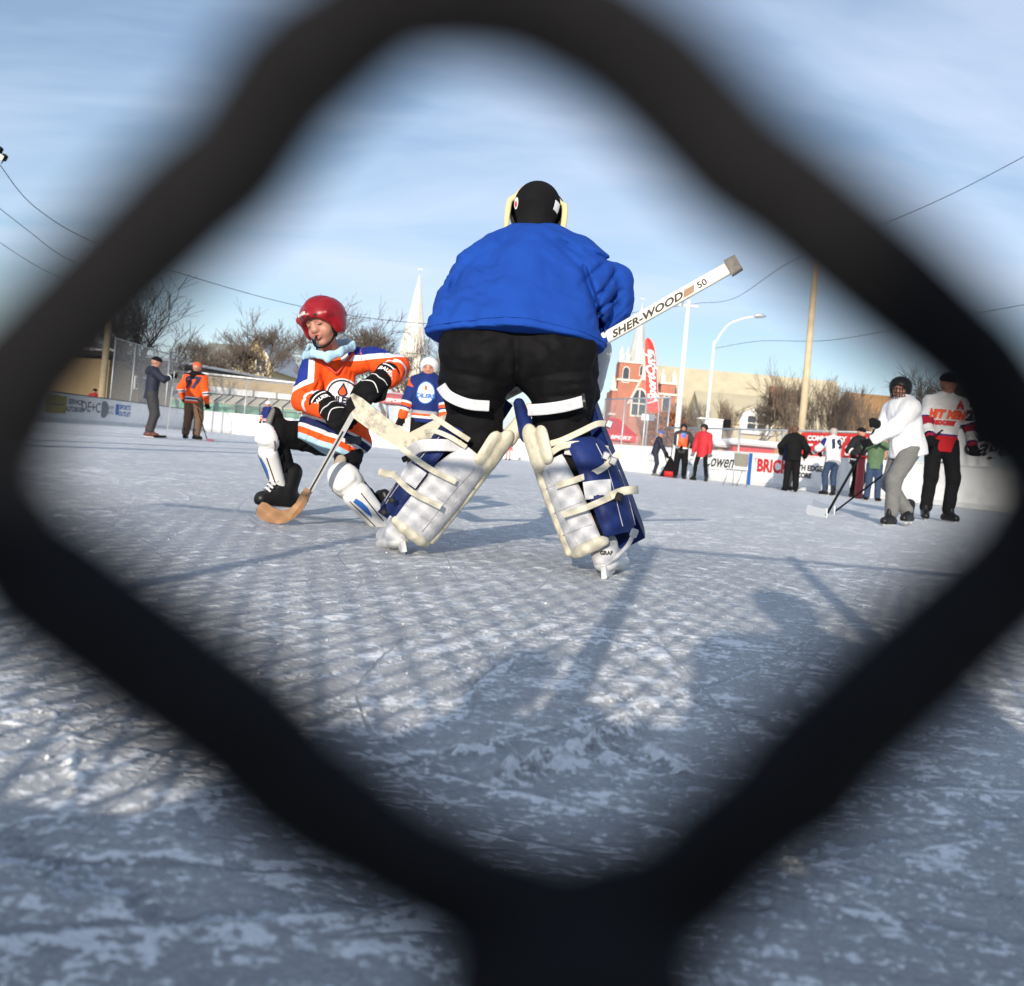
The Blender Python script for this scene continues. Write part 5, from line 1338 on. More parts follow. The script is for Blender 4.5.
def person(label, feet, headtop, d, face_deg, o, group='people on and around the rink', H=None):
    """feet, headtop: pixels; face_deg: 0 looks away from the camera, 90 to the right, 180 at the camera"""
    base = GX((feet[0] + headtop[0]) / 2 - .045 * (feet[1] - headtop[1]), d); top = P(headtop[0], headtop[1], d); Ht = H or top.z; lean_x = (top.x - base.x) * .0
    s = Ht / 1.75; a = math.radians(face_deg); f = Vector((math.sin(a), math.cos(a), 0)); r = Vector((math.cos(a), -math.sin(a), 0)); U = Vector((0, 0, 1))
    W = lambda x, y, z: base + r * (x * s) + f * (y * s) + U * (z * s)
    root = thing('person', label, 'person', base, group)
    g = o.get
    lift = .09 if g('skates', True) else .03
    sl_ = g('lean', (0, 0)); J = {}
    J['pelvis'] = W(0, -.02 + g('pback', 0), .96 - g('drop', 0)); J['neck'] = W(sl_[0], sl_[1], 1.47 - g('drop', 0) - g('bend', 0)); hd = g('look', 0); fa = math.radians(face_deg + hd); tilt = g('nod', -.1)
    J['face'] = (Vector((math.sin(fa), math.cos(fa), 0)) + U * tilt).normalized(); J['hup'] = (U - J['face'] * J['face'].z).normalized()
    hs = .118 * s * g('hsz', 1.0)
    J['head'] = W(sl_[0] * 1.15, sl_[1] * 1.2 + .03, 1.635 - g('drop', 0) - g('bend', 0) * 1.1)
    for nme, sx in (('A', -1), ('B', 1)):
        J['sh' + nme] = W(sl_[0] + sx * .19, sl_[1], 1.41 - g('drop', 0) - g('bend', 0)); J['hi' + nme] = W(sx * .09, -.01 + g('pback', 0), .93 - g('drop', 0))
        J['an' + nme] = W(*g('foot' + nme, (sx * .13, 0, lift))); J['kn' + nme] = ik(J['hi' + nme], J['an' + nme], .43 * s, .43 * s, f + r * sx * .2)
        ft = g('toe' + nme, 0); fd = Vector((math.sin(a + math.radians(ft + sx * 15)), math.cos(a + math.radians(ft + sx * 15)), 0)); J['to' + nme] = J['an' + nme] + fd * .17 * s - U * .03 * s
        J['ha' + nme] = W(*g('hand' + nme, (sx * .27, .08, .86))); J['el' + nme] = ik(J['sh' + nme], J['ha' + nme], .29 * s, .27 * s, -f * .6 + r * sx * .6 - U * .3)
    J['face0'] = f
    res = .013 if d > 15 else .010
    bare = g('gloves', 'black') is None
    body_mesh(root, J, Ht, hs, res, hands=bare)
    eyes(root.children[0], J['head'], J['face'], J['hup'], hs)
    # top
    S = SDF(.05 * s); bw = g('bulk', 1.0); jr = J['neck'] - J['pelvis']; hem_z = g('hem', .80)
    S.cap(J['pelvis'] - jr * .34, J['pelvis'] + jr * .45, .172 * s * bw, .165 * s * bw, n=f, sc=1.18, tag='t'); S.cap(J['pelvis'] + jr * .45, J['neck'] - jr * .16, .17 * s * bw, .17 * s * bw, n=f, sc=1.2, tag='t')
    S.cap(J['shA'].lerp(J['shB'], .12), J['shB'].lerp(J['shA'], .12), .088 * s * bw, tag='t'); S.cap(J['neck'] - jr * .05, J['neck'] + U * .02 * s, .075 * s, .07 * s, tag='t')
    for nme in 'AB':
        hh = J['ha' + nme]; el = J['el' + nme]; w_ = el.lerp(hh, .86 if not bare else .93); S.cap(J['sh' + nme], el, .085 * s * bw, .072 * s * bw, tag='arm' + nme); S.cap(el, w_, .072 * s * bw, .056 * s * bw, tag='arm' + nme); S.cut  # sleeve
    if g('hem_cut', True): S.cuts.append((npv(J['pelvis'] - jr.normalized() * (.96 - hem_z) * s), npv(-jr.normalized()))) if False else None
    S.cut(J['pelvis'] - jr * g('hemf', .26), -jr)
    S.disp = wrinkle(.014 * s, 9 / s, 3 + int(feet[0]) % 7, (1, 1, .45))
    topm = g('top', M['navy'])
    at = jersey_attrs(J, S, J['pelvis'] - jr * .26, J['neck'] + jr * .0, g('yoke', .18)) if g('striped') else None
    tp = S.build(g('topname', 'jersey'), res, topm, root, at)
    if g('hood'):
        hdm = SDF(.03 * s); hdm.cap(J['neck'] + r * -.07 * s - f * .06 * s + U * .01 * s, J['neck'] + r * .07 * s - f * .06 * s + U * .01 * s, .07 * s, .07 * s); hdm.cap(J['neck'] - f * .1 * s, J['neck'] - f * .13 * s - U * .05 * s, .08 * s, .07 * s); hdm.build('hood', res, g('hood'), tp)
    # number on the back / print on the chest
    if g('number'):
        bv = bvh_of(tp); nb, sz, mm, side = g('number'); n = -f if side == 'back' else f; X = U.cross(n).normalized(); O = J['pelvis'] + jr * g('num_h', .58) + n * .05 * s
        decal('number', text_mesh(nb, sz * s, .02, 0, 1.0), O, X, jr.normalized(), mm, tp, bv, .012, .5)
        if len(g('number')) > 3 and g('number_edge'):
            pass
    for fn in g('prints', []): fn(tp, J, s, f, r, U, jr)
    # legs
    S = SDF(.04 * s); lw = g('legw', 1.0); S.cap(J['pelvis'] + U * .02 * s, J['pelvis'] - U * .06 * s, .155 * s, .15 * s, n=f, sc=1.25)
    for nme in 'AB':
        S.cap(J['hi' + nme], J['kn' + nme], .105 * s * lw, .082 * s * lw, k=.03 * s); S.cap(J['kn' + nme], J['an' + nme].lerp(J['kn' + nme], .14), .080 * s * lw, .070 * s * lw, k=.03 * s)
    S.disp = wrinkle(.011 * s, 11 / s, 9, (1, 1, .8)); S.build('trousers', res, g('legs', M['black']), root)
    for nme in 'AB':
        up_ = (J['kn' + nme] - J['an' + nme]).normalized() if g('tiptoe') == nme else U
        if g('skates', True): skate(root, J['an' + nme], J['to' + nme], up_, s * 1.02, g('boot', M['blackplastic']))
        else:
            b_ = SDF(.02 * s); fd = (J['to' + nme] - J['an' + nme]); fd.z = 0; fd.normalize(); z0 = J['an' + nme] - U * (J['an' + nme].z - .045 * s); b_.cap(z0 - fd * .05 * s, z0 + fd * .17 * s, .045 * s, .042 * s); b_.cap(J['an' + nme] + U * .1 * s, z0, .055 * s, .048 * s); b_.cut(base + U * .0, -U); b_.build('boot', .012, g('boot', M['black']), root)
        gm = g('gloves', 'black')
        if gm is not None: small_glove(root, J['ha' + nme], J['el' + nme], J['face0'], s, M['black'] if gm == 'black' else gm, g('cuff'))
    headgear(root, g('hat', 'helmet'), J, hs, g('hatm', M['blackplastic']), g('shield', False))
    if g('visorless'): pass
    return root, J, s, (f, r, U)

# striped shirts used in the background
edm_arm = [(0, ORANGE), (.50, WHITE), (.545, NAVY), (.60, WHITE), (.645, ORANGE)]
J97 = stripe_mat('orange_97_jersey', [(0, ORANGE), (.07, WHITE), (.105, NAVY), (.17, WHITE), (.205, ORANGE), (.99, (.012, .012, .02))], [(0, ORANGE), (.52, WHITE), (.565, NAVY), (.62, WHITE), (.665, ORANGE)])
JBLUE = stripe_mat('blue_striped_jersey', [(0, (.009, .022, .12)), (.10, WHITE), (.15, ORANGE), (.20, (.30, .30, .32)), (.27, (.009, .022, .12))], [(0, ORANGE), (.16, (.009, .022, .12)), (.55, WHITE), (.60, ORANGE), (.68, (.009, .022, .12)), (.73, WHITE), (.79, ORANGE)])
J19 = stripe_mat('white_19_jersey', [(0, WHITE)], [(0, (.02, .02, .13)), (.22, WHITE), (.62, NAVY), (.70, WHITE), (.74, NAVY), (.82, WHITE)], ((.03, .015, .16), (.03, .015, .16), .0))
JA = stripe_mat('white_red_jersey', [(0, (.42, .01, .015)), (.30, (.03, .02, .16)), (.33, WHITE)], [(0, WHITE), (.42, (.03, .02, .16)), (.45, (.33, .01, .03)), (.66, WHITE), (.86, (.03, .02, .16)), (.9, (.33, .01, .03))], ((.20, .01, .03), (.03, .02, .10), .03))
JBK = stripe_mat('black_white_trim_jersey', [(0, (.012, .012, .014)), (.18, WHITE), (.23, (.012, .012, .014))], [(0, (.012, .012, .014)), (.6, WHITE), (.66, (.012, .012, .014))])
JNW = stripe_mat('navy_white_cuff_jersey', [(0, (.012, .02, .07))], [(0, (.012, .02, .07)), (.5, WHITE), (.78, (.012, .02, .07))])

# --- left side
R_, J_, s_, fr = person('man in a navy hoodie and black beanie holding a stick upright by the left boards', (151, 434.5), (153, 357), 20.5, 62,
    dict(top=M['navy'], topname='hoodie', legs=M['dgrey'], hat='beanie', hatm=M['black'], cuff=M['white'], handB=(.20, .34, 1.36), handA=(-.26, .08, .80), boot=mat('rust_boot', (.09, .018, .012), .6), look=10, hood=M['navy'], legw=1.15))
hb = J_['haB']; stick_obj('silver shafted hockey stick held upright by the man in navy', hb + Vector((.05, 0, .12)), Vector((hb.x + .02, hb.y - .05, .04)), Vector((hb.x - .20, hb.y - .25, .02)), shaft=M['shaft'], group='hockey sticks')
R_, J_, s_, fr = person('person in an orange jersey numbered 97 and brown trousers, seen from behind', (190, 438), (197, 363), 22.0, 8,
    dict(top=J97, striped=True, yoke=None, legs=M['brown'], hat='beanie', hatm=mat('orange_knit', (.75, .10, .04), .9, .15), legw=1.25, bulk=1.12, number=('97', .37, M['logo_navy'], 'back'), handA=(-.30, .1, .92), handB=(.30, .06, .84), hood=M['black'], num_h=.62, skates=True))
hb = J_['haB']; stick_obj('dark hockey stick held low by the person in the orange 97 jersey', hb + Vector((-.35, .1, .1)), GX(207, 21.2) + Vector((0, 0, .04)), GX(214, 21.2) + Vector((.0, 0, .03)), group='hockey sticks', blade=mat('reddish_blade', (.16, .03, .05), .6))
person('man in a red jacket and dark cap behind the left boards', (93, 424), (94, 386), 44, 150, dict(top=M['red'], topname='jacket', legs=M['black'], hat='cap', hatm=M['black'], skates=False, bend=.1, drop=-.0), H=1.72)
def blueprint(tp, J, s, f, r, U, jr):
    bv = bvh_of(tp); n = f; X = U.cross(n).normalized(); O = J['pelvis'] + jr * .60 + n * .05; Y = jr.normalized()
    decal('logo', disc2(.135 * s, .165 * s), O, X, Y, M['logo_white'], tp, bv, .006, .5); decal('logo_ring', disc2(.135 * s, .165 * s, 28, 1, .9), O, X, Y, M['adblue'], tp, bv, .009, .5)
    decal('logo_lettering', text_mesh('OILERS', .09 * s, .004, 0, 1), O - Y * .05 * s, X, Y, M['adblue'], tp, bv, .010, .5); decal('logo_drop', disc2(.022 * s, .04 * s), O + Y * .07 * s, X, Y, M['logo_orange'], tp, bv, .010, .5)
R_, J_, s_, fr = person('child in a blue jersey and white helmet standing just left of the goalie', (424, 462), (424, 360), 10.6, 182,
    dict(top=JBLUE, striped=True, yoke=None, legs=M['black'], hat='helmet', hatm=M['white'], bulk=1.22, hsz=1.15, handA=(-.31, .12, .88), handB=(.33, .10, .86), prints=[blueprint], cuff=M['white']))
R_, J_, s_, fr = person('tiny distant child in a white hat above the raised knee of the red helmeted child', (266, 437), (267.5, 402), 33, 190,
    dict(top=JBLUE, striped=True, yoke=None, hat='beanie', hatm=M['whitecloth'], legs=M['black'], hsz=1.2, bulk=1.15))
person('tiny distant child in a pink and red snowsuit between the legs of the goalie', (509, 458), (508, 438), 40, 170, dict(top=mat('pink_snowsuit', (.55, .12, .12), .8), topname='jacket', legs=mat('pink_trousers', (.5, .25, .25), .8), hat='beanie', hatm=M['red'], hsz=1.3, bulk=1.2))
person('distant person in dark clothes just left of the tiny child in pink', (499, 458), (499.5, 424), 41, 200, dict(top=M['dgrey'], topname='coat', legs=M['black'], hat='beanie', hatm=M['black'], skates=False))
# --- right side
R_, J_, s_, fr = person('boy in dark navy clothes and a blue woolly hat leaning over a stick', (655, 472.5), (656, 431), 30.5, 100,
    dict(top=M['navy'], topname='jacket', legs=M['navy'], hat='beanie', hatm=M['adblue'], handB=(.2, .42, .82), handA=(-.1, .45, .86), lean=(0, .1), boot=M['grey'], gloves='black'))
stick_obj('thin dark stick held by the boy in the blue woolly hat', J_['haB'] + Vector((-.1, 0, .12)), GX(668, 30.6) + Vector((0, 0, .25)), GX(670, 30.7) + Vector((.1, 0, .22)), group='hockey sticks')
def vest(tp, J, s, f, r, U, jr):
    bv = bvh_of(tp); n = f; X = U.cross(n).normalized(); Y = jr.normalized(); O = J['pelvis'] + jr * .5 + n * .05
    decal('orange_vest', rect2(-.15 * s, -.2 * s, .15 * s, .22 * s, 10, 10), O, X, Y, M['logo_orange'], tp, bv, .008, .5); decal('blue_bib', rect2(-.06 * s, .1 * s, .1 * s, .26 * s, 6, 6), O, X, Y, M['adblue'], tp, bv, .012, .5)
    decal('pale_edge', rect2(-.18 * s, -.24 * s, .18 * s, -.2 * s, 8, 2), O, X, Y, M['logo_white'], tp, bv, .011, .5); decal('pale_edge', rect2(-.18 * s, -.2 * s, -.15 * s, .2 * s, 2, 8), O, X, Y, M['logo_white'], tp, bv, .011, .5)
R_, J_, s_, fr = person('player in a grey jacket, orange vest and black helmet, left of the red coat', (683, 475), (680, 424), 30.0, 190,
    dict(top=M['dgrey'], topname='jacket', legs=M['black'], hatm=M['blackplastic'], bulk=1.2, legw=1.2, handA=(-.30, .25, 1.05), handB=(.05, .3, 1.02), prints=[vest]))
R_, J_, s_, fr = person('skater in a long red coat, black tights and black helmet by the white cabinet', (702, 477), (702.5, 424.5), 28.8, 215,
    dict(top=M['red'], topname='coat', legs=M['black'], legw=.8, bulk=1.12, footA=(-.2, 0, .09), footB=(.16, .1, .09), gloves=M['grey']))
# long coat tail
S = SDF(.04); jr = J_['neck'] - J_['pelvis']; S.cap(J_['pelvis'] + jr * .2, J_['pelvis'] - jr * .36, .19, .2, n=fr[0], sc=1.15); S.cut(J_['pelvis'] - jr * .42, -jr); S.build('coat_tail', .014, M['red'], bpy.data.objects[R_.name].children[1])
R_, J_, s_, fr = person('person in a navy and white jersey mostly hidden behind the man in black', (785, 488), (793, 428), 26.2, 120,
    dict(top=JNW, striped=True, yoke=None, legs=M['grey'], hat='hair', hatm=M['hairbrown'], handA=(-.42, .15, 1.05), handB=(.35, .2, .9), bulk=1.15))
R_, J_, s_, fr = person('man in a black jacket and trousers seen from behind beside the boards', (792, 490), (794, 426), 24.8, 8,
    dict(top=M['black'], topname='jacket', legs=M['black'], hat='hair', hatm=M['hairbrown'], skates=False, bulk=1.2, legw=1.12, handA=(-.30, .12, 1.0), handB=(.32, .14, .95), look=40, gloves=None))
R_, J_, s_, fr = person('player in a white jersey numbered 19 and blue jeans leaning on the boards', (824, 490), (836, 427), 24.0, -14,
    dict(top=J19, striped=True, yoke=None, legs=M['jeans'], hat='hair', hatm=M['hairgrey'], lean=(.12, .14), bend=.03, pback=-.1, number=('19', .38, M['logo_navy'], 'back'), num_h=.60, handA=(-.15, .55, 1.06), handB=(.1, .52, 1.05), bulk=1.12, footA=(-.1, -.05, .09), footB=(.1, -.1, .09)))
R_, J_, s_, fr = person('player in a black jersey with white trim leaning on the boards next to number 19', (857, 489), (858, 428), 24.0, 150,
    dict(top=JBK, striped=True, yoke=None, legs=M['black'], hat='beanie', hatm=M['black'], bulk=1.2, handA=(-.32, .2, .98), handB=(.28, .22, 1.05)))
R_, J_, s_, fr = person('photographer in a green jacket and blue jeans holding a black camera to the eye', (873, 498), (876, 433), 22.0, 195,
    dict(top=M['green'], topname='jacket', legs=M['jeans'], hat='beanie', hatm=M['black'], skates=False, bulk=1.15, handA=(-.06, .30, 1.50), handB=(.07, .30, 1.48), gloves='black', legw=1.1))
cc = (J_['haA'] + J_['haB']) / 2 + fr[0] * .02; r_ = thing('camera', 'black camera with a long lens held by the photographer in green', 'camera', cc); m_ = MB(); m_.box(cc, (.15, .08, .11), None, 0, .02); m_.build('camera_body', M['blackplastic'], r_); m_ = MB(); m_.tube([cc + fr[0] * .03, cc + fr[0] * .2], [.045, .05], 12); m_.build('lens', M['blackplastic'], r_, True)
# post with a red pad at the bench gate
pb = GX(858, 23.2); r_ = thing('gate_post', 'dark red padded gate post between number 19 and the photographer in green', 'post', pb); m_ = MB(); m_.box(pb + Vector((0, 0, .52)), (.17, .17, 1.05), None, 0, .03); m_.build('pad', mat('maroon_pad', (.20, .012, .02), .5, .1, 4), r_); m_ = MB(); m_.box(pb + Vector((0, 0, 1.08)), (.2, .2, .05), None, 0, .01); m_.build('cap', M['logo_red'], r_)

# white jersey boy, closer
R_, J_, s_, fr = person('boy in a plain white jersey, grey trousers and a black caged helmet', (905, 525), (899, 372), 9.5, 258,
    dict(top=M['whitecloth'], legs=M['grey'], hatm=M['blackplastic'], shield=True, bulk=1.18, legw=1.1, hsz=1.05, lean=(0, .05), bend=.03, pback=-.05, drop=.05,
         handA=(.05, .36, .94), handB=(.0, .34, 1.12), footA=(-.16, .17, .09), footB=(.10, -.24, .13), toeB=-50, toeA=-15, tiptoe=None, hood=M['navy'], look=-42, hemf=.05, cuff=M['white'], nod=-.12))
jb = J_; fj, rj, Uj = fr
# loose shirt tail
S = SDF(.05); jr = J_['neck'] - J_['pelvis']; S.cap(J_['pelvis'] + jr * .4, J_['pelvis'] - jr * .26, .185 * s_, .215 * s_, n=rj, sc=1.08); S.cut(J_['pelvis'] - jr * .22, -jr); S.disp = wrinkle(.02, 7, 4, (1, 1, .35)); S.build('shirt_tail', .011, M['whitecloth'], R_.children[1])
hA = J_['haA']; hB = J_['haB']; heel = G(826, 518) + Vector((0, 0, .03)); toe = G(806, 514) + Vector((0, 0, .03))
st1 = stick_obj('long black hockey stick held by the boy in the plain white jersey', hB + (hB - heel).normalized() * .05, heel, toe, blade=M['board'], group='hockey sticks', width=.026, bh=.13)
# man with the A
def hprint(tp, J, s, f, r, U, jr):
    bv = bvh_of(tp); n = f; X = U.cross(n).normalized(); Y = jr.normalized(); O = J['pelvis'] + jr * .60 + n * .05
    decal('captain_letter', text_mesh('A', .12 * s, .012), O + X * .13 * s + Y * .12 * s, X, Y, M['logo_red'], tp, bv, .008, .5)
    decal('team_lettering', text_mesh('HIT MEN', .13 * s, .012, .3, .85), O - X * .02 * s + Y * .0 * s, X, Y, M['logo_orange'], tp, bv, .008, .5)
    decal('team_lettering', text_mesh('HOCKEY', .06 * s, .01), O - X * .04 * s - Y * .1 * s, X, Y, M['logo_red'], tp, bv, .008, .5)
    decal('sleeve_number', text_mesh('2', .15 * s, .015), J['shA'] * .5 + J['elA'] * .5, (X - n * .2), Y, M['logo_navy'], tp, bv, .006, .3)
R_, J_, s_, fr = person('man in a white and red jersey with a red letter A on the chest', (941, 514), (943, 374), 12.0, 186,
    dict(top=JA, striped=True, yoke=None, legs=M['black'], hat='beanie', hatm=M['black'], bulk=1.0, legw=1.0, prints=[hprint], cuff=M['white'], handA=(-.30, .14, .90), handB=(.24, .3, .95)))
heel = G(834, 514.5) + Vector((0, 0, .03)); stick_obj('shorter black hockey stick held by the man with the red letter A', J_['haB'] + (J_['haB'] - heel).normalized() * .25, heel, G(812, 505.5) + Vector((0, 0, .03)), blade=M['board'], group='hockey sticks', width=.026, bh=.13)
# ================================================================= the goalie, seen from behind
CAMV = lambda p: (CAMP - Vector(p)).normalized()
def wrap(axA, axB, t0, t1, rfun, a0, a1, th, side, toward, nt=22, na=20, puff=6, z=1.0):
    """puffy plate wrapped round the leg axis; angle 0 faces `toward`, + goes to `side`; a0/a1 are functions of t in degrees"""
    A, B = Vector(axA), Vector(axB); ax = (B - A).normalized(); c = Vector(toward); c = (c - ax * c.dot(ax)).normalized(); s_ = Vector(side); s_ = (s_ - ax * s_.dot(ax) - c * s_.dot(c)).normalized()
    f_ = lambda v, t: v(t) if callable(v) else v
    Vo, Vi = [], []
    for i in range(nt + 1):
        w = i / nt; t = t0 + (t1 - t0) * w; O = A.lerp(B, t); ew = (1 - abs(2 * w - 1) ** puff) ** .5
        for j in range(na + 1):
            q = j / na; a = math.radians(f_(a0, t) * (1 - q) + f_(a1, t) * q); eq = (1 - abs(2 * q - 1) ** puff) ** .5; r = f_(rfun, t) ; d = c * math.cos(a) + s_ * math.sin(a) * z
            Vo.append(O + d * (r + th * ew * eq)); Vi.append(O + d * r)
    F = []; n = len(Vo); m_ = na + 1
    for i in range(nt):
        for j in range(na):
            k = i * m_ + j; F.append((k, k + 1, k + m_ + 1, k + m_)); F.append((n + k, n + k + m_, n + k + m_ + 1, n + k + 1))
    return Vo + Vi, F
def ribbon(pts, w, th, up, sub=5):
    """flat strap along points; `up` = outward normal hint"""
    q = smooth_path(pts, sub); V = []; F = []; n = len(q)
    for i, p in enumerate(q):
        t = (q[min(i + 1, n - 1)] - q[max(i - 1, 0)]).normalized(); nn = Vector(up if not callable(up) else up(p)); nn = (nn - t * nn.dot(t)).normalized(); b = t.cross(nn)
        for x, z in ((-.5, .0), (-.42, .5), (.42, .5), (.5, 0), (.42, -.5), (-.42, -.5)): V.append(p + b * x * w + nn * z * th)
    for i in range(n - 1):
        for j in range(6): a = i * 6 + j; b_ = i * 6 + (j + 1) % 6; F.append((a, b_, b_ + 6, a + 6))
    F += [tuple(range(6))[::-1], tuple(range((n - 1) * 6, n * 6))]
    return V, F
def goalie():
    base = Vector((P(515, 560, 3.3).x, 3.35, 0)); root = thing('person', 'goalie seen from behind in a royal blue jersey and blue and white leg pads', 'person', base, 'people on and around the rink')
    J = {}
    J['pelvis'] = P(517, 352, 3.36); J['neck'] = P(536, 243, 3.80); J['head'] = P(536, 208, 3.86); J['face'] = Vector((.05, 1, -.25)).normalized(); J['face0'] = Vector((0, 1, 0)); J['hup'] = Vector((.04, .25, 1)).normalized()
    J['shA'] = P(470, 276, 3.72); J['shB'] = P(596, 272, 3.72); J['elA'] = P(450, 315, 3.86); J['haA'] = P(470, 360, 4.02); J['elB'] = P(612, 303, 3.78); J['haB'] = P(585, 350, 3.72)
    J['hiA'] = P(478, 368, 3.36); J['hiB'] = P(558, 370, 3.33); J['knA'] = P(474, 436, 3.44); J['knB'] = P(562, 438, 3.38); J['anA'] = P(399, 530, 3.40); J['anB'] = P(606, 549, 3.235)
    J['toA'] = P(388, 541, 3.52); J['toB'] = P(612, 566, 3.36)
    bd = body_mesh(root, J, 1.72, .095, .011, hands=False)
    # --- jersey
    S = SDF(.07); X = CR
    def C(pa, ra, pb, rb, n=None, sc=1, tag='t', k=None): S.cap(P(*pa), P(*pb), ra, rb, n=n, sc=sc, tag=tag, k=k)
    for px0, px1 in ((466, 482), (516, 530), (562, 578)):
        pass
    dn = Vector((0, 1, 0))
    # broad back: three ribs side by side, wide at the hem
    S.cap(P(476, 345, 3.36), P(490, 285, 3.66), .155, .16, tag='t'); S.cap(P(517, 345, 3.32), P(532, 272, 3.66), .195, .19, tag='t'); S.cap(P(557, 348, 3.34), P(572, 285, 3.66), .155, .16, tag='t')
    S.cap(P(462, 330, 3.36), P(480, 290, 3.6), .105, .12, tag='t'); S.cap(P(574, 338, 3.36), P(582, 290, 3.6), .10, .12, tag='t')
    S.cap(P(497, 268, 3.72), P(572, 266, 3.72), .125, tag='t'); S.cap(P(522, 246, 3.76), P(548, 246, 3.76), .085, .085, tag='t'); S.cap(P(480, 283, 3.7), P(520, 254, 3.74), .085, .09); S.cap(P(590, 280, 3.7), P(552, 254, 3.74), .085, .09)
    S.cap(P(474, 288, 3.72), P(456, 306, 3.84), .10, .088, tag='armA'); S.cap(P(456, 306, 3.84), P(462, 336, 4.0), .088, .075, tag='armA')
    S.cap(P(590, 282, 3.72), P(610, 284, 3.74), .098, .086, tag='armB', k=.03); S.cap(P(610, 284, 3.74), P(612, 308, 3.72), .086, .088, tag='armB', k=.03); S.cap(P(612, 308, 3.72), P(600, 328, 3.60), .09, .072, tag='armB', k=.03)
    up = (P(532, 270, 3.66) - P(517, 345, 3.32)).normalized()
    # hem plane
    hemn = -(Vector((0, .16, 1))); S.cut(P(517, 326.5, 3.15), hemn)
    mm = lambda a, b, d1, d2: (P(*a, d1), P(*b, d2))
    cr_ = [((583, 268), (596, 300), 3.60, 3.56, .012, .022), ((596, 300), (601, 335), 3.56, 3.5, .011, .024), ((586, 250), (612, 262), 3.62, 3.62, .012, .012), ((581, 285), (606, 262), 3.58, 3.62, .012, .016),
           ((590, 320), (622, 290), 3.56, 3.62, .009, .015), ((596, 331), (624, 303), 3.56, 3.62, .009, .014), ((592, 308), (616, 272), 3.58, 3.62, .010, .013), ((600, 340), (627, 316), 3.55, 3.62, .008, .010),
           ((457, 285), (449, 298), 3.66, 3.74, .012, .008), ((456, 302), (445, 322), 3.66, 3.76, .014, .008), ((462, 270), (452, 290), 3.64, 3.7, .009, .010), ((478, 253), (466, 268), 3.62, 3.64, .010, .006),
           ((500, 240), (575, 243), 3.66, 3.66, .018, .006), ((560, 246), (585, 270), 3.60, 3.6, .014, .008)]
    for a, b_, d1, d2, w, dp in cr_:
        S.pc.append((a, b_, w * .9, dp * 1.25, 3.95))
    for a, b_, w, dp in (((584, 262), (588, 285), .007, .014), ((588, 285), (600, 318), .008, .022), ((600, 318), (603, 338), .007, .018), ((604, 330), (630, 305), .006, .012), ((598, 322), (626, 296), .005, .009), ((590, 300), (612, 284), .006, .010), ((560, 240), (590, 262), .012, .010), ((458, 270), (446, 298), .008, .009), ((470, 258), (455, 278), .010, .008), ((440, 312), (450, 328), .008, .006), ((455, 322), (520, 318), .012, .004), ((540, 317), (592, 330), .014, .006), ((475, 255), (520, 236), .014, .007), ((545, 236), (590, 256), .014, .007)):
        S.pc.append((a, b_, w, dp, 3.95))
    def dsp(Q):
        n1 = fbm(Q[:, 0] * 5.5, Q[:, 1] * 5, Q[:, 2] * 2.6, 3, 8); n2_ = fbm(Q[:, 0] * 13 + Q[:, 2] * 9, Q[:, 1] * 9, Q[:, 2] * 7, 2, 12)
        side = np.clip((np.abs(Q[:, 0] - .1) - .12) * 6, 0, 1)
        n3 = fbm(Q[:, 0] * 7 + 4, Q[:, 1] * 7, Q[:, 2] * 16 + Q[:, 0] * 6, 3, 19)
        return .042 * (np.abs(n1 - .5) * -2 + .3) * (.4 + .6 * side) + .016 * (n2_ - .5) * (.4 + side) + .020 * (np.abs(n3 - .5) * -2 + .28) * (.25 + .75 * side)
    S.disp = dsp
    V, Q = S.mesh(.0075); V = lap(V, Q, 1)
    jr = mesh_obj('jersey', V, Q, M['bluejersey'], root, True)
    # stitched hem: a thin band following the bottom outline of the back
    bv = bvh_of(jr)
    pts = []
    for i in range(25):
        a = math.radians(-100 + 200 * i / 24); o = Vector((math.sin(a), -math.cos(a), 0)); c = P(517, 338, 3.34); c = Vector((c.x, c.y, 0)); 
        zc = P(517, 326.5, 3.15)
        zz_ = zc.z - .16 * ((c + o * .25).y - zc.y) + .022
        h = bv.ray_cast(Vector((c.x, c.y, zz_)) + o * .8, -o, 1.0)
        if h[0] is not None: pts.append(h[0] + o * .001)
    if len(pts) > 4:
        m_ = MB(); m_.tube(smooth_path(pts, 2), .0025, 5); m_.build('hem_seam', M['bluejersey'], jr, True)
    # --- pants
    S = SDF(.05)
    S.cap(P(484, 347, 3.38), P(548, 350, 3.36), .155, .155, n=(0, 0, 1), sc=1.0)
    S.cap(P(477, 355, 3.36), P(474, 384, 3.38), .145, .116); S.cap(P(559, 358, 3.34), P(564, 386, 3.35), .145, .122)
    S.cap(P(474, 386, 3.38), P(474, 415, 3.43), .112, .104); S.cap(P(563, 388, 3.35), P(563, 415, 3.38), .116, .106)
    S.creases += [(P(517, 348, 3.18), P(517, 392, 3.24), .016, .03)]
    for a, b_, w, dp in (((516, 340), (517, 395), .012, .022), ((442, 370), (505, 382), .008, .008), ((528, 378), (598, 370), .008, .009), ((446, 396), (500, 400), .007, .010), ((534, 398), (594, 394), .007, .010), ((545, 345), (556, 392), .008, .006), ((480, 345), (474, 392), .008, .006), ((437, 385), (470, 392), .006, .008), ((560, 385), (598, 383), .006, .008)): S.pc.append((a, b_, w, dp, 3.6))
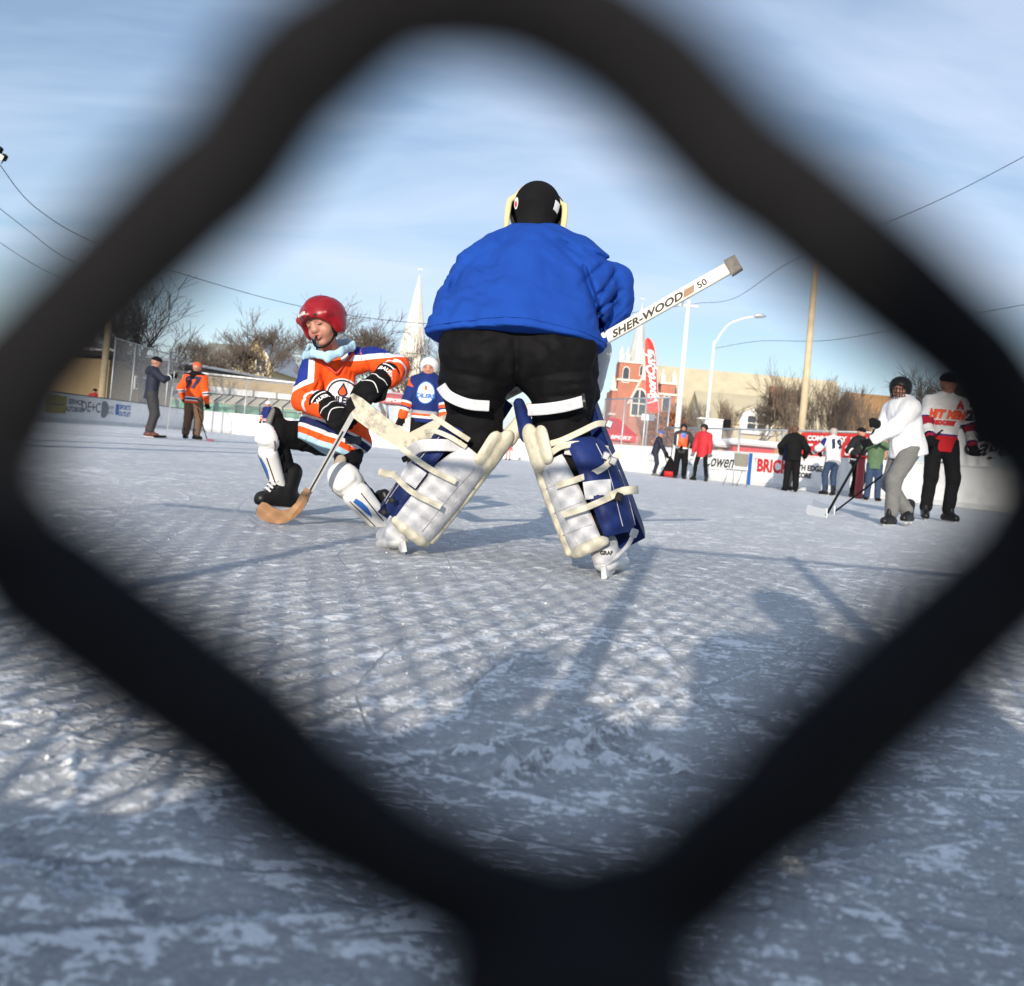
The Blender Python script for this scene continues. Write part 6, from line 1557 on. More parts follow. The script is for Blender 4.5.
    S.creases += [(P(517, 348, 3.18), P(517, 392, 3.24), .016, .01), (P(440, 372, 3.24), P(505, 385, 3.22), .010, .010), (P(528, 380, 3.2), P(598, 372, 3.2), .010, .010), (P(446, 398, 3.26), P(500, 402, 3.26), .008, .010), (P(534, 400, 3.22), P(594, 396, 3.22), .009, .012), (P(545, 350, 3.17), P(556, 392, 3.2), .010, .007), (P(480, 350, 3.17), P(474, 392, 3.2), .010, .006)]
    S.disp = lambda Q: .024 * (np.abs(fbm(Q[:, 0] * 9, Q[:, 1] * 8, Q[:, 2] * 11, 3, 31) - .5) * -2.4 + .3)
    S.build('hockey_pants', .009, M['black_nylon'], root)
    # undersleeves of the legs
    S = SDF(.03)
    for a, r0, r1 in (('A', .105, .078), ('B', .108, .082)):
        S.cap(J['kn' + a].lerp(J['hi' + a], .35), J['kn' + a], r0, r0 * .98); S.cap(J['kn' + a], J['kn' + a].lerp(J['an' + a], .8), r0 * .95, r1 * .85)
    S.disp = wrinkle(.012, 12, 14); S.build('knee_padding', .009, M['black'], root)
    # --- leg pads
    def leg(a, K, A_, sgn, boardang, bw, rr, rol):
        pr = bpy.data.objects.new('leg_pad', None); pr.location = tuple(Vector(A_) - base); COL.objects.link(pr); pr.parent = root
        K, A_ = Vector(K), Vector(A_); ax = (A_ - K).normalized(); cv = CAMV(K.lerp(A_, .5)); side = CR
        c = (cv - ax * cv.dot(ax)).normalized(); s_ = (side - ax * side.dot(ax) - c * side.dot(c)).normalized(); L_ = (A_ - K).length
        ap = lambda t, ang, r: K.lerp(A_, t) + (c * math.cos(math.radians(ang)) + s_ * math.sin(math.radians(ang))) * r
        # front board
        nrm = c * math.cos(math.radians(boardang)) + s_ * math.sin(math.radians(boardang)); lat = ax.cross(nrm).normalized()
        V = []; F = []; rows = 26; cols = 12
        for side_ in (0, 1):
            for i in range(rows + 1):
                t = -.42 + 1.46 * i / rows; e = max(0, 1 - abs(2 * i / rows - 1) ** 8) ** .5; curve = .06 * max(0, -t) + .05 * max(0, t - .8)
                for j in range(cols + 1):
                    q = j / cols * 2 - 1; e2 = max(0, 1 - abs(q) ** 8) ** .5; w_ = bw / 2 * (1 - .12 * max(0, t - .6))
                    base_p = K + ax * (t * L_) + nrm * (rr * .95 + curve) + lat * q * w_ - nrm * (q * q * .015)
                    ribs = .008 * abs(math.sin(j / cols * math.pi * 3)) if side_ else 0
                    V.append(base_p + nrm * ((.065 + ribs) * e * e2 if side_ else -.004 * e))
        n = (rows + 1) * (cols + 1); m_ = cols + 1
        for i in range(rows):
            for j in range(cols): k = i * m_ + j; F.append((k, k + m_, k + m_ + 1, k + 1)); F.append((n + k, n + k + 1, n + k + m_ + 1, n + k + m_))
        mesh_obj('front_board', [tuple(v) for v in V], F, M['padblue'], pr, True)
        # inner calf flap (white) and outer flap (blue)
        if a == 'A':
            flaps = (('calf_flap', .14, 1.0, lambda t: rr * (1.02 - .10 * abs(t - .55)), lambda t: 78, lambda t: -38 + 34 * max(0, .42 - t) / .42, .016, M['padwhite']),
                     ('outer_flap', .06, .98, lambda t: rr * (1.0 + .14 * math.sin(math.pi * min(1, t))), lambda t: -34, lambda t: -128, .020, M['padblue']))
        else:
            flaps = (('calf_flap', .18, 1.02, lambda t: rr * (.93 - .08 * abs(t - .55)), lambda t: -80, lambda t: -2 - 22 * max(0, .5 - t) + 8 * t, .016, M['padwhite']),
                     ('outer_flap', .10, .97, lambda t: rr * (1.02 + .17 * math.sin(math.pi * min(1, t))), lambda t: 6 + 4 * t, lambda t: 122, .024, M['padblue']))
        for nme, t0, t1, rf, a0, a1, th, mt in flaps:
            V, F = wrap(K, A_, t0, t1, rf, a0, a1, th, side, cv); fo = mesh_obj(nme, [tuple(v) for v in V], F, mt, pr, True)
            if nme == 'calf_flap':
                # quilting seams on the flap
                for t in (.38, .60, .80):
                    V, F = ribbon([ap(t, a0(t) * .92 + a1(t) * .08, rf(t) + .0165), ap(t + .02, (a0(t) + a1(t)) / 2, rf(t) + .018), ap(t + .03, a1(t) * .92 + a0(t) * .08, rf(t) + .0165)], .004, .003, c); mesh_obj('seam', [tuple(v) for v in V], F, M['logo_grey'], pr, True)
                am = lambda t: a0(t) * .55 + a1(t) * .45
                V, F = ribbon([ap(t, am(t), rf(t) + .0175) for t in (.25, .5, .75, .92)], .004, .003, c); mesh_obj('seam', [tuple(v) for v in V], F, M['logo_grey'], pr, True)
        # cream edge roll, toe roll
        ra = 84 if a == 'A' else -84
        m_ = MB(); m_.tube(smooth_path([ap(t, ra, rr * (1.03 - .06 * abs(t - .5))) for t in (.16, .3, .55, .8, .98)], 5), [.006] + [.021] * 9 + [.019] * 10 + [.008], 10, up=c, flat=1.25); m_.build('edge_roll', M['cream'], pr, True)
        S2 = SDF(.02); a_0, a_1 = (70, -30) if a == 'A' else (-62, 8)
        prev = None
        for k in range(5):
            p = ap(.985, a_0 + (a_1 - a_0) * k / 4, rr * .93)
            if prev is not None: S2.cap(prev, p, .019, .019)
            prev = p
        S2.build('toe_roll', .006, M['cream'], pr)
        # knee block and thigh guard
        kx = 1 if a == 'A' else -1
        S2 = SDF(.012); nb = (c * .55 + s_ * kx * .85).normalized(); S2.cap(ap(-.10, 62 * kx, rr * 1.0), ap(.14, 66 * kx, rr * 1.02), .045, .043, n=nb, sc=2.0)
        S2.cap(ap(-.04, 30 * kx, rr * 1.03), ap(.14, 34 * kx, rr * 1.05), .036, .034, n=nb, sc=2.1); S2.build('knee_block', .006, M['cream'], pr)
        S2 = SDF(.012); pth = (ap(-.14, 84 * kx, rr * .95), ap(-.46, 100 * kx, rr * .9)); S2.cap(pth[0], pth[1], .034, .022, n=c, sc=1.0)
        S2.build('thigh_guard', .006, M['cream'] if a == 'A' else M['padblue'], pr)
        # lateral blue panel seams
        for ang in ((-60, -92) if a == 'A' else (45, 80)):
            V, F = ribbon([ap(t, ang + 4 * math.sin(t * 5), rr * (1.02 + .17 * math.sin(math.pi * t)) + .024) for t in (.2, .4, .6, .8, .93)], .003, .003, c); mesh_obj('seam', [tuple(v) for v in V], F, M['logo_grey'], pr, True)
        return pr, ap, c, s_
    M['logo_grey'] = mat('grey_thread', (.42, .42, .44), .8, .1)
    KA, AA = P(479, 436, 3.40), P(406, 529, 3.37); KB, AB = P(561, 440, 3.35), P(602, 548, 3.235)
    pA, apA, cA, sA = leg('A', KA, AA, 1, -150, .19, .098, 1); pB, apB, cB, sB = leg('B', KB, AB, -1, 146, .25, .112, 1)
    # straps: (pixel path, depths, width, material, parent)
    def strap(nme, pts, w, mt, par, th=.005, hint=None):
        V, F = ribbon([P(*p) for p in pts], w * 1.12, th * .75, hint or CAMV(P(*pts[len(pts) // 2]))); return mesh_obj(nme, [tuple(v) for v in V], F, mt, par, False)
    strap('strap', [(441, 386, 3.30), (449, 396, 3.235), (468, 404, 3.225), (489, 406, 3.25)], .034, M['padwhite'], pA)
    strap('strap', [(431, 415, 3.37), (440, 421, 3.29), (455, 431, 3.25), (469, 440, 3.28)], .017, M['cream'], pA)
    strap('strap', [(425, 432, 3.38), (434, 431, 3.30), (450, 437, 3.26), (466, 447, 3.28)], .016, M['cream'], pA)
    strap('wide_band', [(410, 452, 3.36), (421, 446, 3.28), (440, 445, 3.265), (461, 446, 3.30)], .038, M['padwhite'], pA)
    strap('strap', [(399, 445, 3.32), (410, 455, 3.27), (432, 470, 3.24), (456, 482, 3.25)], .019, M['cream'], pA)
    strap('strap', [(379, 472, 3.28), (394, 476, 3.24), (412, 492, 3.22), (441, 507, 3.235)], .019, M['cream'], pA)
    strap('strap_tip', [(379, 472, 3.28), (388, 474, 3.26), (396, 475, 3.24)], .024, M['cream'], pA, .008)
    strap('wide_band', [(404, 470, 3.29), (414, 476, 3.265), (421, 481, 3.26)], .062, M['padwhite'], pA)
    strap('strap', [(528, 410, 3.24), (545, 409, 3.20), (565, 406, 3.19), (584, 401, 3.215)], .036, M['padwhite'], pB)
    strap('buckle', [(583, 394, 3.215), (584, 402, 3.205), (585, 409, 3.215)], .010, M['blackplastic'], pB, .008)
    strap('strap', [(541, 446, 3.26), (560, 441, 3.225), (580, 432, 3.23), (597, 424, 3.27), (606, 424, 3.30)], .020, M['cream'], pB)
    strap('strap', [(545, 458, 3.25), (560, 447, 3.215), (578, 444, 3.21), (594, 447, 3.24), (608, 449, 3.29)], .020, M['cream'], pB)
    strap('strap', [(556, 486, 3.19), (578, 479, 3.165), (600, 470, 3.165), (612, 460, 3.19), (619, 452, 3.2)], .020, M['cream'], pB)
    strap('strap', [(563, 515, 3.15), (585, 508, 3.12), (604, 500, 3.12), (620, 493, 3.13), (637, 490, 3.15)], .020, M['cream'], pB)
    strap('strap_tip', [(610, 496, 3.115), (624, 491, 3.13), (638, 489.5, 3.15)], .026, M['cream'], pB, .008)
    strap('wide_band', [(565, 449, 3.24), (580, 452, 3.225), (592, 461, 3.22), (604, 477, 3.21)], .034, M['padwhite'], pB)
    strap('wide_band', [(584, 491, 3.145), (598, 489, 3.14), (611, 488, 3.15)], .055, M['padwhite'], pB)
    for (px, py, d) in ((606, 456, 3.2), (613, 461, 3.185), (619, 497, 3.125), (609, 424, 3.27), (634, 533, 3.12)):
        m_ = MB(); m_.box(P(px, py, d - .012), (.026, .012, .030), Matrix.Rotation(.3, 3, 'Y'), 0, .004); m_.build('buckle', M['steel'] if px != 619 else M['blackplastic'], pB)
    for (px, py, d) in ((405, 459, 3.27), (392, 500, 3.25), (384, 512, 3.26)):
        m_ = MB(); m_.box(P(px, py, d - .01), (.022, .012, .022), Matrix.Rotation(-.5, 3, 'Y'), 0, .004); m_.build('buckle', M['blackplastic'], pA)
    m_ = MB(); m_.tube(smooth_path([P(634, 533, 3.11), P(628, 545, 3.13), P(617, 556, 3.15), P(606, 565, 3.17)], 5), .0085, 6); m_.build('toe_tie', M['padwhite'], pB, True)
    # --- goalie skates
    def gskate(an, to, hl, w1, up, txt=None):
        r_ = SDF(.02); an, to, hl = P(*an), P(*to), P(*hl); r_.cap(an, hl, .050, .045); r_.cap(hl, to, .042, .04); r_.cut(hl - Vector(up) * .036, -Vector(up)); sk = r_.build('skate', .006, M['padwhite'], root)
        S2 = SDF(.015); S2.cap(hl - Vector(up) * .022, to - Vector(up) * .022, .044, .044, n=up, sc=1.5); S2.build('cowling', .006, M['white'], sk)
        f = (to - hl); up_ = Vector(up); f = (f - up_ * f.dot(up_)).normalized(); sd = f.cross(up_); b_ = MB(); O = hl - up_ * .045
        b_.prism([(-.06, -.004), (-.065, -.030), (.17, -.030), (.185, -.008), (.16, .002), (-.04, .006)], O, f, up_, sd, .004); b_.build('blade', M['steel'], sk)
        b_ = MB(); b_.prism([(-.062, .02), (-.068, -.020), (-.03, -.018), (-.012, -.004), (.06, -.004), (.08, -.018), (.15, -.018), (.18, .005), (.17, .022)], O, f, up_, sd, .018); b_.build('blade_holder', M['white'], sk)
        if txt:
            bv_ = bvh_of(sk); decal('lettering', text_mesh(txt, .018, .001), an.lerp(hl, .5), CR, CU, M['logo_black'], sk, bv_, .003, .2)
        return sk
    gskate((400, 524, 3.40), (386, 537, 3.56), (398, 533.5, 3.36), 0, Vector((-.22, 0, 1)).normalized())
    gskate((604, 545, 3.25), (617, 556, 3.42), (605, 557, 3.205), 0, Vector((-.25, 0, 1)).normalized(), 'GRAF')
    # --- mask seen from behind
    c = P(537, 210, 3.86); r, u, f = frame_of(J['face'], J['hup']); hs = .118; q = lambda x, y, z: c + (r * x + u * y + f * z) * hs; A = (r, u, f)
    S = SDF(.02); S.ell(q(0, .10, -.12), [.84 * hs, .86 * hs, .9 * hs], A); S.cap(q(.03, .86, -.1), q(.03, .82, .2), .22 * hs, .2 * hs); S.cap(q(0, -.5, -.2), q(0, -1.35, -.15), .62 * hs, .66 * hs)
    S.creases += [(q(-.5, .3, -.9), q(.5, .3, -.9), .006, .003)]
    hd = S.build('skull_cap', .006, M['black'], root)
    S = SDF(.015); S.ell(q(0, .08, .34), [1.02 * hs, 1.02 * hs, 1.05 * hs], A); S.ell(q(0, .1, -.15), [.93 * hs, 1.06 * hs, 1.15 * hs], A, .01, op='s'); S.cut(q(0, 0, -.18), -f); mk = S.build('goalie_mask', .006, M['blackplastic'], root)
    m_ = MB(); ed = smooth_path([q(-.985, -.95, -.12), q(-1.02, -.45, -.16), q(-1.0, .12, -.2), q(-.78, .34, -.2), q(-.5, .74, -.2), q(-.12, .92, -.2)], 6); m_.tube(ed, [.11 * hs] * 8 + [.12 * hs] * (len(ed) - 14) + [.07 * hs] * 6, 8, flat=.9); m_.build('padding', mat('yellow_foam', (.62, .50, .26), .8, .15), mk, True)
    m_ = MB(); ed = smooth_path([q(.985, -.95, -.12), q(1.02, -.45, -.16), q(.98, .12, -.2), q(.78, .30, -.2), q(.52, .68, -.2), q(.35, .82, -.2)], 6); m_.tube(ed, [.12 * hs] * 14 + [.08 * hs] * (len(ed) - 14), 8, flat=.9); m_.build('padding', mat('yellow_foam', (.62, .50, .26), .8, .15), mk, True)
    bvm = bvh_of(hd)
    decal('round_sticker', disc2(.018, .023), q(-.66, -.1, -.4), (r * .8 - f * .5), u, M['logo_white'], hd, bvm, .003, .1); decal('sticker_emblem', disc2(.009, .012), q(-.66, -.14, -.4), (r * .8 - f * .5), u, M['logo_red'], hd, bvm, .004, .1)
    decal('square_sticker', rect2(-.018, -.02, .018, .02), q(.62, -.1, -.4), (r * .8 + f * .5), u, M['logo_white'], hd, bvm, .003, .1)
    # --- gloves in front of the body
    small_glove(root, J['haA'], J['elA'], J['face0'], 1.3, M['black'], name='catch_glove')
    S = SDF(.015); S.cap(P(597, 350, 3.60), P(590, 385, 3.64), .06, .055, n=(.2, 1, 0), sc=2.0); S.build('blocker', .007, M['padwhite'], root)
    # --- stick
    shA, shB = P(737, 263.5, 3.34), P(602, 341, 3.50); d = (shB - shA).normalized(); heel = P(410, 441, 3.80)
    st = thing('goalie_stick', 'cream goalie stick with black lettering on its shaft, held by the goalie', 'stick', P(412, 447, 3.8), 'hockey sticks')
    cv = CAMV(shB); wv = (CU - d * CU.dot(d)); wv = (wv - d * wv.dot(d)).normalized(); nn = d.cross(wv).normalized()
    sft = MB(); padd = P(560, 364, 3.56)
    def bar(mb, a, b_, w0, w1, th):
        V = []
        for p, w in ((a, w0), (b_, w1)):
            for x, z in ((-.5, -.35), (-.5, .35), (-.42, .5), (.42, .5), (.5, .35), (.5, -.35), (.42, -.5), (-.42, -.5)): V.append(p + wv * x * w + nn * z * th)
        mb.add(V, [tuple(range(8))[::-1], tuple(range(8, 16))] + [(i, (i + 1) % 8, 8 + (i + 1) % 8, 8 + i) for i in range(8)])
    bar(sft, shA, padd, .046, .046, .024); so_ = sft.build('shaft', M['goaliewood_light'], st)
    pd = MB(); bar(pd, padd, heel, .062, .062, .024); pd.build('paddle', M['goaliewood'], st)
    kn = MB(); bar(kn, shA - d * .008, shA + d * .036, .060, .066, .04); kn.build('tape_knob', mat('grey_tape', (.22, .20, .18), .9, .25, 40, .5, 90), st)
    bl_ = [(349, 396), (353.5, 393.5), (362, 398), (376, 409), (390, 420), (403, 429), (412, 433.5), (419, 438), (418, 446), (412, 452), (403, 450.5), (392, 444), (380, 437), (366, 427), (354, 418), (351, 411)]
    dB = 3.78; O = P(385, 423, dB); pol = [((P(a, b_, dB) - O).dot(CR), (P(a, b_, dB) - O).dot(CU)) for a, b_ in bl_]
    bm = MB(); bm.prism(pol, O, CR, CU, Vector((0, 1, 0)).cross(Vector((0, 0, 1))).cross(CU).normalized() if False else CR.cross(CU).normalized(), .024); bm.build('blade', M['goaliewood'], st)
    tp_ = [(347.5, 401), (351, 396.5), (356, 408), (351, 413), (346, 408)]; bm = MB(); bm.prism([((P(a, b_, dB) - O).dot(CR), (P(a, b_, dB) - O).dot(CU)) for a, b_ in tp_], O, CR, CU, CR.cross(CU).normalized(), .028); bm.build('tape', M['black'], st)
    # lettering on the side that faces the camera
    X = -d; Nn = cv; Nn = (Nn - X * Nn.dot(X)).normalized(); Y = Nn.cross(X).normalized(); bvs = bvh_of(so_)
    ctr = shA.lerp(shB, .660)
    decal('lettering', text_mesh('SHER-WOOD', .036, .0014, .35, 1.36, 1.02), ctr, X, Y, M['logo_black'], so_, bvs, .0015, .2)
    decal('lettering', text_mesh('50', .032, .0008, 0, 1.2), shA.lerp(shB, .25), X, Y, M['logo_black'], so_, bvs, .0015, .2)
    V, F = rect2(-.022, -.004, .022, .004, 2, 1); decal('stripe', ([(a + b_ * 2, b_ * 3) for a, b_ in V], F), shA.lerp(shB, .345), X, Y, mat('brown_print', (.30, .17, .10), .6), so_, bvs, .0015, .2)
M['goaliewood_light'] = mat('cream_white_stick_paint', (.78, .74, .64), .45, .08, 6, dirt=(.35, .30, .22), dirt_amt=.4, dscale=18)
goalie()

# ================================================================= the child in orange, turning in front of the goalie
def hockey_glove(root, wrist, hand, grip_dir, back, s, nme_label=None, text=None, tsize=.03):
    """detailed glove: wrist->hand = knuckle direction, fingers curl round grip_dir (unit along the stick)"""
    w, h = Vector(wrist), Vector(hand); d = (h - w).normalized(); back = Vector(back); back = (back - d * back.dot(d)).normalized(); side = d.cross(back).normalized()
    S = SDF(.010 * s); S.cap(w - d * .055 * s, w + d * .005 * s, .066 * s, .052 * s, n=back, sc=1.15); S.cap(w + d * .01 * s, h - d * .01 * s, .052 * s, .056 * s, n=back, sc=1.3)
    for i in range(4):
        o = side * (i - 1.5) * .029 * s; l_ = (1.0, 1.08, 1.02, .86)[i]
        a = h + o; b_ = a + d * .038 * s * l_ - back * .006 * s; c = b_ + d * .012 * s - back * .040 * s * l_; e = c - d * .030 * s * l_ - back * .016 * s
        S.cap(a - d * .02 * s, b_, .0185 * s, .0175 * s, k=.003); S.cap(b_, c, .0175 * s, .0165 * s, k=.004); S.cap(c, e, .0155 * s, .0125 * s, k=.003)
    a = w + d * .035 * s - side * .052 * s - back * .01 * s; b_ = a + d * .04 * s - side * .012 * s - back * .02 * s; c = b_ + d * .026 * s + side * .018 * s - back * .022 * s; S.cap(a - d * .02 * s + side * .02 * s, b_, .021 * s, .019 * s, k=.008); S.cap(b_, c, .019 * s, .015 * s, k=.003)
    # segment grooves across the back of the hand
    for t in (.35, .62, .95):
        p = w.lerp(h, t) + back * .045 * s; S.creases.append((p - side * .05 * s, p + side * .05 * s, .0045 * s, .008 * s))
    g = S.build('glove', .0042, M['black'], root); bv = bvh_of(g)
    # white piping following the segments
    for t, k in ((.30, 1), (.92, -1)):
        pts = []
        for x in (-.05, -.025, 0, .025, .05):
            p = w.lerp(h, t) + side * x * s + d * (k * (.012 - abs(x) * .35)) * s; hit = bv.ray_cast(p + back * .2, -back, .4)
            if hit[0] is not None: pts.append(hit[0] + back * .001)
        if len(pts) > 2: m_ = MB(); m_.tube(smooth_path(pts, 4), .0032 * s, 5); m_.build('piping', M['white'], g, True)
    V, F = rect2(-.045 * s, -.004 * s, .045 * s, .004 * s, 10, 1); decal('cuff_edge', (V, F), w - d * .05 * s, side, d, M['logo_white'], g, bv, .002, .2)
    if text: decal('lettering', text_mesh(text, tsize, .0012, 0, .95), w - d * .018 * s, -side, -d, M['logo_white'], g, bv, .0025, .2)
    return g
JKID = stripe_mat('orange_blue_jersey', [(0, LBLUE), (.055, ORANGE), (.125, WHITE), (.165, NAVY), (.235, WHITE), (.265, ORANGE)], [(0, ORANGE), (.70, WHITE), (.755, ORANGE)], ((.012, .028, .20), WHITE, .028), bump=.18)
def kid():
    base = Vector((P(310, 515, 4.45).x, 4.5, 0)); root = thing('person', 'child in an orange jersey and glossy red helmet crouching before the goalie', 'person', base, 'people on and around the rink'); J = {}
    J['head'] = P(323, 324.5, 4.28); J['face'] = Vector((-.36, -.90, -.24)).normalized(); J['face0'] = Vector((-.2, -1, 0)).normalized(); J['hup'] = (CU * 1.0 + CR * -.20).normalized()
    J['neck'] = P(331, 351, 4.38); J['pelvis'] = P(335, 433, 4.56); J['shA'] = P(313, 366, 4.36); J['elA'] = P(309, 400, 4.30); J['haA'] = P(336, 414, 4.12); J['shB'] = P(370, 359, 4.42); J['elB'] = P(396, 371, 4.32); J['haB'] = P(372, 386, 4.14)
    J['hiA'] = P(318, 437, 4.54); J['hiB'] = P(350, 441, 4.52); J['knA'] = P(274, 430, 4.34); J['knB'] = P(346, 478, 4.28); J['anA'] = P(288, 488, 4.44); J['toA'] = P(263, 500, 4.34); J['anB'] = P(388, 522, 4.40); J['toB'] = P(398, 532, 4.36)
    hs = .101
    # body, one surface
    S = SDF(.02); q, A = head_prims(S, J['head'], J['face'], J['hup'], hs, k=.010)
    S.cap(J['head'] - J['hup'] * hs * .5, J['neck'], .042, .045); S.cap(J['neck'] + Vector((0, .03, -.04)), J['pelvis'], .05, .07)
    for a in 'AB':
        S.cap(J['neck'] * .5 + J['sh' + a] * .5, J['sh' + a], .03, .032); S.cap(J['sh' + a], J['el' + a], .03, .026); S.cap(J['el' + a], J['ha' + a], .025, .02); S.cap(J['hi' + a], J['kn' + a], .045, .028); S.cap(J['kn' + a], J['an' + a], .026, .02); S.cap(J['an' + a], J['to' + a], .02, .018)
        h = J['ha' + a]; dd = (h - J['el' + a]).normalized(); sd = dd.cross(Vector((0, -1, 0))).normalized()
        for i in range(4): S.cap(h, h + dd * .05 + sd * (i - 1.5) * .014, .012, .007, k=.004)
        S.cap(h, h + dd * .025 - sd * .035, .011, .008, k=.004)
    # open mouth
    S.ell(q(0, -.515, .80), [.11 * hs, .035 * hs, .16 * hs], A, .004, 'h', 's')
    bd = S.build('body', .0042, M['skin'], root); eyes(bd, J['head'], J['face'], J['hup'], hs, closed=True); bv = bvh_of(bd); r, u, f = A
    for yy, w_, th in ((-.45, .19, .042), (-.585, .15, .045)):
        pts = []
        for x in (-1, -.5, 0, .5, 1):
            p = q(x * w_, yy + (.035 * (1 - abs(x)) * (1 if yy > -.5 else -1)) , .6); hit = bv.ray_cast(p + f * .08, -f, .2); pts.append((hit[0] if hit[0] is not None else p) + f * .0006)
        m_ = MB(); m_.tube(smooth_path(pts, 4), [th * .5 * hs] * 4 + [th * hs] * 9 + [th * .5 * hs] * 4, 6, up=f, flat=.6); m_.build('lip', M['lips'], bd, True)
    # helmet with ear guards, brim, slots, mark
    S = SDF(.008); S.ell(q(0, .34, -.14), [1.06 * hs, .98 * hs, 1.20 * hs], A); S.cap(q(-.78, .42, .62), q(.78, .42, .62), .16 * hs, .16 * hs, k=.02); S.cap(q(0, .50, .98), q(0, .47, .95), .26 * hs, k=.03)
    for s_ in (-1, 1): S.ell(q(s_ * .78, -.12, -.10), [.28 * hs, .52 * hs, .50 * hs], A, .015); S.cap(q(s_ * .9, .25, -.6), q(s_ * .9, .35, .4), .12 * hs, .12 * hs, k=.01)
    S.ell(q(0, .95, -.1), [.35 * hs, .36 * hs, .95 * hs], A, .02)
    S.ell(q(0, -.40, 1.02), [.86 * hs, .76 * hs, 1.1 * hs], A, .012, op='s'); S.cut(q(0, -.56, 0), -u + f * .12)
    S.creases += [(q(-.75, .66, .5), q(.75, .66, .5), .006, .009), (q(-.9, .55, -.1), q(-.6, .60, .62), .005, .008), (q(.95, .55, -.1), q(.62, .60, .62), .005, .008), (q(-.45, 1.15, .5), q(-.5, 1.15, -.6), .006, .008), (q(.45, 1.15, .5), q(.5, 1.15, -.6), .006, .008), (q(.98, .1, .12), q(1.0, -.3, .12), .005, .007)]
    hel = S.build('helmet', .0045, M['helmetred'], root, smooth_it=1)
    bvh_ = bvh_of(hel)
    for x in (-.42, -.14, .14, .42): decal('vent_slot', rect2(-.06 * hs, -.045 * hs, .06 * hs, .045 * hs, 3, 3), q(x, .44, 1.0), -r, u, M['blackplastic'], hel, bvh_, .001, .15)
    decal('lettering', text_mesh('BAUER', .20 * hs, .0006, 0, 1.25), q(-.32 * -1, .66, .95) if False else q(.30, .62, .95), -r, u, M['logo_white'], hel, bvh_, .0012, .15)
    for s_ in (-1, 1): decal('ear_hole', disc2(.07 * hs, .09 * hs), q(s_ * .8, -.1, -.1), (f * -s_), u, M['blackplastic'], hel, bvh_, .001, .15)
    # black liner showing round the face
    S = SDF(.01)
    for s_ in (-1, 1): S.cap(q(s_ * .66, .28, .42), q(s_ * .70, -.35, .18), .12 * hs, .13 * hs); S.cap(q(s_ * .70, -.35, .18), q(s_ * .55, -.62, .05), .13 * hs, .10 * hs)
    S.cap(q(-.62, .33, .52), q(.62, .33, .52), .10 * hs); S.build('liner', .005, M['black'], hel)
    m_ = MB(); m_.tube(smooth_path([q(-.66, -.5, .15), q(-.45, -.88, .42), q(0, -1.03, .52), q(.45, -.88, .42), q(.68, -.5, .15)], 5), .045 * hs, 6); m_.build('chin_strap', M['black'], hel, True)
    m_ = MB(); m_.tube(smooth_path([q(-.02, -.50, .80), q(.04, -.66, .92), q(.14, -.92, .80), q(.30, -1.15, .55)], 5), [.055 * hs] * 4 + [.04 * hs] * 12, 6); m_.build('mouthguard_strap', M['blackplastic'], bd, True)
    # hood collar
    S = SDF(.012); cpts = [P(305, 356, 4.33), P(313, 353, 4.25), P(328, 357, 4.225), P(341, 352, 4.25), P(353, 346, 4.34), P(347, 343, 4.44), P(327, 344, 4.46), P(309, 348, 4.42)]
    for i in range(len(cpts)): S.cap(cpts[i], cpts[(i + 1) % len(cpts)], .0125, .0125, n=(0, 0, 1), sc=.55)
    S.cap(P(318, 352, 4.46), P(342, 350, 4.46), .045, .045); S.disp = wrinkle(.005, 18, 3)
    S.build('hood', .006, M['lblue'], root)
    # jersey
    S = SDF(.035)
    S.cap(P(333, 372, 4.42), P(336, 405, 4.47), .105, .115, n=(0, 1, 0), sc=1.15, tag='t'); S.cap(P(320, 368, 4.41), P(362, 361, 4.43), .062, .062, tag='t'); S.cap(P(328, 362, 4.40), P(350, 357, 4.42), .064, .060, tag='t')
    # skirt flares towards the raised leg
    S.cap(P(334, 405, 4.46), P(326, 432, 4.48), .118, .125, tag='t'); S.cap(P(348, 405, 4.46), P(353, 440, 4.47), .085, .088, tag='t'); S.cap(P(318, 420, 4.46), P(307, 436, 4.42), .08, .062, tag='t'); S.cap(P(340, 430, 4.46), P(338, 452, 4.42), .10, .10, tag='t'); S.cap(P(307, 434, 4.42), P(322, 450, 4.42), .055, .06, tag='t')
    S.cap(J['shA'], P(305, 398, 4.30), .062, .062, tag='armA', k=.02); S.cap(P(305, 398, 4.30), P(323, 408, 4.19), .062, .052, tag='armA', k=.02)
    S.cap(J['shB'], P(397, 368, 4.32), .062, .060, tag='armB', k=.02); S.cap(P(397, 368, 4.32), P(388, 378, 4.22), .060, .056, tag='armB', k=.02)
    # hem plane: from lower left (292,440) to (371,466)
    h0, h1 = P(287, 434, 4.38), P(372, 468, 4.38); hx = (h1 - h0).normalized(); hn = Vector((0, 1, 0)).cross(hx).normalized(); hn = hn if hn.z < 0 else -hn
    hn = (hn + Vector((0, -.25, 0))).normalized()
    S.cut((h0 + h1) / 2 + Vector((0, -.0, 0)), hn)
    S.creases += [(P(318, 384, 4.30), P(306, 408, 4.26), .008, .012), (P(352, 372, 4.33), P(345, 402, 4.34), .009, .010), (P(366, 366, 4.32), P(376, 392, 4.30), .008, .012), (P(335, 428, 4.32), P(318, 440, 4.33), .010, .012), (P(350, 425, 4.34), P(352, 460, 4.36), .008, .009), (P(385, 352, 4.3), P(394, 362, 4.27), .007, .008), (P(296, 385, 4.28), P(310, 392, 4.25), .007, .009), (P(328, 430, 4.3), P(338, 450, 4.3), .009, .008)]
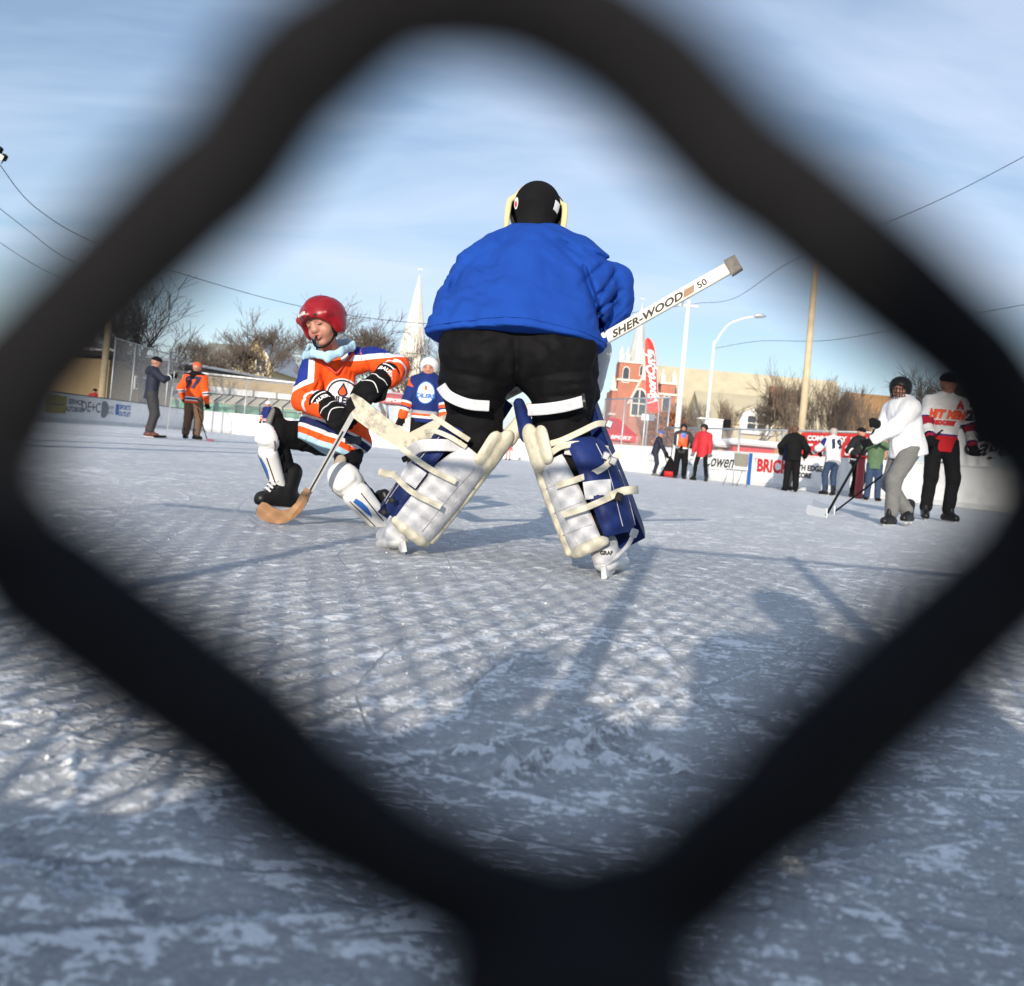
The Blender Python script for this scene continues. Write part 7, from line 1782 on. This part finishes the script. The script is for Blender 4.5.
    for a_, b__, w_, d__ in (((318, 384), (306, 408), .006, .011), ((352, 372), (346, 402), .006, .009), ((366, 362), (378, 392), .006, .010), ((330, 370), (322, 392), .006, .007), ((335, 428), (318, 440), .006, .011), ((350, 425), (352, 460), .006, .009), ((382, 350), (394, 362), .005, .009), ((296, 385), (310, 392), .005, .010), ((328, 430), (336, 452), .006, .010), ((312, 426), (306, 444), .005, .008), ((344, 366), (338, 378), .005, .006), ((395, 362), (401, 376), .005, .008), ((300, 398), (316, 402), .005, .009), ((360, 440), (364, 462), .005, .008)): S.pc.append((a_, b__, w_, d__, 4.6))
    S.disp = lambda Q: .016 * (np.abs(fbm(Q[:, 0] * 13, Q[:, 1] * 10, Q[:, 2] * 8, 3, 44) - .5) * -2.4 + .3)
    top = P(338, 352, 4.4); hem_c = (h0 + h1) / 2; axv = npv(-hn); axv = axv / np.linalg.norm(axv); Lh = float((npv(top) - npv(hem_c)) @ axv)
    def v(V): return ((V - npv(hem_c)) @ axv) / Lh
    def a(V):
        pa, da = seg_param(V, [J['shA'], P(305, 398, 4.30), P(323, 408, 4.19)]); pb, db = seg_param(V, [J['shB'], P(397, 368, 4.32), P(388, 378, 4.22)]); return np.where(da < db, pa, pb)
    def sel(V): return np.minimum(S.tagdist(V, 'armA'), S.tagdist(V, 'armB')) - S.tagdist(V, 't')
    nk = npv(P(330, 356, 4.28))
    yA, yB = npv(P(304, 372, 4.30)), npv(P(345, 352, 4.30))
    def px_of(V):
        q_ = V - npv(CAMP); d_ = q_[:, 1]; return PPX + FPX * (q_ @ npv(CR)) / d_, PPY - FPX * (q_ @ npv(CU)) / d_
    # yoke: blue over the shoulders, with an edge that dips at both sleeves (metres from the shoulder points)
    def yk(V):
        w = np.stack([(V - npv(J['shA'])) @ npv(CR), (V - npv(J['shA'])) @ npv(CU)], 1)
        left = .022 - w[:, 0]; left = np.minimum(left, w[:, 1] + .095 - .5 * w[:, 0])
        w2 = np.stack([(V - npv(J['shB'])) @ npv(CR), (V - npv(J['shB'])) @ npv(CU)], 1)
        right = np.minimum(w2[:, 1] + .012 - .05 * w2[:, 0], w2[:, 0] + .125); 
        back = (V[:, 1] - J['shA'].y - .06)
        back = np.minimum(back, v(V) * Lh - Lh * .70)
        return np.maximum(np.maximum(left, right), back)
    at = {'v': v, 'a': a, 'sel': sel, 'yk': yk, 'ya': lambda V: np.where(sel(V) < .0, yk(V), -1.0)}
    jer = S.build('jersey', .0055, JKID, root, at); bvj = bvh_of(jer)
    # collar V and crest
    m_ = MB(); 
    for pts in ((P(312, 357, 4.28), P(326, 366, 4.27), P(335, 373, 4.29)), (P(352, 352, 4.32), P(343, 362, 4.29), P(335, 373, 4.29))):
        q2 = []
        for p in smooth_path(pts, 4):
            h = bvj.ray_cast(p + Vector((0, -.3, 0)), Vector((0, 1, 0)), .8); q2.append((h[0] if h[0] is not None else p) + Vector((0, -.003, 0)))
        m_.tube(q2, .0075, 6)
    m_.build('collar', mat('orange_red_collar', (.65, .05, .03), .7), jer, True)
    O = P(340, 394, 4.30); X = (CR * 1 - CU * .12).normalized(); Y = (CU * 1 + CR * .12).normalized(); Wc = .070
    def dc(nme, VF, mt, off, dx=0, dy=0): return decal(nme, VF, O + X * dx + Y * dy, X, Y, mt, jer, bvj, off, .35)
    dc('crest', disc2(Wc * 1.12, Wc * 1.12, 36, 8), M['logo_white'], .002); dc('crest_ring', disc2(Wc * 1.02, Wc * 1.02, 40, 2, .90), M['logo_navy'], .0035)
    dp = [(0, .062)]; 
    def drop(sx, cy, n=14):
        V = [(0, cy)]; 
        for i in range(n + 1):
            a_ = math.pi * (-.5 + 0) + 2 * math.pi * i / n; r_ = sx; x = r_ * math.cos(a_); y = r_ * math.sin(a_); 
            if y > 0: x *= max(0, 1 - y / r_ * .9); y *= 1.9
            V.append((x, cy + y))
        return V, [(0, i, i + 1) for i in range(1, n + 1)]
    dc('crest_drop_edge', drop(.024, .014), M['logo_navy'], .0045); dc('crest_drop', drop(.016, .014), M['logo_orange'], .006)
    dc('crest_lettering', text_mesh('OILERS', .048, .0022, 0, .80), M['logo_navy'], .0045, 0, -.028)
    decal('sleeve_badge', rect2(-.035, -.018, .035, .018, 6, 4), P(352, 440, 4.34), CR, CU, mat('dark_badge', (.03, .035, .05), .6), jer, bvj, .003, .3)
    # pants, thigh and sock
    S = SDF(.025); S.cap(P(326, 438, 4.56), P(345, 440, 4.56), .09, .09); S.cap(J['hiA'], P(276, 434, 4.35), .085, .064); S.cap(P(280, 430, 4.40), P(275, 414, 4.36), .042, .034); S.cap(J['hiB'], P(346, 474, 4.32), .08, .058)
    S.disp = wrinkle(.010, 20, 6); S.build('hockey_pants', .0065, M['black'], root)
    S = SDF(.02); S.cap(P(276, 438, 4.37), P(287, 478, 4.43), .056, .046); S.disp = wrinkle(.006, 30, 6); S.build('sock', .006, M['black'], root); S = SDF(.02); S.cap(P(348, 478, 4.31), P(384, 518, 4.40), .054, .044); S.disp = wrinkle(.006, 30, 6); S.build('sock', .006, M['black'], root)
    # shin guards: knee cap and shin plate
    def guard(K, A_, nrm, r0, mirror=1, label=None):
        K, A_ = Vector(K), Vector(A_); ax = (A_ - K).normalized(); n = Vector(nrm); n = (n - ax * n.dot(ax)).normalized(); sd = ax.cross(n).normalized() * mirror
        g = bpy.data.objects.new('shin_guard', None); g.location = tuple(K - base); COL.objects.link(g); g.parent = root
        L_ = (A_ - K).length
        S = SDF(.012); S.ell(K + n * r0 * .15, (r0 * 1.12, r0 * 1.35, r0 * .85), (sd, -ax, n)); S.cap(K + n * r0 * .75 - sd * r0 * .5, K + n * r0 * .75 + sd * r0 * .5, r0 * .30); S.cap(K + ax * r0 * .6 + n * r0 * .7 - sd * r0 * .4, K + ax * r0 * .6 + n * r0 * .7 + sd * r0 * .4, r0 * .22); S.ell(K - n * r0 * .3, (r0 * .95, r0 * 1.0, r0 * .9), (sd, -ax, n), .004, op='s'); kc = S.build('knee_cap', .005, M['white'], g)
        S = SDF(.010); S.cap(K + ax * r0 * 1.3 + n * r0 * .5, A_ + n * r0 * .35, r0 * .98, r0 * .74, n=n, sc=1.35); S.cap(K + ax * r0 * 1.3 - n * .03, A_ - n * .03, r0 * .70, r0 * .55, k=.003, op='s'); 
        S.cap(K + ax * r0 * 1.5 + n * (r0 * 1.02), A_ + n * r0 * .80, .010, .008, k=.01)
        sp2 = S.build('shin_plate', .005, M['white'], g); b2 = bvh_of(sp2)
        # blue inlay, dark piping
        o1 = K + ax * (L_ * .52) + n * .02
        pol = [(-.012, .055), (.010, .062), (.020, .03), (.022, -.01), (.014, -.05), (.004, -.065), (.004, -.02), (-.006, .02)]
        V = [(x, y) for x, y in pol]; decal('blue_inlay', (V, [tuple(range(len(V)))]), o1 + sd * .012, -sd, -ax, M['adblue'], g, b2, .002, .2)
        for x0 in (-.030, .034):
            pts = []
            for t in (.28, .42, .56, .70, .84, .94):
                p = K + ax * (L_ * t) + sd * (x0 * (1.15 - .45 * t)); h = b2.ray_cast(p + n * .2, -n, .4)
                if h[0] is not None: pts.append(h[0] + n * .001)
            if len(pts) > 2: m_ = MB(); m_.tube(smooth_path(pts, 3), .0028, 5); m_.build('piping', M['blackplastic'], g, True)
        for i, t in enumerate((.40, .66, .9)):
            V_, F_ = ribbon([K + ax * (L_ * t) + sd * r0 * .82 + n * .0, K + ax * (L_ * t) + sd * r0 * .5 - n * r0 * .6, K + ax * (L_ * t) - sd * r0 * .5 - n * r0 * .6, K + ax * (L_ * t) - sd * r0 * .82], .022, .004, lambda p, c=K + ax * (L_ * t): p - c); mesh_obj('strap', [tuple(q_) for q_ in V_], F_, M['black'], g, True)
        m_ = MB(); m_.tube(smooth_path([K + sd * r0 * 1.1 + n * r0 * .3, K + ax * r0 * .9 + sd * r0 * .9 + n * r0 * .4, K + ax * r0 * 1.35 + n * r0 * .9, K + ax * r0 * .9 - sd * r0 * .9 + n * r0 * .4, K - sd * r0 * 1.1 + n * r0 * .3], 5), .0045, 5); m_.build('grey_edge', M['grey'], g, True)
        return g
    guard(P(269, 437, 4.30), P(283, 486, 4.42), Vector((-.6, -.8, 0)), .056)
    guard(P(345, 479, 4.24), P(381, 521, 4.34), Vector((-.35, -.85, .35)), .068, 1)
    # grey thigh pad tips
    S = SDF(.01); S.cap(P(273, 412, 4.33), P(268, 425, 4.32), .022, .03, n=(1, .4, 0), sc=1.8); S.build('thigh_pad', .005, M['grey'], root)
    S = SDF(.01); S.cap(P(341, 460, 4.27), P(337, 468, 4.25), .026, .026, n=(.2, 1, 0), sc=1.5); S.build('thigh_pad', .005, mat('beige_pad', (.32, .27, .22), .8, .1), root)
    # skates
    upv = (J['knA'] - J['anA']).normalized(); fw = (P(258, 506, 4.33) - P(292, 503, 4.46)).normalized()
    an = P(288, 487, 4.42); an.z = .108
    toA = an + Vector((fw.x, fw.y, 0)).normalized() * .17 - Vector((0, 0, .03)); sk = skate(root, an, toA, Vector((.05, 0, 1)).normalized(), .86, M['blackplastic'], laces=True)
    skate(root, J['anB'] + Vector((0, 0, .02)), J['anB'] + Vector((.10, -.10, .0)), Vector((-.35, -.1, 1)).normalized(), .8, M['blackplastic'])
    # gloves
    gA = hockey_glove(root, P(327, 407, 4.17), P(338, 417, 4.10), None, (CAMV(J['haA']) * .8 + CU * .5 - CR * .3), .92, text='BAUER', tsize=.028)
    gB = hockey_glove(root, P(382, 379, 4.19), P(368, 390, 4.10), None, (CAMV(J['haB']) * .85 + CU * .35), .92, text='BAUER', tsize=.030)
    # the stick: silver shaft, wooden blade
    ga, gb = P(362, 398, 4.03), P(300, 509, 4.06); heel = P(297, 517, 4.05); toe = P(263, 532, 3.95)
    heel.z = max(heel.z, .03)
    st = thing('hockey_stick', 'silver hockey stick with a bare wooden blade in the hands of the child in orange', 'stick', heel, 'hockey sticks'); d = (gb - ga).normalized()
    m_ = MB(); m_.tube([ga, ga.lerp(gb, .91)], .0165, 4, up=CAMV(ga), flat=.75); sh = m_.build('shaft', M['shaft'], st)
    m_ = MB(); p0, p1 = ga.lerp(gb, .30), ga.lerp(gb, .90); cvv = CAMV(p0) * .0135; lat = d.cross(CAMV(p0)).normalized() * .0015; m_.tube([p0 + cvv + lat, p1 + cvv + lat], .0028, 4); m_.build('black_line', M['blackplastic'], sh)
    m_ = MB(); m_.tube([ga.lerp(gb, .90), ga.lerp(gb, .965)], .019, 4, up=CAMV(ga), flat=.8); m_.build('tape_band', mat('blue_grey_tape', (.12, .17, .24), .7, .2), st)
    dbl = [(303.5, 503), (309, 506), (305, 518), (300, 527), (294, 533), (287, 537.5), (278, 539), (268, 537), (260, 533), (257.5, 528), (259, 521), (263, 517), (267, 518), (274, 523), (282, 526), (289, 524), (295, 518), (299, 510)]
    dz = 3.98; O = P(285, 525, dz); V = []; n = len(dbl)
    for k in (-.5, .5):
        for (a_, b_) in dbl:
            p = P(a_, b_, dz); w_ = (a_ - 300) / 42.0; V.append(p + Vector((0, 1, 0)) * (k * .012 + .06 * max(-w_, 0) * -.6))
    zmin = min(v_.z for v_ in V); V = [v_ + Vector((0, 0, max(0, .004 - zmin))) for v_ in V]
    mesh_obj('blade', [tuple(v_) for v_ in V], [tuple(range(n)), tuple(range(n, 2 * n))[::-1]] + [(i, n + i, n + (i + 1) % n, (i + 1) % n) for i in range(n)], M['wood'], st)
kid()
# --- unseen people added behind the fence to cast shadows on the foreground ice
def shadow_croucher(label, x, y, face, top, H=1.7, drop=.5, hat='beanie'):
    base = Vector((x, y, 0)); root = thing('person', label, 'person', base, 'people on and around the rink'); s = H / 1.75; a = math.radians(face); f = Vector((math.sin(a), math.cos(a), 0)); r = Vector((math.cos(a), -math.sin(a), 0)); U = Vector((0, 0, 1)); W = lambda x_, y_, z_: base + r * (x_ * s) + f * (y_ * s) + U * (z_ * s); J = {}
    J['pelvis'] = W(0, -.18, .40); J['neck'] = W(0, .0, .86); J['face'] = f; J['face0'] = f; J['hup'] = U; J['head'] = W(0, .06, 1.02); hs = .118 * s
    for n, sx in (('A', -1), ('B', 1)):
        J['sh' + n] = W(sx * .19, 0, .80); J['hi' + n] = W(sx * .09, -.16, .38); J['an' + n] = W(sx * .15, .02 if sx > 0 else -.3, .08); J['kn' + n] = ik(J['hi' + n], J['an' + n], .43 * s, .43 * s, f + U * .3); J['to' + n] = J['an' + n] + f * .16 * s - U * .03; J['ha' + n] = W(sx * .14, .26, .72); J['el' + n] = ik(J['sh' + n], J['ha' + n], .29 * s, .27 * s, -U + r * sx * .3)
    body_mesh(root, J, H, hs, .016); S = SDF(.05); S.cap(J['pelvis'], J['neck'] - U * .12, .19 * s, .2 * s, n=f, sc=1.1); S.cap(J['shA'], J['shB'], .1 * s)
    for n in 'AB': S.cap(J['sh' + n], J['el' + n], .09 * s, .075 * s); S.cap(J['el' + n], J['ha' + n], .075 * s, .06 * s)
    S.disp = wrinkle(.012, 9, 5); S.build('jacket', .018, top, root); S = SDF(.04)
    for n in 'AB': S.cap(J['hi' + n], J['kn' + n], .11 * s, .085 * s); S.cap(J['kn' + n], J['an' + n], .08 * s, .065 * s)
    S.build('trousers', .018, M['jeans'], root)
    for n in 'AB':
        b_ = SDF(.02); b_.cap(J['an' + n], J['to' + n], .055, .045); b_.cut(base, -U); b_.build('boot', .016, M['black'], root)
    headgear(root, hat, J, hs, M['black'])
shadow_croucher('person in a black jacket crouching unseen behind the fence, added for a shadow', .17, -.72, 0, M['black'], 1.72)
shadow_croucher('person in a grey jacket crouching unseen, added for a shadow, left of the person in black', -.50, -.95, 12, M['dgrey'], 1.25)

# unseen bag on the ground behind the camera, added to shade the near ice
def backpack():
    c = Vector((-.22, -.36, 0)); root = thing('backpack', 'black backpack added unseen behind the fence for shade, between the two crouching people', 'backpack', c); S = SDF(.05); S.cap(c + Vector((-.16, 0, .12)), c + Vector((.16, 0, .12)), .11); S.cap(c + Vector((-.15, 0, .40)), c + Vector((.15, 0, .40)), .10); S.cap(c + Vector((-.15, 0, .12)), c + Vector((-.14, 0, .42)), .10); S.cap(c + Vector((.15, 0, .12)), c + Vector((.14, 0, .42)), .10); S.cap(c + Vector((0, 0, .15)), c + Vector((0, 0, .42)), .11); S.cut(c, (0, 0, -1)); S.build('bag_body', .014, M['black'], root)
    m_ = MB(); m_.tube(smooth_path([c + Vector((-.05, 0, .49)), c + Vector((0, 0, .55)), c + Vector((.05, 0, .49))], 5), .01, 6); m_.build('handle', M['blackplastic'], root, True)
backpack()
